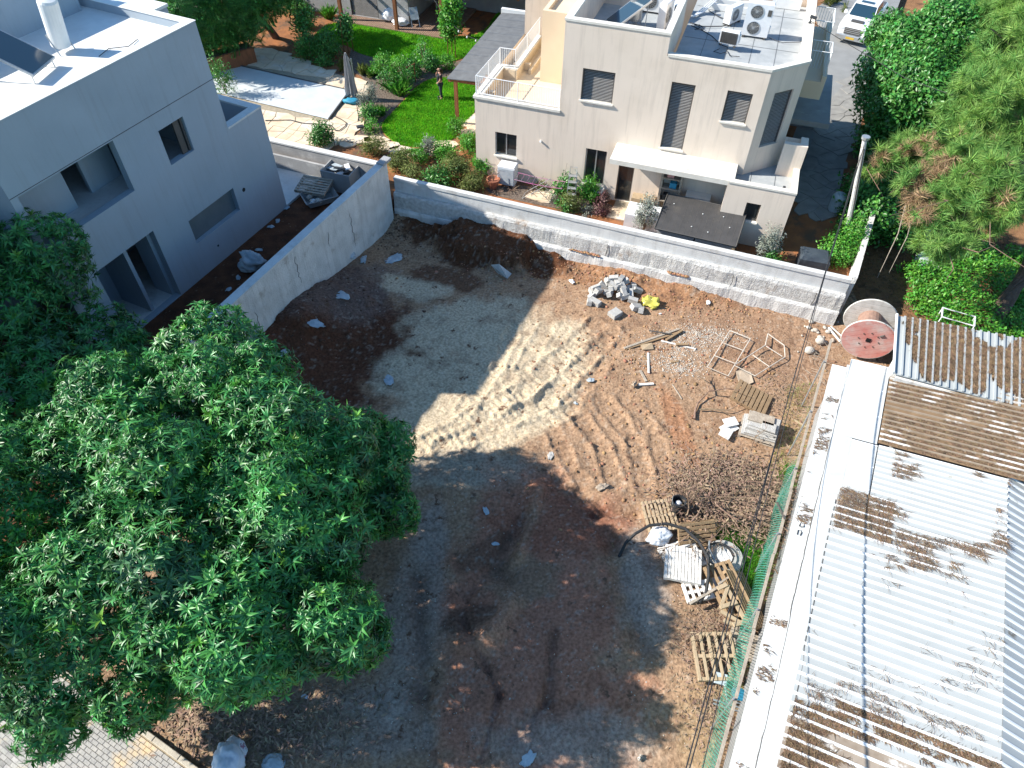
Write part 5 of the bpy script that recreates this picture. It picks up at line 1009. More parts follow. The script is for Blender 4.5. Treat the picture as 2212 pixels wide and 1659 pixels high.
# narrow eave strip sheets
u = -6.0; k = 0
while u < 13.7:
    sheet(shed, u, u + .66, -.02, .56, rz_(0) - .03, rz_(.56) - .03, roofplain_m, 3, .018, .03, 'eave_sheet'); u += .66; k += 1
# flashing
b = MB(); b.add([(-6, -.5, rz_(.5) + .01), (13.9, -.42, rz_(.5) + .01), (13.9, -.62, rz_(.62) + .05), (-6, -.68, rz_(.62) + .05), (13.9, -1.0, rz_(1.0) + .035), (-6, -1.1, rz_(1.1) + .035)], [(0, 3, 2, 1), (3, 5, 4, 2)]); b.build('flashing', roofplain_m, shed)
b = MB(); rg = random.Random(4); pts = []
u = -6
while u < 13.8: pts.append((u, -.455 - .02 * rg.random() + .03 * (u < 4) * -1, rz_(.48) + .012)); u += .22
b.tube(pts, .016, 4)
pts = []; u = -6
while u < 8.2: pts.append((u, -.93 - .05 * (u < 3) - .012 * rg.random(), rz_(.96) + .045)); u += .3
b.tube(pts, .014, 4); b.build('sealant_line', frame_m, shed)
# main sheets rising to the ridge, ribs across
u = -6.2
while u < 7.9:
    w0 = 1.0 - .022 * max(0, 6 - u) * .3; litter = u < .7
    sheet(shed, u, u + .78, .9, 5.16, rz_(.9) + .04 + .012 * random.random(), rz_(5.16) + .04, roofdirt_m if u < 1.4 else roofwhite_m, 3, .042, .05); u += .785
# upper flat white sheets and littered sheets
sheet(shed, 7.95, 10.6, .9, 1.75, rz_(.9) + .03, rz_(1.75) + .03, roofplain_m, 3, .012, .03, 'plain_sheet'); sheet(shed, 10.62, 14.2, .5, 1.72, rz_(.5) + .05, rz_(1.72) + .05, roofplain_m, 3, .012, .03, 'plain_sheet')
u = 7.95
while u < 10.6: sheet(shed, u, u + .66, 1.78, 5.16, rz_(1.78) + .045, rz_(5.16) + .045, roofwhite_m, 3, .042, .045); u += .665
u = 10.64
while u < 13.9: sheet(shed, u, u + .64, 1.74, 5.9, rz_(1.74) + .11, rz_(5.9) + .11, rooflitter_m, 3, .042, .045, 'littered_sheet'); u += .645
# far slope beyond the ridge
u = -6.2
while u < 10.6: sheet(shed, u, u + .78, 5.17, 10, rz_(5.17) + .04, rz_(5.17) - 1.55, roofwhite_m, 3, .042, .05, 'far_slope_sheet'); u += .785
sheet(shed, 10.64, 13.9, 5.92, 10, rz_(5.9) + .1, rz_(5.9) + .08, rooflitter_m, 6, .05, .07, 'littered_sheet')
b = MB(); b.box(-6.2, 13.8, -9.5, -.25, -.3, 2.5); b.build('shed_wall', greywall_m, shed)
b = MB(); b.add([(13.7, -1.7, 2.4), (14.4, -1.7, 2.4), (14.4, -9, 2.4), (13.7, -9, 2.4), (13.7, -1.7, 3.05), (14.4, -1.7, 3.05), (14.4, -9, 3.6), (13.7, -9, 3.6)], [(3, 2, 1, 0), (4, 5, 6, 7), (0, 1, 5, 4), (1, 2, 6, 5), (2, 3, 7, 6), (3, 0, 4, 7)]); b.build('step_beam', whitewood_m, shed)
# needle litter on the shed roof
def litter(parent, n, fn, m, l0=.08, l1=.2, wd=.008, name='needle_litter', lift=.02, ang=None, spread=.6):
    P = fn(n); n = len(P); a = RNG.random(n) * 6.283 if ang is None else ang + RNG.normal(0, spread, n); L = l0 + (l1 - l0) * RNG.random(n); V = np.empty((n, 3, 3))
    dx, dy = np.cos(a), np.sin(a); tz = RNG.random(n) * lift
    V[:, 0] = P + np.stack([-dy * wd, dx * wd, tz], 1); V[:, 1] = P + np.stack([dy * wd, -dx * wd, tz * .3], 1); V[:, 2] = P + np.stack([dx * L, dy * L, lift * RNG.random(n)], 1)
    o = mesh_np(name, V.reshape(-1, 3), np.arange(n * 3).reshape(-1, 3), m, parent); return stuff(o)
def roof_pts(u0, u1, w0, w1, th, dz, sc=.8, su=.35):
    def fn(n):
        q = RNG.random((n * 4, 2)) * [u1 - u0, w1 - w0] + [u0, w0]; nz = fbm(q[:, 0] * sc * 2.2 + 31, q[:, 1] * su + 7, 5, .6); q = q[nz > th][:n]
        return np.stack([q[:, 0], -q[:, 1], rz_(0) + SL * q[:, 1] + dz], 1)
    return fn
litter(shed, 14000, roof_pts(10.7, 13.9, 1.8, 5.85, -.1, .12), needle_m, ang=-1.57)
litter(shed, 16000, roof_pts(-2.5, 2.4, .95, 5.1, .0, .055, 1.0, .8), needle_m, ang=-1.7, spread=.9); litter(shed, 4000, roof_pts(-2.5, 2.9, .95, 5.1, .04, .085, .8, .9), needle_m, .08, .26, .0045, lift=.015, ang=-1.9, spread=1.2)
litter(shed, 3000, roof_pts(6.6, 8.6, .95, 2.4, -.03, .085, .8, .9), needle_m, .1, .28, .0045, lift=.015, ang=-1.9, spread=1.0)
litter(shed, 3400, roof_pts(6.0, 10.6, 2.2, 5.2, .06, .085, .6, .8), needle_m, .1, .3, .0045, lift=.015, ang=-1.9, spread=1.0)
litter(shed, 700, roof_pts(1.3, 6, .95, 5.1, .12, .085, .7, 1.0), needle_m, .1, .3, .0045, lift=.015, ang=-1.9, spread=1.2)
litter(shed, 900, roof_pts(.0, 13, .02, .5, .12, .0, 1.2, .6), needle_m, ang=-1.57)
# cross roof at the far end
cx_ = thing('cross_roof', 'raised corrugated roof end thickly covered in brown pine needles', 'roof', SHO, SHA)
c0, c1, c2, c3 = [ground_at(1474.7 + x_ / 3, 553 + y_ / 3, z_) for x_, y_, z_ in [(1385, 385, 3.45), (2330, 560, 3.55), (2330, 1020, 3.35), (1362, 760, 3.2)]]
SM = Matrix.Translation(SHO) @ Matrix.Rotation(SHA, 4, 'Z'); SMi = SM.inverted(); c0, c1, c2, c3 = [SMi @ q for q in (c0, c1, c2, c3)]
nr = 19
for k in range(nr):
    f0, f1 = k / nr, (k + 1) / nr; a, d = c0.lerp(c1, f0), c3.lerp(c2, f0); e, g_ = c0.lerp(c1, f1), c3.lerp(c2, f1); b = MB(); up = Vector((0, 0, .055)); r_ = .26
    am, dm = a.lerp(e, r_), d.lerp(g_, r_); dn = Vector((0, 0, -.03))
    b.add([a + up, am + up, dm + up, d + up, a.lerp(e, r_ + .05), d.lerp(g_, r_ + .05), e, g_, a, d], [(0, 3, 2, 1), (1, 2, 5, 4), (4, 5, 7, 6), (8, 9, 3, 0)])
    b.add([d + up, dm + up, dm + dn, d + dn, d.lerp(g_, r_ + .05), g_, g_ + dn, d.lerp(g_, r_ + .05) + dn], [(0, 3, 2, 1), (4, 7, 6, 5)])
    b.build('roof_sheet', roofwhite_m, cx_)
def crossp(n):
    q = RNG.random((n * 3, 2)); nz = fbm(q[:, 0] * 9 + 3, q[:, 1] * 3.5 + 70, 4) ; edge = q[:, 1] * 1.0 + .0
    keep = (nz > -.16 + .42 * np.clip((q[:, 1] - .72) / .28, 0, 1) + .18 * np.clip((.25 - q[:, 0]) / .25, 0, 1)); rib = (q[:, 0] * nr) % 1; keep &= (rib > .3) | ((q[:, 0] > .3) & (q[:, 1] < .75 + .5 * nz)); q = q[keep][:n]
    A = np.array([c0[:], c1[:], c2[:], c3[:]]); f, h = q[:, :1], q[:, 1:]
    return (A[0] * (1 - f) + A[1] * f) * (1 - h) + (A[3] * (1 - f) + A[2] * f) * h + [0, 0, .012]
litter(cx_, 60000, crossp, needle_m, .07, .17, .011, lift=.05, ang=-2.4, spread=.9)
b = MB(); b.tube([c0 + Vector((0, 0, .06)), c3 + Vector((0, 0, .06))], .045, 6); b.build('edge_trim', whitemetal_m, cx_)
b = MB(); 
for q in (c2 + (c0 - c2) * .1, c1 + (c3 - c1) * .1): b.box(q.x - .06, q.x + .06, q.y - .06, q.y + .06, -.2, q.z - .05)
b.build('roof_post', greywood_m, cx_)
b = MB(); b.add([c3 + Vector((-.05, -.1, -.3)), c2 + Vector((-.05, -.1, -.3)), c2 + Vector((-.05, -.1, -.1)), c3 + Vector((-.05, -.1, -.1)), c3 + Vector((.1, -.1, -.3)), c2 + Vector((.1, -.1, -.3)), c2 + Vector((.1, -.1, -.1)), c3 + Vector((.1, -.1, -.1))], [(0, 1, 2, 3), (7, 6, 5, 4), (3, 2, 6, 7), (0, 4, 5, 1)]); b.build('eave_beam', whitewood_m, cx_)
# painted letters on the eave strip
b = MB()
def stroke(pts): b.tube([(7.05 + u_ , -w_, rz_(w_) - .005) for u_, w_ in pts], .013, 4)
LT = [[(0, .06), (.16, .06), (.18, .13), (.1, .16), (0, .14)], [(.3, .06), (.42, .08), (.42, .17), (.32, .18), (.29, .1), (.3, .06)], [(.6, .05), (.6, .2), (.75, .1)], [(.9, .07), (.9, .2)]]
for s_ in LT: stroke([(u_ - .5, w_ + .12) for u_, w_ in s_])
b.build('painted_letters', frame_m, shed)
# ------------------------------------------------------------------ chain-link fence along the shed
fe = thing('chain_link_fence', 'green chain link fence with net and weathered top rail along the white shed', 'fence', SHO + SW_ * -.22, SHA)
b = MB(); u = -6.0
while u < 14.2: b.box(u, u + 2.35, -.035, .035, 2.28, 2.36, Matrix.Translation((0, random.uniform(-.02, .02), random.uniform(-.02, .02)))); u += 2.37
b.build('top_rail', greywood_m, fe)
u = -6.0
while u < 14.3:
    b = MB(); b.tube([(u, .06, -.1), (u, .06, 2.42)], .028, 6); b.build('post', alu_m, fe); u += 2.5
def wires(u0, u1, z0, z1, sp, r, m, nm, bulge=0.0):
    b = MB(); h = z1 - z0; V = []; Fq = []; n = int((u1 - u0) / sp)
    us = np.linspace(u0, u1, n)
    for sgn in (1, -1):
        for uu in us:
            K = 5; pts = []
            for q in range(K + 1):
                zz = z0 + h * q / K; pts.append((uu + sgn * h * .5 * (q / K - .5), .02 * sgn * 0 + bulge * math.sin(q / K * math.pi) + .03 * math.sin(uu * 3 + q), zz))
            for q in range(K):
                (x0, y0, z0_), (x1, y1, z1_) = pts[q], pts[q + 1]
                if x0 < u0 or x1 < u0 or x0 > u1 or x1 > u1: continue
                o = len(V); V += [(x0 - r, y0, z0_), (x0 + r, y0, z0_), (x1 + r, y1, z1_), (x1 - r, y1, z1_)]; Fq.append((o, o + 1, o + 2, o + 3))
    return stuff(mesh_np(nm, V, Fq, m, fe))
wires(-6, 9.8, .1, 2.28, .085, .0085, netgreen_m, 'green_net', .14); wires(-6, 9.5, 1.5, 2.28, .06, .007, alu_m, 'wire_mesh', .03); wires(9.5, 13.8, .2, 2.25, .14, .004, greywood_m, 'wire_mesh', .05)
b = MB(); b.tube([SHO + SU * 8.2 + SW_ * -.4 + Vector((0, 0, 1.5)), SHO + SU * 7.0 + SW_ * -.22 + Vector((0, 0, 2.5))], .035, 6); tag(b.build('stake', frame_m), 'dark stake leaning on the green fence halfway along', 'stake')

# ------------------------------------------------------------------ utility pole and overhead cables
pb_ = ground_at(1825, 530, G); pole = thing('utility_pole', 'leaning pale wooden utility pole behind the end of the pale wall', 'pole', pb_, 0)
_v = RM @ Vector((1868 - PCX, 303 - PCY, FPX)); _t = pb_.y / _v.y; PT = Vector((_v.x * _t, pb_.y, HC + _v.z * _t)); Hp = PT.z - G; PX = PT.x - pb_.x
b = MB(); b.tube([(0, 0, -.3), (PX * .5, 0, Hp * .5), (PX, 0, Hp)], [.12, .105, .09], 10); b.build('pole_shaft', whitewood_m, pole)
b = MB(); b.lathe([(.1, 0), (.16, .06), (.16, .16)], 10, Matrix.Translation((PX, 0, Hp))); b.build('pole_cap', alu_m, pole)
b = MB(); b.tube([(-.02, -.14, .3), (PX * .6, -.13, Hp * .6), (PX * .95, -.12, Hp - .3)], .025, 5); b.build('conduit', frame_m, pole)
top = pb_ + Vector((PX, -.12, Hp - .15)); 
ca = MB()
for k in range(2):
    end = ground_at(1466 + 6 * k, 1720, 6.3 - .02 * k); L_ = []
    for q in range(25):
        f_ = q / 24; p = top.lerp(end, f_); p.z -= .9 * 4 * f_ * (1 - f_); p.x += .03 * k * math.sin(f_ * 9); L_.append(p)
    ca.tube(L_, .013, 5)
tag(ca.build('overhead_cable', cable_m), 'pair of black cables hanging from the pole across the lot', 'cable')
b = MB(); end = ground_at(1500, 1740, 5.0); L_ = []
for q in range(21):
    f_ = q / 20; p = (top - Vector((0, 0, .4))).lerp(end, f_); p.z -= 1.3 * 4 * f_ * (1 - f_); L_.append(p)
b.tube(L_, .01, 4); tag(b.build('overhead_wire', cable_m), 'single thin wire sagging below the pair of black cables', 'cable')

# ------------------------------------------------------------------ cable spool
SA, SB = ground_at(1876, 732, 1.25), ground_at(1880, 687, 1.25); sd = (SB - SA); SMd = (SA + SB) / 2
sp = thing('cable_spool', 'big wooden cable spool with a faded red side standing by the needle covered roof', 'spool', Vector((SMd.x, SMd.y, .32)), math.atan2(-sd.x, sd.y))
def disc(parent, nm, y0, Rr, m, nplank=9, th=.07, ang=.55):
    fl_ = bpy.data.objects.new(nm, None); COL.objects.link(fl_); fl_.parent = parent; fl_.location = (0, y0, Rr); fl_.rotation_euler = (R(90), ang, 0)
    fl_.rotation_euler = (Matrix.Rotation(R(90), 4, 'X') @ Matrix.Rotation(ang, 4, 'Z')).to_euler()
    for k in range(nplank):
        a = -Rr + 2 * Rr * k / nplank + .008; c_ = -Rr + 2 * Rr * (k + 1) / nplank - .008; P = []; n = 6
        for q in range(n + 1): yy = a + (c_ - a) * q / n; P.append((math.sqrt(max(Rr * Rr - yy * yy, 0.0001)), yy))
        for q in range(n, -1, -1): yy = a + (c_ - a) * q / n; P.append((-math.sqrt(max(Rr * Rr - yy * yy, 0.0001)), yy))
        b = MB(); b.prism(P, 0, th); b.build('plank', m, fl_)
    b = MB(); b.tube([(Rr * 1.005 * math.cos(q * 2 * math.pi / 40), Rr * 1.005 * math.sin(q * 2 * math.pi / 40), th / 2) for q in range(41)], .035, 5, cap=False); b.build('rim_band', whitedisc_m, fl_)
    return fl_
SR = .93
hl = math.hypot(sd.x, sd.y) / 2; ff = disc(sp, 'flange', -hl, SR, red_m); disc(sp, 'flange', hl, SR, whitedisc_m, ang=.05)
b = MB(); b.lathe([(.44, -hl + .003), (.44, hl - .073)], 22, Matrix.Translation((0, 0, SR)) @ Matrix.Rotation(R(90), 4, 'X') @ Matrix.Scale(-1, 4, (0, 0, 1))); b.build('drum', mat('drum_wood', (.32, .2, .15), (.22, .14, .11), rough=.9, scale=7), sp)
b = MB(); b.cbox((0, -hl - .08, SR), (.17, .02, .17)); b.build('hub_hole', dark_m, sp)
b = MB()
for k in range(8): a = k * .785; b.tube([(.36 * math.cos(a), -hl - .07, SR + .36 * math.sin(a)), (.36 * math.cos(a), -hl - .095, SR + .36 * math.sin(a))], .025, 6)
b.tube([(.3, -hl - .08, SR + .3), (.42, -hl - .1, SR + .42)], .03, 5); b.build('bolt', frame_m, sp)

# ------------------------------------------------------------------ pallets
def pallet(label, px, py, rz, m=pallet_m, L=1.2, Wd=1.0, n=7, z=None, rx=0.0, ry=0.0, dz=0.0, gap=None, missing=(), pos=None):
    p = pos or lot(px, py, dz); t = thing('pallet', label, 'pallet', p, 0, 'wooden pallets on the lot'); t.rotation_euler = (rx, ry, rz)
    pw = (Wd / n) * (gap or .68)
    for k in range(n):
        if k in missing: continue
        y = -Wd / 2 + pw / 2 + (Wd - pw) * k / (n - 1); b = MB(); b.bbox(-L / 2, L / 2, y - pw / 2, y + pw / 2, .122, .144, .004); o = b.build('plank', m, t); o.rotation_euler.z = random.uniform(-.006, .006)
    for x_ in (-L / 2 + .05, 0, L / 2 - .05): b = MB(); b.box(x_ - .048, x_ + .048, -Wd / 2, Wd / 2, .022, .121); b.build('stringer', m, t)
    for y in (-Wd / 2 + .05, 0, Wd / 2 - .05): b = MB(); b.box(-L / 2, L / 2, y - .05, y + .05, 0, .021); b.build('bottom_plank', m, t)
    return t
def ang_of(a, c_): p, q = ground_at(*a, .1), ground_at(*c_, .1); return math.atan2(q.y - p.y, q.x - p.x)
pallet('brown pallet leaning up on the dirt north of the stone slab stack', 1621, 862, ang_of((1599, 837), (1579, 876)) , pallet_m, 1.05, 1.35, 8, rx=R(-10), dz=.12, gap=.8)
pallet('yellow brown pallet under the black bucket', 1425, 1117, ang_of((1412, 1085), (1430, 1148)), freshwood_m, 1.15, 1.0, 8, rx=R(3), dz=.03, gap=.6)
pallet('grey brown pallet tipped on its edge below the bucket', 1503, 1152, ang_of((1461, 1155), (1544, 1145)), pallet_m, 1.2, .8, 6, rx=R(48), dz=.28)
pallet('grey pallet turned askew beneath the whitewashed pallet', 1472, 1205, ang_of((1425, 1185), (1500, 1160)), whitewood_m, 1.2, 1.0, 6, dz=.02)
pallet('whitewashed pallet lying on top of a skewed grey pallet', 1474, 1222, ang_of((1437, 1178), (1432, 1259)), whitewood_m, 1.15, 1.1, 11, dz=.2, gap=.84)
pallet('grey pallet with wide gaps below the whitewashed pallet', 1520, 1277, ang_of((1477, 1268), (1490, 1306)), whitewood_m, .6, 1.2, 7, rx=R(6), dz=.08, gap=.5)
pallet('slanted pale pallet behind the yellow timber trestle', 1573, 1276, ang_of((1540, 1240), (1590, 1345)), pallet_m, 1.7, .85, 5, dz=.3, rx=R(10), gap=.55)
pallet('dark brown slatted pallet tilted against the green fence', 1606, 1297, ang_of((1580, 1240), (1628, 1345)), pallet_m, 1.8, .8, 8, dz=.35, rx=R(-32), gap=.66)
pallet('lone tan pallet strewn with dry twigs near the fence', 1543, 1420, ang_of((1533, 1370), (1552, 1470)), freshwood_m, 1.35, 1.15, 6, dz=.22, gap=.44, rx=R(2))
pallet('grey plank pallet lying half under the tan pallet by the fence', 1605, 1392, ang_of((1581, 1380), (1623, 1402)), greywood_m, .9, .8, 4, dz=.05, gap=.9)
# slab stack
t = pallet('pallet carrying the stack of grey stone slabs', 1637, 934, ang_of((1596, 945), (1660, 965)), greywood_m, 1.3, 1.0, 6, dz=.0)
sl_ = [(0.0, .05, .17, 1.2, .95), (.05, .05, .24, 1.15, .9), (.02, .1, .31, 1.0, .8), (.08, .08, .38, 1.1, .75), (.1, .12, .45, 1.0, .7), (-.05, .2, .52, .9, .45), (.25, -.1, .52, .5, .4)]
for k, (dx, dy, dz_, a, c_) in enumerate(sl_):
    M_ = Matrix.Translation(t.location) @ Matrix.Rotation(t.rotation_euler.z, 4, 'Z') @ TR(dx, dy, dz_, random.uniform(-.06, .06)); b = MB(); b.bbox(-a / 2, a / 2, -c_ / 2, c_ / 2, 0, .06, .01, M_); tag(b.build('stone_slab', block_m if k != 5 else greywood_m), 'grey stone slab stacked flat on the pallet east of the brushwood' if k < 5 else ['wide grey slab lying topmost at the back of the slab stack', 'short grey slab lying topmost at the front of the slab stack'][k - 5], 'slab', 'stone slabs on the pallet')
for k, (px, py, a, c_, rz0) in enumerate([(1575, 925, .62, .42, .6), (1568, 935, .5, .4, 1.0), (1578, 912, .5, .35, .3)]):
    p = lot(px, py, .1 + .06 * k); b = MB(); b.bbox(-a / 2, a / 2, -c_ / 2, c_ / 2, 0, .035, .006, Matrix.Translation(p) @ Matrix.Rotation(rz0, 4, 'Z') @ Matrix.Rotation(.12, 4, 'X')); tag(b.build('white_tile', white_m), ['bottom white tile leaning at the left of the slab stack', 'middle white tile leaning at the left of the slab stack', 'top white tile leaning at the left of the slab stack'][k], 'tile', 'white tiles by the slab stack')
# boards under and around the slab stack
def plank(label, a, c_, wd=.12, th=.035, m=greywood_m, dz=.03, name='plank', group='loose planks on the dirt'):
    P, Q = lot(*a, dz), lot(*c_, dz); d = Q - P; L = d.length; M_ = Matrix.Translation(P) @ d.to_track_quat('X', 'Z').to_matrix().to_4x4(); b = MB(); b.bbox(0, L, -wd / 2, wd / 2, -th / 2, th / 2, .004, M_); return tag(b.build(name, m), label, 'plank', group)
plank('longest grey plank of the crossed pile in the middle of the lot', (1348, 752), (1468, 710), .1, .04, greywood_m, .06)
plank('second long plank lying tight along the longest grey plank', (1352, 754), (1472, 716), .09, .04, pallet_m, .04)
plank('short brown plank at the upper end of the crossed planks', (1439, 734), (1474, 713), .1, .05, pallet_m, .09)
plank('dark thin batten crossing over the long grey planks', (1402, 714), (1452, 722), .05, .03, frame_m, .12)
plank('pale thin batten pointing right below the crossed planks', (1428, 736), (1503, 754), .07, .03, whitewood_m, .03)
plank('short brown block lying on the pale thin batten', (1460, 744), (1486, 744), .1, .05, pallet_m, .09)
plank('white narrow board standing vertical in the photo above the brick scrap', (1400, 762), (1401, 806), .08, .03, whitewood_m, .03)
plank('weathered board slanting from the white narrow board', (1383, 800), (1396, 824), .1, .03, greywood_m, .03)
plank('pale board with a dark end lying level near the plastic scrap', (1379, 831), (1412, 829), .1, .05, whitewood_m, .05)
plank('brown batten beside the pale flat scrap of board', (1386, 765), (1398, 778), .05, .03, pallet_m, .02)
plank('small tan board in the loose gravel below the planks', (1448, 782), (1466, 780), .1, .03, pallet_m, .02)
plank('narrow tan board near the fence east of the slab stack', (1715, 907), (1745, 924), .08, .03, freshwood_m, .03)
plank('thin grey stick lying on bare soil below the planks', (1452, 830), (1473, 862), .04, .03, greywood_m, .02)
plank('grey post lying across the pale pallet by the trestle', (1490, 1304), (1552, 1268), .08, .06, greywood_m, .4)
plank('grey stick poking out above the yellow trestle', (1552, 1262), (1575, 1246), .06, .05, greywood_m, .55)
plank('grey stick poking out right of the yellow trestle', (1572, 1298), (1597, 1279), .06, .05, greywood_m, .5)
s_, _ = None, None
def flat_piece(name, label, pts, m, th=.03, dz=.02, cat='board', bend=.04):
    P = [lot(x, y, dz) for x, y in pts]; n = len(P); b = MB(); b.add([p + Vector((0, 0, th + bend * (i % 2))) for i, p in enumerate(P)] + [p + Vector((0, 0, bend * (i % 2))) for i, p in enumerate(P)], [tuple(range(n))[::-1], tuple(range(n, 2 * n))] + [(i, (i + 1) % n, n + (i + 1) % n, n + i) for i in range(n)]); return tag(b.build(name, m), label, cat)
flat_piece('cardboard_sheet', 'torn pale cardboard sheet below the bent metal frames', [(1589, 803), (1600, 801), (1621, 804), (1627, 828), (1612, 833), (1597, 835)], mat('cardboard', (.46, .37, .28), (.38, .3, .22), rough=.9, scale=4))
flat_piece('board_scrap', 'pale yellowish board scrap under the long planks', [(1383, 746), (1408, 743), (1412, 755), (1388, 758)], freshwood_m)
flat_piece('plastic_sheet', 'grey blue sheet lying in the shadow near the back wall', [(1061, 573), (1078, 573), (1105, 592), (1096, 604), (1075, 590)], plastic_b, cat='sheet')
# metal frames
def frame_thing(label, pts, rungs, dz=.06, r=.022):
    P = [lot(x, y, dz) for x, y in pts]; t = thing('bent_frame', label, 'frame', P[0], 0, 'rusty metal frames'); o = P[0]
    b = MB(); b.tube([p - o for p in P] + [P[0] - o], r, 6); b.build('frame_bar', rustpipe_m, t)
    for a, c_ in rungs: b = MB(); b.tube([lot(*a, dz) - o, lot(*c_, dz + .03) - o], r * .8, 6); b.build('rung', rustpipe_m, t)
    return t
frame_thing('rectangular pale metal frame with rungs lying like a ladder on the dirt', [(1577, 714), (1621, 732), (1573, 812), (1528, 793)], [((1563, 741), (1606, 757)), ((1543, 768), (1588, 785))], .16)
frame_thing('bent kinked metal frame lying right of the ladder like frame', [(1659, 721), (1694, 746), (1696, 771), (1631, 812), (1586, 789), (1653, 746)], [((1655, 748), (1690, 770)), ((1626, 767), (1662, 792))], .18)
# trestle
t = thing('timber_trestle', 'yellow pine timber trestle with diagonal braces on top of the pallets', 'trestle', lot(1580, 1310, .55), 0)
def tb_(a, c_, wd, dz): P, Q = lot(*a, dz) - t.location, lot(*c_, dz) - t.location; d = Q - P; M_ = Matrix.Translation(P) @ d.to_track_quat('X', 'Z').to_matrix().to_4x4(); b = MB(); b.bbox(0, d.length, -wd / 2, wd / 2, -.03, .03, .004, M_); b.build('timber', freshwood_m, t)
tb_((1566, 1264), (1617, 1352), .12, .62); tb_((1573, 1264), (1556, 1316), .1, .64); tb_((1550, 1272), (1570, 1262), .12, .68); tb_((1556, 1312), (1592, 1300), .12, .68); tb_((1584, 1350), (1621, 1340), .13, .66); tb_((1557, 1320), (1600, 1345), .1, .6); tb_((1563, 1340), (1590, 1352), .1, .58)
# bucket, sack, pipes, round lid
bk = thing('bucket', 'stack of black buckets standing on the yellow brown pallet corner', 'bucket', lot(1459, 1105, .02), R(20))
b = MB(); b.lathe([(.17, 0), (.2, .36), (.215, .37), (.215, .4), (.19, .4), (.17, .12), (.02, .11)], 20); b.build('bucket_body', blackpl_m, bk)
b = MB(); b.lathe([(.185, .3), (.215, .62), (.235, .63), (.235, .67), (.205, .67), (.19, .4), (.02, .38)], 20); b.build('inner_bucket', blackpl_m, bk)
b = MB(); b.tube([(.23 * math.cos(a), .23 * math.sin(a), .6 - .12 * math.sin(a * 2)) for a in [q * .2 for q in range(17)]], .008, 4); b.build('handle', alu_m, bk)
lump('crumpled_sheet', (0, 0, .52), (.12, .1, .07), plastic_w, bk, ICO2, .35, 2, 3)
bag('white_sack', 'white plastic sack lying on the corner of the yellow brown pallet', tuple(lot(1424, 1157, .28)), (.42, .3, .24), plastic_w, 8, 'sack', amp=.3, rz=.4)
b = MB(); arc = [(1337, 1203, .0), (1352, 1172, .25), (1372, 1153, .4), (1403, 1135, .55), (1440, 1131, .6), (1480, 1142, .6), (1510, 1170, .55), (1530, 1205, .5), (1531, 1243, .45), (1525, 1280, .4), (1511, 1302, .35)]
b.tube([lot(x, y, z) for x, y, z in arc], .05, 8); tag(b.build('black_pipe', cable_m), 'thick black plastic pipe arching over the whitewashed pallet', 'pipe')
ld2 = thing('manhole_ring', 'round concrete manhole ring with hose coils beside the whitewashed pallet', 'manhole ring', lot(1562, 1209, .05), 0)
b = MB(); b.lathe([(.56, -.15), (.58, 0), (.58, .2), (.55, .23), (.0, .24)], 28); b.build('ring_body', block_m, ld2)
b = MB(); b.lathe([(.25, .24), (.25, .262)], 20); b.build('inner_lid', conc_m, ld2)
hs_ = thing('hose_coil', 'loose coils of black and grey hose lying on the round concrete ring', 'hose', ld2.location + Vector((0, 0, .25)), 0)
b = MB(); b.tube([(-.2 + .42 * math.cos(q * .3), -.02 + .4 * math.sin(q * .3), .03 + .004 * q) for q in range(34)], .022, 6); b.build('black_hose', cable_m, hs_)
b = MB(); b.tube([(-.45, .4, .2), (-.5, .2, .12), (-.42, -.1, .1), (-.35, -.35, .1), (-.1, -.55, .05)], .03, 6); b.build('grey_hose', alu_m, hs_)
b = MB(); b.tube([lot(x, y, z) for x, y, z in [(1465, 1112, .05), (1490, 1122, .1), (1520, 1130, .1), (1550, 1130, .12), (1580, 1122, .2), (1602, 1100, .3), (1608, 1060, .3), (1590, 1020, .35)]], .02, 5); tag(b.build('black_hose', cable_m), 'thin black hose looping from the bucket into the brushwood', 'hose')
cf = thing('folding_chair', 'broken bluish grey folding chair lying by the fence below the tan pallet', 'chair', lot(1570, 1497, .1), R(-15))
b = MB(); b.bbox(-.4, -.05, .15, .45, .12, .16, .02, TR(0, 0, 0, 0, R(15))); b.build('seat', plastic_b, cf)
b = MB(); b.lathe([(.2, 0), (.22, .03), (.1, .05)], 14, TR(.3, 0, .12, 0, R(-20))); b.build('blue_lid', blue_m, cf)
b = MB(); b.tube([(-.4, .4, .1), (-.1, .1, .2), (.0, -.25, .12), (.45, -.2, .1)], .025, 5); b.tube([(-.35, -.3, .06), (.5, -.32, .08)], .025, 5); b.tube([(-.35, -.4, .06), (.5, -.42, .06)], .02, 5); b.build('chair_frame', alu_m, cf)
# concrete blocks heap
BL = [(1328, 681, .0, .7, 0, 'flat square grey block lying alone nearest below the block heap', .48, .4, .2), (1285, 656, 0, -.7, 0, 'pale block lying flat at the lower left of the block heap', .5, .26, .2), (1372, 668, .02, .3, .35, 'tilted block at the lower right of the block heap next to the yellow bag', .45, .3, .22), (1384, 674, 0, 1.3, .4, 'block stuck half in soil left of the yellow bag foot', .4, .22, .2), (1366, 652, .05, -.3, .1, 'slim block lying above the tilted lower right block', .42, .22, .2)]
def cblock(label, px, py, dz, rz0, tilt, a=.4, c_=.2, h=.2, rx=0.0):
    p = lot(px, py, dz); b = MB(); b.bbox(-a / 2, a / 2, -c_ / 2, c_ / 2, 0, h, .008, Matrix.Translation(p) @ Matrix.Rotation(rz0, 4, 'Z') @ Matrix.Rotation(tilt, 4, 'Y') @ Matrix.Rotation(rx, 4, 'X')); tag(b.build('concrete_block', block_m), label, 'block', 'heap of grey concrete blocks')
for (px, py, dz, rz0, tl, lb, a, c_, h) in BL: cblock(lb, px, py, dz, rz0, tl, a, c_, h)
rg = random.Random(12)
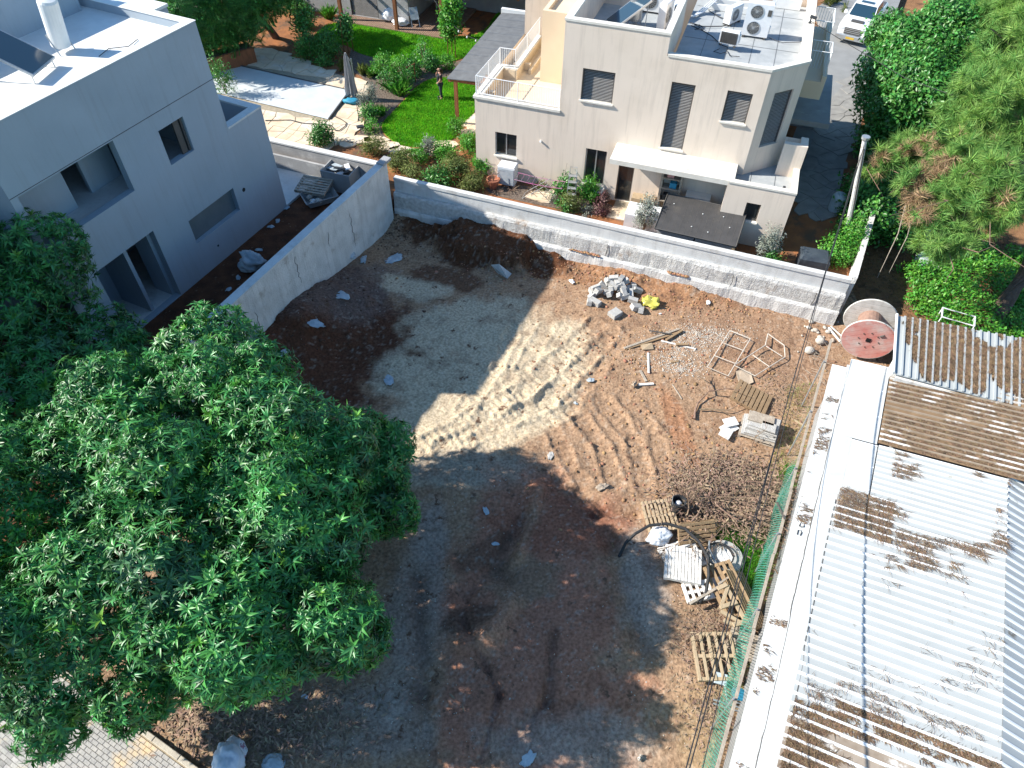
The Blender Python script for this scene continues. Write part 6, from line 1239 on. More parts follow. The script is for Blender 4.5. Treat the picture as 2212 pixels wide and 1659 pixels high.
for k, (px, py, dz) in enumerate([(1272, 656, 0), (1283, 640, 0), (1290, 632, .2), (1278, 634, 0), (1288, 626, .2), (1300, 620, .05), (1312, 636, .05), (1318, 640, .1), (1340, 630, .15), (1338, 642, .1), (1350, 645, .1), (1355, 628, .15), (1345, 620, .3), (1325, 620, .3), (1332, 612, .35), (1318, 608, .3), (1327, 604, .4), (1340, 606, .4), (1350, 612, .25), (1368, 622, .05), (1375, 630, .05), (1362, 636, .1), (1322, 626, .15), (1310, 612, .1), (1334, 622, .3), (1346, 632, .25)]):
    cblock('grey concrete block tumbled in the heap of blocks before the pale wall', px, py, dz, rg.uniform(0, 3.1), rg.uniform(-.7, .7), rx=rg.uniform(-.5, .5))
p = lot(1404, 657, .02); tag(crumple('yellow_bag', tuple(p), .5, .42, .36, yellow_m, 21, -.6), 'crumpled yellow bag lying at the right edge of the block heap', 'bag')
# scraps, stones and rubble on the lot
SC = [('dark grey crumpled plastic scrap in the tyre tracks mid lot', 1276, 822, .2, .12, plastic_b), ('brown and white plastic scrap with a shadow below the pale board', 1369, 832, .2, .2, mat('tan_sack', (.5, .4, .3), (.42, .33, .25), rough=.8, scale=4)), ('white and red rag near the left of the block heap', 1235, 645 - 36, .2, .12, plastic_w), ('small white scrap below the yellow bag', 1426, 678, .08, .05, plastic_w), ('long white scrap on the soil before the wall', 1530, 653, .2, .06, plastic_w), ('grey plastic bag below the plastic scrap mid lot', 1243, 872, .12, .1, plastic_b), ('flat brown paper sack at the tree shadow edge', 1300, 1052, .3, .1, mat('paper_sack', (.4, .33, .26), (.33, .27, .21), rough=.9, scale=4)), ('grey flat stone at the top of the tree shadow', 1190, 985, .25, .06, block_m), ('white scrap in the brushwood top', 1545, 1020, .22, .05, plastic_w),
      ('large bluish plastic bag by the shaded retaining wall', 752, 558, .5, .35, plastic_b), ('crumpled pale sheet right of the large plastic bag by the wall', 786, 562, .35, .12, plastic_b), ('pale blue torn plastic strip in the shaded dark soil below the wall', 684, 700, .45, .06, plastic_b), ('bright torn plastic strip on dark soil near the big tree', 610, 764, .4, .05, plastic_b), ('tangled pale plastic by the foot of the retaining wall', 650, 650, .4, .2, plastic_b), ('long torn plastic sheet in the shade under the wall', 740, 640, .55, .08, plastic_b), ('pale plastic sheet heap beside the dark mound', 850, 560, .6, .08, plastic_b), ('heap of pale rubble and rods in the shade mid lot', 840, 822, .4, .1, plastic_b), ('white plastic lid at the lower left under the big tree', 660, 1505, .14, .05, plastic_w), ('pale blue rag in the bottom shade', 1140, 1640, .3, .06, plastic_b), ('bluish rag in the upper dark pit', 1050, 1105, .22, .06, plastic_b), ('bluish scrap in the middle dark pit', 1070, 1175, .18, .05, plastic_b), ('round grey stone in the lower sunlit corner', 1382, 1638, .12, .1, rock_m)]
for k, (lb, px, py, r_, h_, m_) in enumerate(SC):
    p = lot(px, py, h_ * .3); tag(crumple('scrap', (p.x, p.y, p.z), r_, r_ * .55, h_, m_, 200 + k, k * 1.1), lb, 'scrap')
bag('bulk_bag', 'crumpled white printed bag in the leaf litter at the bottom of the photo', tuple(lot(497, 1640, .25)), (.42, .5, .38), mat('printed_bag', (.66, .67, .7), (.6, .61, .66), rough=.45, scale=2, c3=(.3, .14, .2), s3=1.8, t3=(.6, .63)), 31, amp=.4)
bag('plastic_bag', 'flat pale bag right of the printed bag at the photo bottom', tuple(lot(590, 1652, .05)), (.3, .25, .1), plastic_b, 32)
ST = [(1749, 757, .2, 'white rounded stone on the dirt left of the spool'), (1816, 817, .24, 'large white rounded stone beside the shed roof corner'), (1772, 737, .2, 'flat pale rubble stone nearest the foot of the spool')]
for k, (px, py, r_, lb) in enumerate(ST): p = lot(px, py, .1); tag(lump('stone', tuple(p), (r_, r_ * .85, r_ * .8), rock_m, None, ICO3, .18, 1.3, 300 + k), lb, 'stone', 'pale stones by the spool')
rg = random.Random(77)
for k in range(26):
    px, py = rg.gauss(1775, 28), rg.gauss(718, 26); p = lot(px, py, .03)
    if py < 690 + (px - 1800) * .2: continue
    r_ = rg.uniform(.05, .15); tag(lump('rubble', tuple(p), (r_, r_ * .8, r_ * .7), rock_m, None, ICO1, .2, 1.5, 330 + k, rz=k), 'pale rubble piece strewn between the wall end and the spool', 'rubble', 'rubble by the wall end')
b = MB(); b.tube([lot(1790, 708, .1), lot(1815, 738, .1)], .05, 5); b.tube([lot(1795, 705, .1), lot(1822, 730, .15)], .03, 5); tag(b.build('broken_rod', whitewood_m), 'broken pale rods leaning at the foot of the wall end', 'rod')
# white gravel patch, pebbles, clods, twigs as uncounted matter
def scatter_ico(name, P, s0, s1, m, label, cat, flat=.7):
    v, f = ICO1; n = len(P); s = s0 + (s1 - s0) * RNG.random(n) ** 2; a = RNG.random(n) * 6.283; sq = .6 + .8 * RNG.random((n, 2))
    V = np.repeat(v[None], n, 0) * (1 + .25 * RNG.normal(size=(n, len(v), 1)) * .6); V[:, :, 0] *= sq[:, :1]; V[:, :, 1] *= sq[:, 1:]; V[:, :, 2] *= flat
    cs, sn = np.cos(a)[:, None], np.sin(a)[:, None]; X_, Y_ = V[:, :, 0] * cs - V[:, :, 1] * sn, V[:, :, 0] * sn + V[:, :, 1] * cs
    V = np.stack([X_, Y_, V[:, :, 2]], 2) * s[:, None, None] + P[:, None, :]
    Fa = (f[None] + np.arange(n)[:, None, None] * len(v)).reshape(-1, 3); return tag(stuff(mesh_np(name, V.reshape(-1, 3), Fa, m)), label, cat)
def lot_cloud(cs, n, th=None):
    P = []
    for (px, py, rx, ry, k) in cs:
        c_ = ground_at(px, py, .1); q = RNG.normal(size=(int(n * k), 2)) * [rx, ry] + [c_.x, c_.y]; P.append(q)
    q = np.concatenate(P); return np.stack([q[:, 0], q[:, 1], HT(q[:, 0], q[:, 1])], 1)
scatter_ico('pale_gravel', lot_cloud([(1520, 720, .9, .35, .5), (1490, 750, .7, .3, .25), (1440, 775, .8, .3, .2), (1480, 795, .4, .25, .15)], 2600), .01, .035, rock_m, 'patch of pale chips spread between planks and frames', 'gravel')
scatter_ico('soil_clods', lot_cloud([(1300, 590, 3.2, .6, .25), (1550, 660, 2.0, .4, .12), (1380, 760, 1.6, 1.2, .1), (1450, 950, 2.5, 2.5, .2), (1650, 800, 1.6, 2, .08)], 3200), .015, .07, clod_m, 'soil clods strewn over the sunlit dirt', 'clods')
scatter_ico('pebbles', lot_cloud([(1150, 1350, 3, 4, .4), (900, 1350, .7, 3, .2), (750, 1580, 2, .8, .2), (1400, 1250, .6, 2, .1), (720, 720, 2.5, 3, .1)], 900), .008, .024, rock_m, 'small pale pebbles on the shaded dark ground', 'pebbles')
scatter_ico('dark_clods', lot_cloud([(1050, 530, 2.6, .8, .4), (700, 660, 2.2, 2.2, .35), (860, 500, 1.2, .5, .25)], 1500), .01, .06, mat('dark_clod', (.12, .065, .04), (.075, .04, .028), rough=.95, scale=5), 'dark clods in the shaded corner of the lot', 'clods')
# dead branch, brush pile
def branchy(b, p, d, L, r, depth, rg, spread=.8, flat=.4):
    pts = [p]; q = p.copy(); dd = d.normalized()
    for k in range(4):
        dd = (dd + Vector((rg.uniform(-1, 1), rg.uniform(-1, 1), rg.uniform(-1, 1) * flat)) * .28).normalized(); q = q + dd * L / 4; q.z = max(q.z, hz(q.x, q.y) + .02); pts.append(q.copy())
    b.tube(pts, [r * (1 - .18 * i) for i in range(5)], 5)
    if depth > 0:
        for k in range(rg.choice([2, 3])):
            i = rg.randint(1, 4); nd = (dd + Vector((rg.uniform(-1, 1), rg.uniform(-1, 1), rg.uniform(-.2, 1) * flat)) * spread).normalized(); branchy(b, pts[i], nd, L * rg.uniform(.45, .75), r * .6, depth - 1, rg, spread, flat)
b = MB(); rg = random.Random(8); p = lot(1500, 905, .08); branchy(b, p, ground_at(1520, 850, .3) - p, 1.5, .05, 2, rg); branchy(b, lot(1512, 885, .1), Vector((1, .25, .1)), 1.3, .035, 1, rg); tag(b.build('dead_branch', twig_m), 'forked dead branch lying on bare dirt left of the slab stack', 'branch')
br_ = thing('brush_pile', 'sprawling heap of dry branches and brown leaves beside the green fence', 'brushwood', lot(1590, 1080, 0), 0); bo = br_.location
b = MB(); rg = random.Random(9)
for k in range(46):
    px, py = rg.uniform(1480, 1700), rg.uniform(1000, 1160); p = lot(px, py, rg.uniform(.05, .8)); branchy(b, p, Vector((rg.uniform(-1, 1), rg.uniform(-1, 1), rg.uniform(-.1, .3))), rg.uniform(.8, 1.8), rg.uniform(.012, .03), 2, rg)
b.v = [(q[0] - bo.x, q[1] - bo.y, q[2] - bo.z) for q in b.v]; stuff(b.build('branches', twig_m, br_))
def dry_leaves(name, cs, n, m, hmax=.3, l=.09, parent=None, label=None, cat='leaves'):
    P = lot_cloud(cs, n); n = len(P); a = RNG.random(n) * 6.283; L = l * (.6 + .8 * RNG.random(n)); w_ = L * .28; tl = RNG.normal(0, .35, (n, 2)); P[:, 2] += .012 + hmax * RNG.random(n) ** 2
    dx, dy = np.cos(a), np.sin(a); V = np.empty((n, 4, 3)); z1 = tl[:, 0] * L * .5; z2 = np.abs(tl[:, 1]) * w_ * 1.2
    V[:, 0] = P + np.stack([-dx * L, -dy * L, np.abs(z1)], 1); V[:, 2] = P + np.stack([dx * L, dy * L, np.maximum(z1, 0)], 1); V[:, 1] = P + np.stack([-dy * w_, dx * w_, z2], 1); V[:, 3] = P + np.stack([dy * w_, -dx * w_, z2], 1)
    F_ = np.concatenate([np.arange(n)[:, None] * 4 + [0, 1, 2], np.arange(n)[:, None] * 4 + [0, 2, 3]]); 
    if parent is not None: V = V - np.array(parent.location)
    o = stuff(mesh_np(name, V.reshape(-1, 3), F_, m, parent)); return tag(o, label, cat) if label else o
dry_leaves('dead_leaves', [(1570, 1070, .95, .7, .7), (1640, 1110, .5, .6, .3)], 13000, litter_m, .6, .075, br_)
dry_leaves('leaf_litter', [(560, 1580, 1.3, .5, .6), (440, 1530, .9, .4, .3), (700, 1500, 1.2, .5, .1)], 2600, litter_m, .05, .09, None, 'brown fallen leaves beside the kerb under the big tree', 'leaves')
dry_leaves('leaf_litter', [(1560, 1440, .5, 1.2, .4), (1520, 1380, .5, .6, .2), (1540, 1540, .5, .6, .2), (1690, 870, .5, 1.2, .2)], 3200, litter_m, .06, .05, None, 'brown leaf and twig litter around the pallets by the fence', 'leaves')
b = MB(); rg = random.Random(15)
for k in range(34):
    px, py = rg.gauss(1535, 35), rg.gauss(1385, 40); p = lot(px, py, rg.uniform(.2, .45)); a = rg.uniform(0, 6.28); b.tube([p, p + Vector((math.cos(a), math.sin(a), rg.uniform(-.1, .15))) * .35, p + Vector((math.cos(a + .5), math.sin(a + .5), rg.uniform(-.2, .2))) * .7], .009, 4)
tag(stuff(b.build('twig_tangle', twig_m)), 'tangle of thin dry twigs over the tan pallet', 'twigs')
b = MB()
for k in range(30):
    px, py = rg.gauss(1765, 22), rg.gauss(790, 28); p = lot(px, py, .05); a = rg.uniform(0, 6.28); b.tube([p, p + Vector((math.cos(a) * .3, math.sin(a) * .3, .12)), p + Vector((math.cos(a + .6) * .5, math.sin(a + .6) * .5, .05))], .008, 4)
tag(stuff(b.build('dry_weeds', greywood_m)), 'grey dry weeds beside the white stone near the spool', 'weeds')
# grass by the fence
gpts = [tuple(ground_at(x, y, .1).xy) for x, y in [(1535, 1150), (1590, 1120), (1650, 1080), (1700, 1000), (1725, 1010), (1690, 1130), (1650, 1290), (1610, 1290), (1585, 1250), (1590, 1180), (1545, 1165)]]
tag(blades('weed_grass', gpts, 13000, .1, .36, .018, mat('fresh_grass', (.1, .32, .02), (.07, .24, .02), rough=.7, scale=2, island=.35, transl=.3), lean=.8, hfun=HT), 'fresh green weeds along the foot of the chain link fence', 'grass')
gpts = [tuple(ground_at(x, y, .1).xy) for x, y in [(1700, 830), (1770, 820), (1745, 950), (1690, 1150), (1640, 1330), (1600, 1520), (1585, 1480), (1610, 1290), (1650, 1100), (1660, 1000), (1690, 930)]]
tag(blades('dry_grass', gpts, 9000, .05, .2, .014, wildgrass_m, lean=1.0, hfun=HT), 'dry yellowish grass along the fence', 'grass')
# ------------------------------------------------------------------ paved forecourt, kerb
k0, k1 = ground_at(282, 1560, .12), ground_at(425, 1665, .12); kd = (k1 - k0).normalized(); kn = Vector((kd.y, -kd.x, 0))
if kn.x > 0: kn = -kn
fc = struct(MB().quad((0, 0, 0), (0, 0, 0), (0, 0, 0), (0, 0, 0)).build('forecourt', joint_m)) if False else None
b = MB(); A_ = k0 - kd * 3.0; b_ = k1 + kd * 2; P4 = [A_, b_, b_ + kn * 9, A_ + kn * 9]; b.prism([(q.x, q.y) for q in P4], -.3, .085); fc = struct(b.build('forecourt', joint_m))
fo = fc.location; b = MB(); pv = bpy.data.meshes.new('brick'); bb = MB(); bb.bbox(-.098, .098, -.048, .048, 0, .03, .006); pm2 = bb.build('brick', paver_m, fc); pm2.matrix_local = Matrix.Translation((0, 0, -5)); cnt = []
Kang = math.atan2(kd.y, kd.x)
for j in range(0, 60):
    for i in range(-22, 34):
        c_ = k0 + kd * ((i + .5 * (j % 2)) * .205) + kn * (.16 + j * .105)
        cnt.append(((c_ - ground_at(280, 1640, .1)).length, c_))
cnt.sort(key=lambda q: q[0])
for k, (dd_, c_) in enumerate(cnt[:300]):
    M_ = Matrix.Translation((c_.x - fo.x, c_.y - fo.y, .083 - fo.z + random.uniform(-.004, .003))) @ Matrix.Rotation(Kang, 4, 'Z')
    if k == 0: pm2.matrix_local = M_
    else: share(pm2, 'brick', fc, M_)
rest = MB()
for (dd_, c_) in cnt[300:1900]: rest.box(-.098, .098, -.048, .048, 0, .03, Matrix.Translation((c_.x - fo.x, c_.y - fo.y, .083 - fo.z + random.uniform(-.004, .003))) @ Matrix.Rotation(Kang, 4, 'Z'))
stuff(rest.build('brick', paver_m, fc))
kb = thing('kerb', 'pale concrete kerb between the brick forecourt and the leaf litter', 'kerb', k0, Kang)
for i in range(-4, 8): b = MB(); b.bbox(i * .9, i * .9 + .885, -.07, .07, -.25, .1, .015); b.build('kerb_stone', kerb_m, kb)
# broken toilet like stone things right of the boundary
p = ground_at(2003, 585, hz(*ground_at(2003, 585, .5).xy)); tbx = thing('old_basin', 'discarded grey stone basin on the ground near the pine trunk', 'basin', (p.x, p.y, hz(p.x, p.y)), R(30))
b = MB(); b.lathe([(.3, 0), (.38, .2), (.36, .36), (.26, .36), (.24, .2), (.05, .18)], 9); b.build('basin_body', block_m, tbx)
b = MB(); b.bbox(-.4, .4, .1, .5, .3, .42, .04, TR(0, 0, 0, .5)); b.build('rim_slab', plastic_b, tbx)
for k, (px, py, lb, sz) in enumerate([(1998, 520, 'pile of grey rubble bags beside the pine shade', (.5, .4, .3)), (1990, 555, 'pale upright sheet in front of the rubble bags', (.25, .15, .35)), (2010, 495, 'grey green tarp bundle below the pine branches', (.45, .35, .3))]):
    q = ground_at(px, py, .5); tag(lump('discarded_bundle', (q.x, q.y, hz(q.x, q.y) + .1), sz, [rock_m, plastic_w, plastic_b][k], None, ICO3, .4, 2, 500 + k), lb, 'bundle')
t = thing('metal_stand', 'tubular metal stand on the ground behind the needle covered roof', 'stand', (*ground_at(2060, 700, .6).xy, hz(*ground_at(2060, 700, .6).xy)), R(-25))
b = MB(); b.tube([(-.6, -.3, 0), (-.6, -.3, .7), (.6, -.3, .7), (.6, -.3, 0)], .035, 6); b.tube([(-.6, .3, 0), (-.6, .3, .7), (.6, .3, .7), (.6, .3, 0)], .035, 6); b.tube([(-.6, -.3, .7), (-.6, .3, .7)], .035, 6); b.tube([(.6, -.3, .7), (.6, .3, .7)], .035, 6); b.build('stand_frame', whitemetal_m, t)

p = ground_at(680, 408, 1.35); pallet('pale slatted pallet resting on the rubble skip in the shaded yard', 0, 0, R(-14), greywood_m, 1.5, 1.1, 7, pos=Vector((p.x, p.y, 1.45)), rx=R(8))
# ------------------------------------------------------------------ foliage
def leaf_template(L, wd, droop=.25, fold=.25, elev=.35):
    pts = [(0, 0, 0), (L * .45, wd * .5, fold * wd + elev * L * .4), (L * .45, 0, elev * L * .45), (L * .45, -wd * .5, fold * wd + elev * L * .4), (L, 0, elev * L * .6 - droop * L)]
    return np.array(pts), np.array([(0, 2, 1), (0, 3, 2), (1, 2, 4), (2, 3, 4)])
def rosette(nl, L, wd, seed, droop=.3, el=(.1, .9)):
    rg = np.random.default_rng(seed); V, F = [], []
    for k in range(nl):
        q, f = leaf_template(L * rg.uniform(.7, 1.1), wd * rg.uniform(.8, 1.15), droop * rg.uniform(.4, 1.5), .25, 0); e = rg.uniform(*el); a = k * 2.4 + rg.uniform(-.3, .3)
        ce, se = math.cos(e), math.sin(e); q = np.stack([q[:, 0] * ce - q[:, 2] * se, q[:, 1], q[:, 0] * se + q[:, 2] * ce], 1); ca, sa = math.cos(a), math.sin(a)
        q = np.stack([q[:, 0] * ca - q[:, 1] * sa, q[:, 0] * sa + q[:, 1] * ca, q[:, 2]], 1); F.append(f + len(V) * 5); V.append(q)
    return np.concatenate(V), np.concatenate(F)
def frames(N, spin=None):
    N = N / np.linalg.norm(N, axis=1, keepdims=True); r = RNG.normal(size=N.shape); X = np.cross(r, N); X /= np.linalg.norm(X, axis=1, keepdims=True); Y = np.cross(N, X); return np.stack([X, Y, N], 2)
def place(T, P, N, S):
    V, F = T; M = frames(N); out = np.einsum('nij,kj->nki', M, V) * S[:, None, None] + P[:, None, :]; n = len(P)
    return out.reshape(-1, 3), (F[None] + np.arange(n)[:, None, None] * len(V)).reshape(-1, 3)
def shell(lobes, dens, up=.25, depth=.35, zmin=None, inner=.25, jitter=.18):
    """points with outward normals spread through the outer layer of a union of lumpy lobes"""
    P, N = [], []
    for i, (c_, r_) in enumerate(lobes):
        c_ = np.array(c_, float); r_ = np.array(r_, float) * np.ones(3); area = 4 * math.pi * (r_.prod()) ** (2 / 3); n = int(area * dens)
        d = RNG.normal(size=(n, 3)); d /= np.linalg.norm(d, axis=1, keepdims=True); lum = 1 + jitter * 2.2 * fbm(d[:, 0] * 2.1 + i * 9 + d[:, 2] * 1.3, d[:, 1] * 2.1 + d[:, 2] * 1.7 + i * 5, 3)
        rad = np.where(RNG.random(n) < inner, 1 - depth - .3 * RNG.random(n), 1 - depth * RNG.random(n) ** 2.2) * lum
        p = c_ + d * r_ * rad[:, None]; keep = np.ones(n, bool)
        for j, (c2, r2) in enumerate(lobes):
            if j != i: keep &= ((p - np.array(c2)) / (np.array(r2) * np.ones(3))).__pow__(2).sum(1) > .62
        if zmin is not None: keep &= p[:, 2] > zmin
        P.append(p[keep]); nn = d / r_; N.append(nn[keep] / np.linalg.norm(nn[keep], axis=1, keepdims=True))
    P, N = np.concatenate(P), np.concatenate(N); N = N + RNG.normal(0, .3, N.shape); N[:, 2] += up; return P, N
def lumpy(lobes, k, seed, f=.46, dist=.74, core=.86):
    rg = np.random.default_rng(seed + 50); out = []
    for c_, r_ in lobes:
        r_ = np.array(r_, float) * np.ones(3); out.append((tuple(c_), tuple(r_ * core)))
        for j in range(k):
            d = rg.normal(size=3); d[2] = abs(d[2]) * .8 + .05 if rg.random() < .8 else d[2]; d /= np.linalg.norm(d); s = f * rg.uniform(.75, 1.2); out.append((tuple(np.array(c_) + d * r_ * dist * rg.uniform(.9, 1.12)), tuple(r_ * s)))
    return out
def limbs(name, base, lobes, r0, m, parent, fork=.45):
    b = MB(); B = Vector(base); C = sum((Vector(l[0]) for l in lobes), Vector((0, 0, 0))) / len(lobes); F0 = B.lerp(Vector((C.x, C.y, C.z)), fork); F0.x = B.x * .7 + C.x * .3; F0.y = B.y * .7 + C.y * .3
    O = parent.location
    b.tube([B - O - Vector((0, 0, .3)), B.lerp(F0, .5) + Vector((.08, .05, 0)) - O, F0 - O], [r0 * 1.25, r0, r0 * .85], 9)
    for c_, r_ in lobes:
        T = Vector(c_); mid = F0.lerp(T, .5) + Vector((random.uniform(-.3, .3), random.uniform(-.3, .3), .15)); b.tube([F0 - O, mid - O, T - O], [r0 * .6, r0 * .4, r0 * .2], 6)
    return b.build(name, m, parent)
cam_p = np.array([0, 0, HC])
RO = [rosette(n_, l_, w_, s, d_) for n_, l_, w_, s, d_ in ((10, .25, .062, 1, .3), (13, .23, .05, 2, .5), (8, .27, .07, 3, .2), (12, .2, .055, 4, .6))]; RN = [rosette(9, .25, .07, s, .1, (.4, 1.1)) for s in (7, 8)]
def mango(label, base, lobes, dens, nobj, seed, r0=.3, group='mango trees'):
    lob0 = lobes; lobes = lumpy(lobes, 7, seed)
    t = thing('mango_tree', label, 'tree', base, 0, group); O = np.array(base)
    limbs('trunk', base, lob0, r0, bark_m, t)
    P, N = shell(lobes, dens, .35, .3, None, .36, .22); d = np.linalg.norm(P - cam_p, axis=1); vdir = (cam_p - P) / d[:, None]
    P0 = P; facing = (N * vdir).sum(1) / np.linalg.norm(N, axis=1); order = np.argsort(d - 3.0 * facing); new = RNG.random(len(P)) < .035
    hi_ = order[:nobj]; me = []
    for T, m in [(q, mango_m) for q in RO] + [(q, mango_new_m) for q in RN]:
        ob = mesh_np('leaf_cluster', T[0], T[1], m, t); me.append(ob.data); bpy.data.objects.remove(ob)
    for k in hi_:
        S = RNG.uniform(.7, 1.25); M = frames(N[k:k + 1])[0]; Q = Matrix([list(r_) for r_ in M]).to_4x4(); M_ = Matrix.Translation(P[k] - O) @ Q @ Matrix.Scale(S, 4); share(me[4 + k % 2] if new[k] else me[k % 4], 'leaf_cluster', t, M_)
    lo = order[nobj:]; V, F, mi, o = [], [], [], 0
    for s in range(6):
        if s < 4: sel = lo[(~new[lo]) & (lo % 4 == s)]; T = RO[s]
        else: sel = lo[new[lo] & (lo % 2 == s - 4)]; T = RN[s - 4]
        if not len(sel): continue
        v, f = place(T, P[sel] - O, N[sel], RNG.uniform(.6, 1.25, len(sel))); V.append(v); F.append(f + o); o += len(v); mi.append(np.full(len(f), 0 if s < 4 else 1))
    stuff(mesh_np('foliage', np.concatenate(V), np.concatenate(F), [mango_m, mango_new_m], t, mi=np.concatenate(mi))); return t
LOB_MAIN = [((-7.9, 8.0, 4.6), (2.7, 2.5, 2.7)), ((-9.6, 11.3, 4.6), (2.2, 2.2, 2.2)), ((-5.7, 10.5, 5.2), (2.1, 2.0, 2.2)), ((-5.1, 8.5, 5.1), (1.65, 1.65, 2.1)), ((-4.2, 6.7, 4.0), (1.4, 1.4, 1.7)), ((-6.1, 6.3, 4.7), (2.0, 1.5, 2.0)), ((-9.8, 6.1, 4.0), (2.5, 1.9, 2.2)), ((-7.9, 13.1, 4.9), (2.0, 2.0, 2.2)), ((-12.2, 8.6, 4.2), (2.4, 2.4, 2.2)), ((-11.8, 12.8, 3.4), (1.8, 1.8, 1.8))] + [(tuple(ground_at(x, y, z)), (r_, r_, r_)) for x, y, z, r_ in [(119, 1089, 4.0, 1.8), (378, 1164, 4.4, 1.9), (30, 1085, 3.8, 1.9), (60, 1150, 3.4, 1.6), (330, 1425, 3.6, 1.45), (560, 1400, 3.6, 1.3), (130, 1440, 3.4, 1.5), (640, 1180, 3.8, 1.5)]]
mango('huge rounded dark green mango tree filling the lower left', (-7.3, 9.2, .2), LOB_MAIN, 24, 300, 1, .38)
mango('low dark mango tree beside the dirt at the big tree edge', (-4.0, 12.0, .2), [((-4.3, 12.2, 2.7), (1.35, 1.25, 1.5)), ((-3.7, 11.0, 2.3), (.9, 1.1, 1.3))], 24, 120, 2, .16)
mango('mango tree at the left edge before the white house', (-14.6, 17.6, .9), [((-16.0, 17.4, 4.7), (2.4, 2.3, 2.5)), ((-13.5, 15.0, 3.3), (2.0, 1.9, 2.0)), ((-17.6, 15.6, 4.6), (2.4, 2.2, 2.3)), ((-15.0, 13.8, 3.4), (2.0, 2.0, 2.0))], 18, 200, 3, .3)
# generic leafy crowns
def simple_leaf(L, wd):
    return np.array([(0, 0, 0), (L * .5, wd * .5, .1 * L), (L, 0, 0), (L * .5, -wd * .5, .1 * L)]), np.array([(0, 1, 2), (0, 2, 3)])
def spray(nl, L, wd, seed, r=1.0, upright=False):
    rg = np.random.default_rng(seed); V, F = [], []
    for k in range(nl):
        q, f = simple_leaf(L * rg.uniform(.7, 1.2), wd * rg.uniform(.8, 1.2)); e = rg.uniform(.9, 1.45) if upright else rg.uniform(-.5, 1.0); a = rg.uniform(0, 6.283); off = rg.normal(0, r * L, 3) * (.25 if upright else .8)
        ce, se = math.cos(e), math.sin(e); q = np.stack([q[:, 0] * ce - q[:, 2] * se, q[:, 1], q[:, 0] * se + q[:, 2] * ce], 1); ca, sa = math.cos(a), math.sin(a); q = np.stack([q[:, 0] * ca - q[:, 1] * sa, q[:, 0] * sa + q[:, 1] * ca, q[:, 2]], 1) + off; F.append(f + 4 * len(V)); V.append(q)
    return np.concatenate(V), np.concatenate(F)
def crown(t, lobes, dens, T, m, size=(.8, 1.3), up=.3, name='crown', depth=.4, inner=.3, jitter=.25, zmin=None):
    P, N = shell(lobes, dens, up, depth, zmin, inner, jitter); V, F = place(T, P - np.array(t.location), N, RNG.uniform(*size, len(P))); return mesh_np(name, V, F, m, t)
BRS = spray(9, .2, .1, 21); 
t = thing('broadleaf_tree', 'dense dark leafy tree between the beige house and the pine', 'tree', (19.0, 36.0, .95), 0)
LB = lumpy([((18.6, 33.6, 4.0), (2.2, 2.2, 2.3)), ((20.9, 35.3, 4.8), (2.4, 2.3, 2.3)), ((17.9, 31.0, 2.6), (1.5, 1.8, 1.5)), (tuple(ground_at(2000, 130, 5.3)), (2.1, 2.1, 2.1)), (tuple(ground_at(1990, 230, 4.4)), (1.9, 1.9, 1.9)), (tuple(ground_at(2060, 60, 5.3)), (1.9, 1.9, 1.9)), (tuple(ground_at(1930, 85, 4.0)), (1.35, 1.35, 1.3)), ((22.3, 33.6, 3.8), (2.4, 2.4, 2.4)), ((23.6, 37.0, 4.6), (2.2, 2.2, 2.2))], 6, 9)
crown(t, LB, 22, BRS, broad_m); limbs('trunk', t.location, LB[::7], .25, bark_m, t)
t = thing('creeper_bush', 'dark creeper covered bush at the foot of the pole', 'bush', (16.2, 27.2, .9), 0)
LB2 = [((16.0, 27.4, 1.7), (1.2, 1.5, 1.1)), ((16.9, 28.8, 1.8), (1.3, 1.5, 1.2)), ((17.3, 26.8, 1.2), (.8, 1.2, .8))]
crown(t, LB2, 30, spray(8, .16, .1, 22), broad_m)
t = thing('shrub', 'bright green leafy shrub behind the end of the pale wall', 'shrub', (*ground_at(1805, 560, 1).xy, 1.0), 0, 'garden shrubs')
p = t.location; crown(t, [((p.x, p.y, 1.5), (.75, .7, .7)), ((p.x + .6, p.y + .7, 1.8), (.6, .7, .7))], 60, spray(8, .12, .05, 23), bright_m, inner=.3)
# pine
def needle_tuft(n, L, wd, seed, cone=1.15):
    rg = np.random.default_rng(seed); d = rg.normal(size=(n, 3)); d[:, 2] = np.abs(d[:, 2]) * .8 + .05; d /= np.linalg.norm(d, axis=1, keepdims=True); V = np.empty((n, 3, 3)); r = rg.normal(size=(n, 3)); s = np.cross(d, r); s /= np.linalg.norm(s, axis=1, keepdims=True); LL = L * rg.uniform(.7, 1.1, n)[:, None]
    base = rg.normal(0, .025, (n, 3)); V[:, 0] = base + s * wd; V[:, 1] = base - s * wd; V[:, 2] = base + d * LL - np.array([0, 0, 1]) * LL * .12; return V.reshape(-1, 3), np.arange(n * 3).reshape(-1, 3)
t = thing('pine_tree', 'big shaggy pine tree with long soft needles at the right edge', 'tree', (*ground_at(2150, 690, .6).xy, .55), 0)
O = Vector(t.location)
LP = [(tuple(ground_at(x, y, z)), r_) for x, y, z, r_ in [(2190, 60, 7.0, 1.9), (2150, 190, 6.4, 1.3), (2190, 250, 7.0, 2.0), (2100, 330, 6.0, 1.4), (1960, 330, 4.8, .9), (2030, 430, 5.0, 1.1), (2140, 430, 5.6, 1.3), (2045, 525, 4.2, .8), (1900, 360, 4.2, .5), (2210, 120, 8.0, 2.0), (2165, 0, 6.5, 1.3)]]
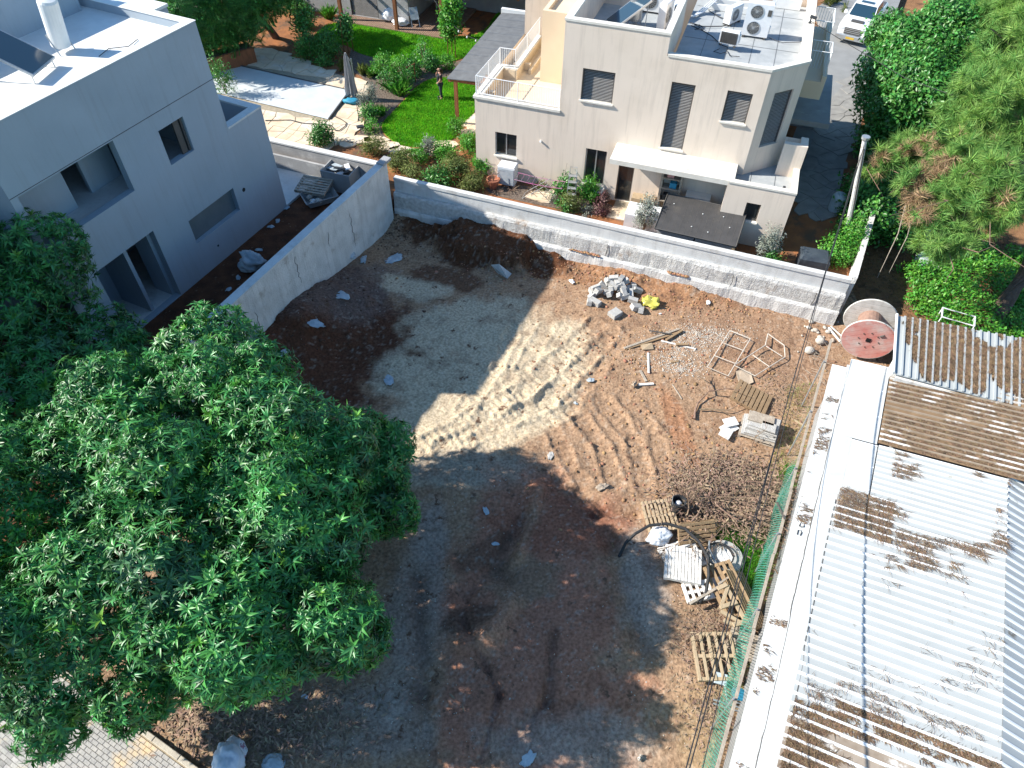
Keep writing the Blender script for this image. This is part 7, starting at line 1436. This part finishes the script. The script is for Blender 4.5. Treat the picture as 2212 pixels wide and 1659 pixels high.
LP2 = lumpy(LP, 7, 4, .4, .8, .8); P, N = shell(LP2, 2.3, .4, .4, None, .2, .5); P = np.repeat(P, 6, 0) + RNG.normal(0, .15, (len(P) * 6, 3)); N = np.repeat(N, 6, 0) + RNG.normal(0, .55, (len(N) * 6, 3)); TF = [needle_tuft(52, .46, .0125, s) for s in (1, 2)]
V, F, mi, o = [], [], [], 0; DC = np.array(ground_at(1960, 420, 4.6)); dead = np.linalg.norm(P - DC, axis=1) + 9 * fbm(P[:, 0] * 1.4 + 3, P[:, 1] * 1.4 + P[:, 2] * 1.2, 4, .6) < 1.35
for k in range(2):
    for dd_ in (0, 1):
        sel = (np.arange(len(P)) % 2 == k) & (dead == bool(dd_)); v, f = place(TF[k], P[sel] - np.array(O), N[sel], RNG.uniform(.7, 1.25, sel.sum())); V.append(v); F.append(f + o); o += len(v); mi.append(np.full(len(f), dd_))
stuff(mesh_np('needles', np.concatenate(V), np.concatenate(F), [pine_m, pine_dead_m], t, mi=np.concatenate(mi)))
b = MB(); tp_ = ground_at(2215, 590, 2.0); b.tube([Vector((0, 0, -.3)), (ground_at(2180, 640, 1.2) - O), tp_ - O, ground_at(2260, 480, 4.5) - O, ground_at(2260, 300, 7) - O], [.34, .3, .27, .22, .12], 10); b.build('trunk', bark_m, t)
b = MB(); rg = random.Random(3); S0 = ground_at(2250, 420, 5.0)
for c_, r_ in LP: T = Vector(c_); mid = S0.lerp(T, .5) + Vector((rg.uniform(-.5, .5), rg.uniform(-.5, .5), .3)); b.tube([S0 - O, mid - O, T - O], [.09, .06, .03], 5)
for k in range(60): c_, r_ = rg.choice(LP); T = Vector(c_) + Vector((rg.gauss(0, .6), rg.gauss(0, .6), rg.gauss(0, .4))) * r_; e = T + Vector((rg.gauss(0, .8), rg.gauss(0, .8), rg.gauss(-.3, .4))); b.tube([Vector(c_) - O, T - O, e - O], [.025, .018, .008], 4)
b.build('branches', twig_m, t)
for k in range(3):
    pass
b = MB()
for a, c_ in [((1960, 430, 4.0), (1895, 600, 1.2)), ((1975, 450, 4.0), (1920, 590, 1.3))]: A_, C_ = ground_at(*a), ground_at(*c_); b.tube([A_ - O, A_.lerp(C_, .5) + Vector((.2, .1, .2)) - O, C_ - O], [.03, .02, .008], 5)
b.build('hanging_branch', greywood_m, t)
# ground cover under the pine
gc = [ground_at(x, y, .6) for x, y in [(2000, 590), (2040, 560), (2110, 540), (2200, 560), (2240, 640), (2230, 735), (2120, 715), (2060, 700), (2010, 650)]]
lb_ = [((q.x * .5 + gc[(i + 4) % 9].x * .5 * 1.0 + RNG.normal(0, .5), q.y * .5 + gc[(i + 3) % 9].y * .5, .5), (1.2, 1.1, .45)) for i, q in enumerate(gc)] + [((q.x, q.y, .45), (.9, .8, .4)) for q in gc]
P, N = shell(lb_, 55, 1.0, .4, .3, .2, .3); V, F = place(spray(5, .13, .075, 31), P, N, RNG.uniform(.8, 1.3, len(P))); tag(stuff(mesh_np('ground_cover', V, F, bright_m)), 'bright green ground cover spreading around the pine trunk', 'plants')
def needle_ground(n):
    q = RNG.random((n, 2)) * [9, 12] + [14.2, 19]; return np.stack([q[:, 0], q[:, 1], HT(q[:, 0], q[:, 1], False) + .0], 1)
tag(litter(None, 14000, needle_ground, needle_m, .08, .2, .008, 'fallen_needles', .06), 'brown fallen needles on the scrub ground by the pine', 'needles')
# big feathery tree behind the pool
t = thing('feathery_tree', 'tall dark feathery leaved tree shading the far end of the pool', 'tree', (*ground_at(600, 80, 1).xy, 1.0), 0)
LT_ = [(tuple(ground_at(x, y, z)), r_) for x, y, z, r_ in [(440, 35, 3.6, 1.8), (510, 10, 3.9, 1.9), (400, 10, 4.6, 1.9), (560, -45, 4.6, 2.0), (470, 70, 2.9, 1.1), (350, -10, 4.6, 2.1), (470, -20, 4.8, 1.9)]]
feather = []
def frond(seed):
    rg = np.random.default_rng(seed); V, F = [], []
    for k in range(11):
        for s in (-1, 1):
            x0 = .06 * k; L = .14; q = np.array([(x0, 0, -.01 * k), (x0 + .03, s * L * .6, .01 - .02 * k), (x0 + .06, s * L, -.012 * k), (x0 + .045, s * L * .4, -.012 * k)]); F.append(np.array([(0, 1, 2), (0, 2, 3)]) + 4 * len(V)); V.append(q)
    return np.concatenate(V), np.concatenate(F)
def multi(T, n, seed):
    rg = np.random.default_rng(seed); V, F = [], []
    for k in range(n):
        a = k * 2.4; e = rg.uniform(-.3, .5); q = T[0]; ce, se = math.cos(e), math.sin(e); q = np.stack([q[:, 0] * ce - q[:, 2] * se, q[:, 1], q[:, 0] * se + q[:, 2] * ce], 1); q = np.stack([q[:, 0] * math.cos(a) - q[:, 1] * math.sin(a), q[:, 0] * math.sin(a) + q[:, 1] * math.cos(a), q[:, 2]], 1); F.append(T[1] + len(T[0]) * len(V)); V.append(q)
    return np.concatenate(V), np.concatenate(F)
crown(t, LT_, 7, multi(frond(1), 5, 2), broad_m, (.9, 1.4), .6, inner=.35); limbs('trunk', t.location, LT_, .2, bark_m, t)
for k, (px, py, h, lb) in enumerate([(640, 0, 3.2, 'dark leafy hedge tree behind the far garden bed'), (1140, 5, 2.4, 'leafy bush behind the side pergola roof')]):
    q = ground_at(px, py, 1); t = thing('hedge_tree', lb, 'tree', (q.x, q.y + 2, 1.0), 0); crown(t, [((q.x, q.y + 2, 1 + h * .5), (1.9, 1.6, h * .55)), ((q.x - 1.6, q.y + 2.5, 1 + h * .4), (1.5, 1.3, h * .5))], 18, BRS, broad_m)
    limbs('trunk', t.location, [((q.x, q.y + 2, 1 + h * .5), 1)], .1, bark_m, t)
# garden shrubs and flower bed plants: (photo x, y of foot, width, height, kind, label)
KIND = {'leafy': (spray(8, .17, .06, 41), broad_m, 26), 'light': (spray(8, .15, .05, 42), bright_m, 24), 'silver': (spray(8, .12, .035, 43), silver_m, 34), 'olive': (spray(9, .18, .03, 44), olive_m, 26), 'grassy': (spray(14, .5, .022, 45, .4, True), olive_m, 14), 'greengrass': (spray(14, .55, .03, 46, .4, True), bright_m, 14), 'purple': (spray(8, .1, .05, 47), purple_m, 40), 'sparse': (spray(7, .16, .05, 48), broad_m, 11)}
SHR = [(672, 128, 1.1, 1.5, 'leafy', 'round leafy shrub left of the pair at the pool corner of the far lawn'), (712, 126, 1.1, 1.6, 'leafy', 'round leafy shrub right of the pair at the pool corner of the far lawn'),
       (700, 143, .9, .5, 'leafy', 'low dark plant under the pair of round shrubs'), (740, 150, .6, .9, 'grassy', 'tuft of tall grass left of the parasol'), (785, 160, .7, .9, 'grassy', 'tuft of tall grass right of the parasol'), (803, 163, .55, .8, 'greengrass', 'bright grassy tuft in the bed behind the parasol'),
       (830, 165, 1.0, 1.3, 'light', 'leafy light green shrub at the back of the middle bed'), (862, 178, .9, 1.4, 'light', 'light green shrub in the centre of the middle bed'), (838, 195, .9, 1.3, 'sparse', 'thin leafed shrub in the middle bed near the parasol'), (858, 205, .8, 1.3, 'greengrass', 'dark grassy plant at the edge of the near lawn'), (880, 190, .8, 1.1, 'sparse', 'sparse shrub beside the wooden gate bar'),
       (795, 235, .75, 1.4, 'silver', 'pale leafed shrub right of the pool corner'), (800, 262, .6, .8, 'leafy', 'compact dark plant at the lawn edge below the pale shrub'), (822, 248, .6, .8, 'greengrass', 'spiky plant at the left edge of the near lawn'), (805, 282, .6, .5, 'light', 'low green plant by the path lamp'),
       (895, 160, .8, 1.0, 'leafy', 'dark shrub in the bed behind the person'), (930, 150, .9, .9, 'leafy', 'low dark shrub under the young tree'), (965, 152, .9, .8, 'light', 'low green shrub by the pergola roof corner'), (915, 130, .8, 1.3, 'sparse', 'wispy sapling on the far lawn edge'), (700, 315, .85, 1.1, 'leafy', 'dark leafy shrub behind the yard wall by the pool'),
       (985, 290, .6, .9, 'light', 'arching bright shrub at the foot of the brown pergola post'), (925, 340, .55, 1.2, 'silver', 'silvery dark shrub between the stepping stones and the wild bed'), (810, 335, 1.0, .9, 'olive', 'yellowish wispy shrub behind the corner of the retaining wall'), (865, 365, 1.0, 1.0, 'olive', 'yellowish bush right above the wall corner'), (890, 390, .8, .8, 'olive', 'second yellowish bush lower at the wall corner'),
       (905, 350, .8, .7, 'light', 'bright low bush behind the yellowish bushes'), (960, 345, 1.0, .9, 'light', 'bright green bush in the wild bed near the house corner'), (1015, 335, .9, 1.1, 'light', 'bright green bush against the house corner'), (945, 400, 1.0, .9, 'leafy', 'dark green bush over the wall left of the flower pot'), (985, 385, 1.3, 1.2, 'olive', 'large olive green bush left of the flower pot'), (1020, 410, .9, .8, 'olive', 'olive green bush right behind the pale wall'), (1040, 375, .7, .9, 'light', 'green bush beside the pale metal cabinet'),
       (1218, 422, .7, .9, 'leafy', 'dark glossy shrub right of the laundry rack'), (1270, 430, .7, 1.1, 'light', 'light green shrub below the step ladder'), (1232, 455, .75, .8, 'olive', 'reddish green grassy bush below the glossy shrub'), (1215, 462, .4, .6, 'leafy', 'small plant at the wall left of the reddish bush'), (1295, 440, .7, .7, 'purple', 'purple leafed shrub left of the porch door'), (1300, 465, .6, .5, 'purple', 'dusty purple low shrub nearest the wall'), (1268, 462, .35, .25, 'silver', 'small silver rosette plant by the purple shrub'), (1195, 432, .3, .25, 'silver', 'small silver rosette plant by the paving slab'),
       (1390, 500, .85, 1.9, 'silver', 'silver leafed small tree in front of the charcoal shed'), (1650, 560, .9, 1.7, 'silver', 'grey green shrub at the right corner of the storage wing'), (1660, 572, .7, .7, 'leafy', 'dark plant at the foot of the grey green shrub'), (1170, 410, .35, .35, 'olive', 'small dry plant by the laundry rack'), (490, 205, 1.1, 2.3, 'sparse', 'thin branched shrub at the pool edge by the white house corner'),
       (1860, 500, .6, .9, 'light', 'leafy plant on the wall right of the pole'), (1850, 30, 1.6, 1.0, 'grassy', 'clump of long grass by the front of the truck'), (1800, 8, 1.4, 1.0, 'grassy', 'clump of long grass behind the roof corner'), (660, 60, 1.0, 1.2, 'leafy', 'leafy bush in the shaded red bed left of the far lawn'), (710, 40, .6, 1.1, 'greengrass', 'spiky cactus like plant by the first pergola post'), (640, 30, 1.2, 1.2, 'leafy', 'dark bush at the far end of the red bed')]
for k, (px, py, wd, h, kd_, lb) in enumerate(SHR):
    q = ground_at(px, py, 1.0); t = thing('shrub', lb, 'shrub', q, 0, 'garden shrubs'); T, m_, dn = KIND[kd_]
    if kd_ in ('grassy', 'greengrass'):
        n = 16; P = np.stack([RNG.normal(0, wd * .22, n), RNG.normal(0, wd * .22, n), np.zeros(n)], 1); N = np.stack([P[:, 0], P[:, 1], np.full(n, .8)], 1) + RNG.normal(0, .12, (n, 3)); V, F = place(T, P, N, RNG.uniform(.7, 1.1, n) * h * 1.3); mesh_np('foliage', V, F, m_, t); continue
    rx = wd * .55; lob = [((q.x + RNG.normal(0, .1), q.y + RNG.normal(0, .1), 1 + h * .6), (rx * .8, rx * .8, h * .45)), ((q.x + rx * .45, q.y + RNG.normal(0, .2), 1 + h * .42), (rx * .6, rx * .6, h * .38)), ((q.x - rx * .45, q.y + RNG.normal(0, .2), 1 + h * .45), (rx * .6, rx * .6, h * .36))]
    crown(t, lob, dn * 2.2, T, m_, (.7, 1.2), .35, 'foliage', .6, .4, .4)
    b = MB()
    for j in range(5): a = j * 1.26 + RNG.random(); b.tube([(0, 0, -.05), (rx * .3 * math.cos(a), rx * .3 * math.sin(a), h * .4), (rx * .6 * math.cos(a), rx * .6 * math.sin(a), h * .75)], [.022, .015, .007], 4)
    b.build('stems', twig_m, t)
# young staked trees
for k, (px, py, h, lb, st_) in enumerate([(977, 122, 3.4, 'bright young tree held by wooden stakes on the far lawn', [(968, 125), (977, 122), (985, 127)]), (753, 112, 2.2, 'young staked tree behind the pair of round shrubs', [(744, 118), (753, 114), (764, 112)]), (662, 95, 2.0, 'slim sapling with stakes in the shaded red bed', [(660, 92), (668, 94)])]):
    q = ground_at(px, py, 1.0); t = thing('young_tree', lb, 'tree', q, 0, 'staked young trees'); lob = [((q.x, q.y, 1 + h * .62), (.5, .5, h * .26)), ((q.x + .15, q.y, 1 + h * .85), (.42, .42, h * .16)), ((q.x - .15, q.y + .1, 1 + h * .45), (.35, .35, h * .14))]
    crown(t, lob, 60 if k == 0 else 26, spray(7, .16, .11, 50 + k), bright_m if k == 0 else broad_m, (.8, 1.3)); b = MB(); b.tube([(0, 0, 0), (0, .02, h * .5), (0, 0, h * .9)], [.03, .022, .01], 5); b.build('trunk', twig_m, t)
    for sx, sy in st_: p = ground_at(sx, sy, 1.0) - q; b = MB(); b.tube([p, p * .8 + Vector((0, 0, 1.9))], .03, 5); b.build('stake', postwood_m, t)
gt = thing('garden_gate_bar', 'small brown wooden bar frame in the bed beside the person', 'frame', ground_at(898, 178, 1.0), R(20))
b = MB(); b.tube([(0, 0, 0), (0, 0, 1.1)], .035, 5); b.tube([(-1.0, 0, .75), (.05, 0, 1.1)], .03, 5); b.build('timber', postwood_m, gt)
lp = thing('path_lamp', 'small black solar path lamp at the corner of the pool paving', 'lamp', ground_at(780, 288, 1.03), 0)
b = MB(); b.tube([(0, 0, 0), (0, 0, .35)], .02, 5); b.build('stem', frame_m, lp); b = MB(); b.bbox(-.18, .18, -.13, .13, .35, .42, .02, TR(0, 0, 0, .4)); b.build('lamp_head', blackpl_m, lp)
b = MB()
for px, py in ((776, 262), (724, 318)): q = ground_at(px, py, 1.0); bb = MB(); bb.tube([q, q + Vector((0, 0, 1.0))], .02, 5); tag(bb.build('garden_stake', frame_m), 'thin dark stake at the pool side of the bed' if px > 750 else 'thin dark stake by the shrub behind the yard wall', 'stake')
rg = random.Random(44)
for k, (px, py) in enumerate([(1105, 412), (1075, 415), (1150, 418), (1310, 455), (1255, 445)]):
    q = ground_at(px, py, 1.0); t = thing('dry_plant', ['dry brown plant below the storage cabinet', 'dry brown plant by the flower pot', 'dry brown plant left of the laundry slab', 'dry brown plant left of the porch slab', 'dry brown plant under the ladder shrubs'][k], 'plant', q, 0, 'dry plants along the beige wall'); b = MB()
    for j in range(22): a = rg.uniform(0, 6.28); e = rg.uniform(.1, .5); b.tube([(0, 0, 0), (.2 * math.cos(a), .2 * math.sin(a), e * .5), (.38 * math.cos(a + .3), .38 * math.sin(a + .3), e * .6)], .008, 3)
    b.build('stems', twig_m, t)
